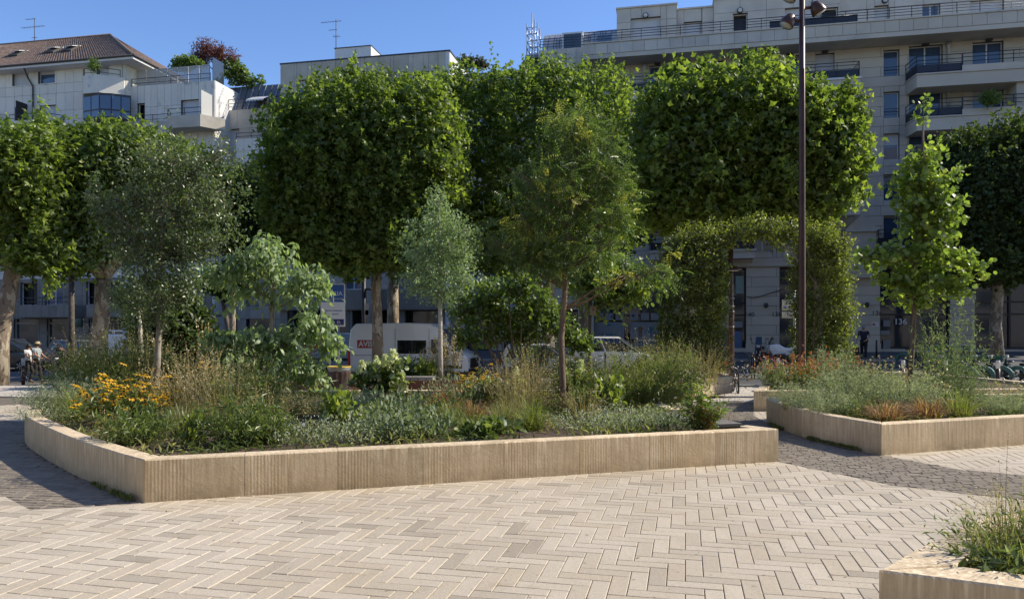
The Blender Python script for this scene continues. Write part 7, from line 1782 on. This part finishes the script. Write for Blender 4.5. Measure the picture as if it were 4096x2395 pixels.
m_sgn = mat('sign_cream', (.62, .6, .52), rough=.5); m_bluep = mat('blue_sign', (.02, .09, .30), rough=.4); m_bluet = mat('blue_text', (.05, .12, .3), rough=.5); m_navy = mat('navy_sign', (.02, .03, .12), rough=.4)
sg = thing('direction_sign', 'pale street direction signs on a white pole half hidden by the right arch leg', 'sign', atp(3178, 29)); g_ = sg.location.z; k29 = 29/F
def K2(py): return ZD(py, 29)-g_
MB().tube([(0, 0, 0), (0, 0, K2(1160))], .05, 8).build('pole', p_white, sg)
for (y0, y1, wd_) in ((1241, 1199, .98), (1272, 1246, .98)):
    a_ = -.52; pl = bev(MB().box(a_, a_+wd_, -.09, -.06, K2(y0), K2(y1)).build('sign_plate', m_sgn, sg), .012, 2)
    MB().box(a_+.03, a_+wd_-.03, -.094, -.091, K2(y0)+.03, K2(y0)+.042).box(a_+.03, a_+wd_-.03, -.094, -.091, K2(y1)-.042, K2(y1)-.03).build('border', m_trim, pl)
text(None, 'lettering', 'Centre', .15, m_trim, sg, (-.17, -.096, K2(1213)), (R(90), 0, 0)); text(None, 'lettering', 'Z...', .13, m_trim, sg, (-.2, -.096, K2(1230)), (R(90), 0, 0)) if False else None
text(None, 'lettering', 'Espace', .15, m_trim, sg, (-.13, -.096, K2(1259)), (R(90), 0, 0)); MB().box(-.46, -.36, -.1, -.092, K2(1234), K2(1224)).build('parking_mark', m_bluep, sg); text(None, 'lettering', 'P', .09, m_numw, sg, (-.41, -.103, K2(1229)), (R(90), 0, 0)); text(None, 'lettering', 'i', .12, m_trim, sg, (-.41, -.096, K2(1212)), (R(90), 0, 0)); text(None, 'lettering', 'i', .12, m_trim, sg, (-.41, -.096, K2(1259)), (R(90), 0, 0))
pb_ = thing('traffic_post', 'grey post with orange ring top behind the small planter', 'post', atp(3172, 26.5)); MB().lathe([(.10, 0), (.10, .75), (.09, 1.0)], 12).build('post', m_zinc, pb_); MB().lathe([(.13, .98), (.15, 1.0), (.15, 1.12), (.13, 1.14)], 14).build('ring', m_awn, pb_)
bp = thing('info_sign', 'tall blue and white hotel sign panel between tiered dogwood and plane tree', 'sign', atp(1330, 28)); g_ = bp.location.z; k = 28/F
x0, x1 = (1283-1330)*k, (1381-1330)*k; K3 = lambda py: ZD(py, 28)-g_
bev(MB().box(x0, x1, -.05, .05, K3(1306), K3(1134)).build('panel', m_frame, bp), .03, 3)
MB().box(x0+.04, x1-.04, -.056, -.0505, K3(1208), K3(1139)).build('blue_field', m_bluep, bp); MB().box(x0+.04, x1-.04, -.056, -.0505, K3(1300), K3(1276)).build('navy_field', m_navy, bp)
for z in (x0+.35, x1-.25): MB().tube([(z, 0, 0), (z, 0, K3(1300))], .045, 8).build('pole', m_steel, bp)
text(None, 'lettering', 'ATRIA', .24, m_numw, bp, (.06, -.06, K3(1175)), (R(90), 0, 0)); text(None, 'lettering', 'PARIS CHARENTON', .095, m_numw, bp, (.0, -.06, K3(1196)), (R(90), 0, 0)); text(None, 'lettering', 'CENTRE DE CONFÉRENCES', .062, m_bluet, bp, (.0, -.054, K3(1243)), (R(90), 0, 0)); text(None, 'lettering', 'restaurant', .07, m_bluet, bp, (.1, -.054, K3(1256)), (R(90), 0, 0)); text(None, 'lettering', 'EL', .16, m_numw, bp, (.26, -.06, K3(1289)), (R(90), 0, 0))
bol = None
for (px, d, lb) in ((93, 26.6, 'brown bollard with white top at the far left beside the couple'), (3112, 27.0, 'brown bollard with white top left of the tall lamp post'), (3612, 25.0, 'white topped bollard just left of the slim young tree trunk'), (3782, 24.8, 'white topped bollard between the rosemary spires'), (3992, 24.3, 'brown bollard with white top in front of the share bicycles'), (-180, 26.8, None), (3290, 26.0, 'white topped bollard hidden behind the right arch leg')):
    if lb is None: continue
    if bol is None:
        bol = thing('bollard', lb, 'bollard', atp(px, d), 0, 'bollards along the plaza edge'); MB().lathe([(.06, -.05), (.06, .72)], 12).build('post', m_brown, bol); MB().lathe([(.061, .72), (.061, .97), (.05, .985)], 12).build('white_top', m_frame, bol)
    else: dup(bol, atp(px, d), 0, lb)
for (px, d, lb) in ((3506, 41, 'dark thin bollard on the far pavement right of the walking man'), (3736, 41, 'dark thin bollard before the far glass front')):
    t = thing('bollard', lb, 'bollard', atp(px, d)); MB().lathe([(.05, 0), (.05, 1.0), (.03, 1.04)], 10).build('post', m_box, t)
bn_ = thing('litter_bin', 'dark brown litter bin shaped like a tree log with yellow rimmed clear bag', 'bin', (PX(1356, 17.6), 17.6, 0))
mb = MB(); prof = [(.27, 0), (.265, .2), (.26, .45), (.265, .66), (.26, .7)]; b0 = 0; n = 28
for i, (r_, z) in enumerate(prof):
    for k in range(n): a = 2*math.pi*k/n; rr_ = r_+.014*math.sin(k*5+i*.8)+.008*math.sin(k*3.1); mb.v.append((rr_*math.cos(a), rr_*math.sin(a), z))
for i in range(len(prof)-1):
    for k in range(n): mb.face((i*n+k, i*n+(k+1) % n, (i+1)*n+(k+1) % n, (i+1)*n+k))
mb.face([4*n+k for k in range(n)]); mb.build('bark_body', mat('dark_bin', (.065, .030, .024), (.03, .015, .012), scale=7, stretch=(6, 6, .8), rough=.6), bn_)
MB().lathe([(.262, .69), (.272, .78), (.26, .80)], 24).build('clear_bag', mat('bag_film', (.2, .21, .21), rough=.25), bn_); MB().torus((0, 0, .80), .27, .016, 'Z', 24, 5).build('rim', mat('yellow_rim', (.55, .38, .03), rough=.5), bn_)
bx_ = thing('bird_box', 'small wooden bird box hanging on the dark stemmed tree', 'bird box', (PX(2372, 15.3), 15.3, ZD(1243, 15.3))); bx_.rotation_euler = (0, R(6), 0)
mw = mat('raw_wood', (.34, .26, .18), (.28, .2, .13), scale=20, rough=.8); bev(MB().box(-.06, .06, -.05, .05, -.09, .085).build('box', mw, bx_), .004, 1); MB().lathe([(.016, -.01), (.016, .01)], 10, (0, -.052, .02), Matrix.Rotation(R(90), 3, 'X')).build('entry_hole', m_trim, bx_); MB().box(-.07, .07, -.07, .06, .087, .1).build('lid', mw, bx_)
bl = thing('black_ball', 'small glossy black round object lying on the soil right of the golden tree', 'ball', (PX(2412, 10.9), 10.9, .40)); mb = MB(); mb.lathe([(.02, -.075), (.09, -.06), (.12, 0), (.10, .06), (.04, .085), (.005, .09)], 14); mb.build('shell', mat('gloss_black', (.012, .012, .013), rough=.25), bl)
pp = thing('paper_scrap', 'crumpled white paper scrap on the bare soil', 'litter', (PX(1212, 10.1), 10.1, .37)); mb = MB()
for i in range(7): a, b_ = rnd.uniform(-.04, .04), rnd.uniform(-.03, .03); mb.quad((a-.03, b_-.02, 0), (a+.03, b_-.025, .02), (a+.028, b_+.02, .045), (a-.025, b_+.03, .02))
mb.build('paper', mat('paper', (.75, .75, .73), rough=.7), pp)
ps = thing('shop_sign', 'dark green hanging shop sign box beside the slim dark tree at left', 'sign', (0, 0, 0), STREET); s_, z = FS(313, 1290, 49.8); x, y = S(s_, 49.8); ps.location = (x, y, z); bev(MB().box(-.35, .35, -.1, .1, -.35, .35).build('sign_box', mat('dark_green', (.01, .05, .035), rough=.4), ps), .03, 2); MB().tube([(0, .1, .1), (0, 2.2, .1)], .03, 5).build('bracket', m_box, ps)
# ---------------------------------------------------------------- people
m_skin = mat('skin', (.42, .24, .16), rough=.6); m_hair = mat('dark_hair', (.015, .01, .008), rough=.6); m_greyh = mat('grey_hair', (.25, .24, .23), rough=.7)
m_tw = mat('white_shirt', (.66, .66, .65), rough=.8); m_bk = mat('black_cloth', (.015, .015, .018), rough=.85); m_pr = mat('print_shirt', (.16, .22, .26), (.42, .45, .45), scale=22, rough=.85); m_straw = mat('straw_hat', (.4, .33, .2), rough=.8); m_navyc = mat('navy_cloth', (.018, .022, .04), rough=.85); m_shoe = mat('shoes', (.03, .025, .02), rough=.5)
def skin(name, V, E, Rr, m, parent, root=0, lev=1):
    me = bpy.data.meshes.new(name); me.from_pydata(V, E, []); o = mkobj(name, me, parent); sm = o.modifiers.new('skin', 'SKIN'); sm.use_smooth_shade = True
    for i, r_ in enumerate(Rr):
        sv = me.skin_vertices[0].data[i]; sv.radius = (r_, r_) if not isinstance(r_, tuple) else r_; sv.use_root = (i == root)
    ss = o.modifiers.new('sub', 'SUBSURF'); ss.levels = lev; ss.render_levels = lev; me.materials.append(m); return o
def person(label, loc, rz, h, J, shirt, trousers, hairm, hat=None, sleeves=.5, hairlen=0, wide=1.0):
    # J: joint positions for a 1.75 m body facing +x
    t = thing('person', label, 'person', loc, rz); k = h/1.75; t.scale = (k, k, k)
    j = {'pelvis': (0, 0, .95), 'waist': (0, 0, 1.1), 'chest': (.01, 0, 1.32), 'neck': (.02, 0, 1.50), 'head': (.04, 0, 1.62), 'top': (.04, 0, 1.70), 'hipL': (0, .09, .92), 'kneeL': (.02, .10, .50), 'ankL': (0, .10, .09), 'toeL': (.14, .11, .03), 'hipR': (0, -.09, .92), 'kneeR': (.02, -.10, .50), 'ankR': (0, -.10, .09), 'toeR': (.14, -.11, .03),
         'shL': (.0, .18, 1.43), 'elL': (-.02, .25, 1.15), 'wrL': (.05, .26, .92), 'haL': (.08, .26, .84), 'shR': (0, -.18, 1.43), 'elR': (-.02, -.25, 1.15), 'wrR': (.05, -.26, .92), 'haR': (.08, -.26, .84)}
    j.update(J); names = list(j); ix = {n: i for i, n in enumerate(names)}
    E = [('pelvis', 'waist'), ('waist', 'chest'), ('chest', 'neck'), ('neck', 'head'), ('head', 'top')]
    for s_ in 'LR': E += [('pelvis', 'hip'+s_), ('hip'+s_, 'knee'+s_), ('knee'+s_, 'ank'+s_), ('ank'+s_, 'toe'+s_), ('chest', 'sh'+s_), ('sh'+s_, 'el'+s_), ('el'+s_, 'wr'+s_), ('wr'+s_, 'ha'+s_)]
    rad = {'pelvis': (.13*wide, .10*wide), 'waist': (.12*wide, .09*wide), 'chest': (.15*wide, .10*wide), 'neck': .055, 'head': .088, 'top': .075, 'hip': .085*wide, 'knee': .058, 'ank': .036, 'toe': .034, 'sh': .055, 'el': .040, 'wr': .027, 'ha': .034}
    gr = lambda n: rad.get(n, rad.get(n[:-1], .05))
    skin('body', [j[n] for n in names], [(ix[a], ix[b_]) for a, b_ in E], [gr(n) for n in names], m_skin, t)
    # shirt
    def cloth(nm, keys, ed, m, grow): ii = {n: i for i, n in enumerate(keys)}; rr_ = [(tuple(x+grow for x in gr(n)) if isinstance(gr(n), tuple) else gr(n)+grow) for n in keys]; return skin(nm, [j[n] for n in keys], [(ii[a], ii[b_]) for a, b_ in ed], rr_, m, t)
    for s_ in 'LR': j['sl'+s_] = tuple(Vector(j['sh'+s_]).lerp(Vector(j['el'+s_]), sleeves*1.2)); rad['sl'] = .05
    j['nk'] = (j['neck'][0], j['neck'][1], j['neck'][2]-.05); rad['nk'] = .06; rad['n'] = .06
    cloth('shirt', ['waist', 'pelvis', 'chest', 'nk', 'shL', 'shR', 'slL', 'slR'], [('waist', 'pelvis'), ('waist', 'chest'), ('chest', 'nk'), ('chest', 'shL'), ('chest', 'shR'), ('shL', 'slL'), ('shR', 'slR')], shirt, .032)
    cloth('trousers', ['pelvis', 'hipL', 'hipR', 'kneeL', 'kneeR', 'ankL', 'ankR'], [('pelvis', 'hipL'), ('pelvis', 'hipR'), ('hipL', 'kneeL'), ('hipR', 'kneeR'), ('kneeL', 'ankL'), ('kneeR', 'ankR')], trousers, .022)
    for s_ in 'LR':
        a, b_ = Vector(j['ank'+s_]), Vector(j['toe'+s_]); MB().tube([a+Vector((-.05, 0, -.05)), a+Vector((.02, 0, -.04)), b_+Vector((.03, 0, .0))], [.04, .05, .03], 8).build('shoe', m_shoe, t)
    hx, hy, hz = j['head']
    mb = MB(); mb.lathe([(.094, -.03), (.102, .02), (.10, .07), (.07, .12), (.02, .14)], 12, (hx-.018, hy, hz)); mb.build('hair', hairm, t)
    if hairlen: MB().tube([(hx-.06, hy, hz+.03), (hx-.08, hy, hz-.1), (hx-.06, hy, hz-hairlen)], [.07, .06, .02], 8).build('long_hair', hairm, t)
    for s_ in (-1, 1): MB().lathe([(.012, -.004), (.008, .004)], 6, (hx+.083, hy+s_*.032, hz+.01), Matrix.Rotation(R(90), 3, 'Y')).build('eye', m_hair, t)
    MB().tube([(hx+.08, hy, hz+.01), (hx+.108, hy, hz-.03)], [.008, .014], 5).build('nose', m_skin, t); MB().box(hx+.078, hx+.088, hy-.022, hy+.022, hz-.062, hz-.054).build('mouth', m_tail, t)
    for s_ in 'LR':
        w_, e = Vector(j['ha'+s_]), (Vector(j['ha'+s_])-Vector(j['wr'+s_])).normalized(); mb = MB(); sd = e.cross(Vector((0, 1, 0))).normalized()
        for q, l_ in zip((-.024, -.008, .008, .024), (.065, .075, .07, .055)): p_ = w_+sd*q; mb.tube([p_, p_+e*l_*.6, p_+e*l_*.9-sd.cross(e)*.015], [.009, .008, .006], 4)
        mb.tube([w_-e*.03+sd*.03, w_+sd*.055+e*.01], [.010, .008], 4); mb.build('fingers', m_skin, t)
    if hat is not None: MB().lathe([(.16, .045), (.165, .055), (.10, .06), (.095, .14), (.03, .155)], 16, (hx, hy, hz)).build('hat', hat, t)
    return t
gz = lambda x, y: ground(x, y)
x, y = PX(112, 31.5), 31.5
person('woman in white T shirt and wide black trousers walking beside a man with hat', (x, y, gz(x, y)), R(15), 1.66, {'kneeL': (.16, .09, .52), 'ankL': (.05, .1, .12), 'toeL': (.18, .1, .04), 'kneeR': (.02, -.1, .5), 'ankR': (-.22, -.1, .13), 'toeR': (-.08, -.1, .03), 'elR': (.05, -.24, 1.17), 'wrR': (.25, -.2, 1.25), 'haR': (.3, -.18, 1.33), 'elL': (-.05, .25, 1.17), 'wrL': (.1, .26, .98), 'haL': (.16, .26, .92)}, m_tw, m_bk, m_hair, sleeves=.5, hairlen=.25)
x, y = PX(146, 32.1), 32.1
person('man in straw hat and patterned shirt pushing a bicycle beside the woman', (x, y, gz(x, y)), R(5), 1.74, {'kneeL': (.1, .09, .52), 'ankL': (.16, .1, .09), 'toeL': (.3, .1, .03), 'ankR': (-.25, -.1, .13), 'toeR': (-.1, -.1, .03), 'elL': (.1, .24, 1.2), 'wrL': (.3, .2, 1.05), 'haL': (.38, .18, 1.03), 'elR': (.08, -.24, 1.2), 'wrR': (.28, -.2, 1.05), 'haR': (.36, -.18, 1.03)}, m_pr, m_bk, m_hair, m_straw, .6)
bike('bicycle', 'black bicycle pushed by the man in the straw hat', (x-.5, y+.45, gz(x, y)), R(3), p_black)
x, y = PX(3456, 39), 39
person('grey haired man in dark polo pulling a black suitcase past the stone pier', (x, y, gz(x, y)+.09), R(-120), 1.78, {'kneeL': (.14, .09, .52), 'ankL': (.18, .1, .09), 'toeL': (.3, .1, .03), 'ankR': (-.2, -.1, .13), 'toeR': (-.06, -.1, .05), 'elR': (-.08, -.3, 1.17), 'wrR': (-.05, -.36, .95), 'haR': (-.05, -.37, .87), 'elL': (.02, .3, 1.18), 'wrL': (.2, .12, 1.0), 'haL': (.24, .06, .97)}, m_navyc, m_bk, m_greyh, None, .5, wide=1.15)
sc_ = thing('suitcase', 'black upright suitcase pulled by the grey haired man', 'suitcase', (x-.55, y-.1, gz(x, y)+.09), 0); bev(MB().box(-.2, .2, -.14, .14, .05, .66).build('case', m_bk, sc_), .04, 3); MB().tube([(-.12, 0, .66), (-.12, .0, .95), (.12, 0, .95), (.12, 0, .66)], .012, 5).build('handle', m_steel, sc_)
for a_ in (-.15, .15): MB().torus((a_, 0, .04), .03, .015, 'Y', 10, 4).build('wheel', m_tyre, sc_)
x, y = PX(262, 33.6), 33.6
person('cyclist in dark clothes and grey helmet leaning forward behind the meadow plants', (x, y, gz(x, y)+.05), R(175), 1.74, {'chest': (.2, 0, 1.28), 'neck': (.3, 0, 1.42), 'head': (.38, 0, 1.50), 'top': (.4, 0, 1.58), 'shL': (.24, .18, 1.36), 'shR': (.24, -.18, 1.36), 'elL': (.38, .22, 1.14), 'wrL': (.58, .22, 1.02), 'haL': (.64, .22, 1.0), 'elR': (.38, -.22, 1.14), 'wrR': (.58, -.22, 1.02), 'haR': (.64, -.22, 1.0), 'kneeL': (.32, .1, .72), 'ankL': (.2, .1, .38), 'toeL': (.32, .1, .33), 'kneeR': (.28, -.1, .58), 'ankR': (.12, -.1, .2), 'toeR': (.25, -.1, .15)}, m_bk, m_bk, m_greyh)
bike('bicycle', 'dark bicycle ridden by the cyclist with grey helmet', (x+.3, y, gz(x, y)), R(175), p_grey)
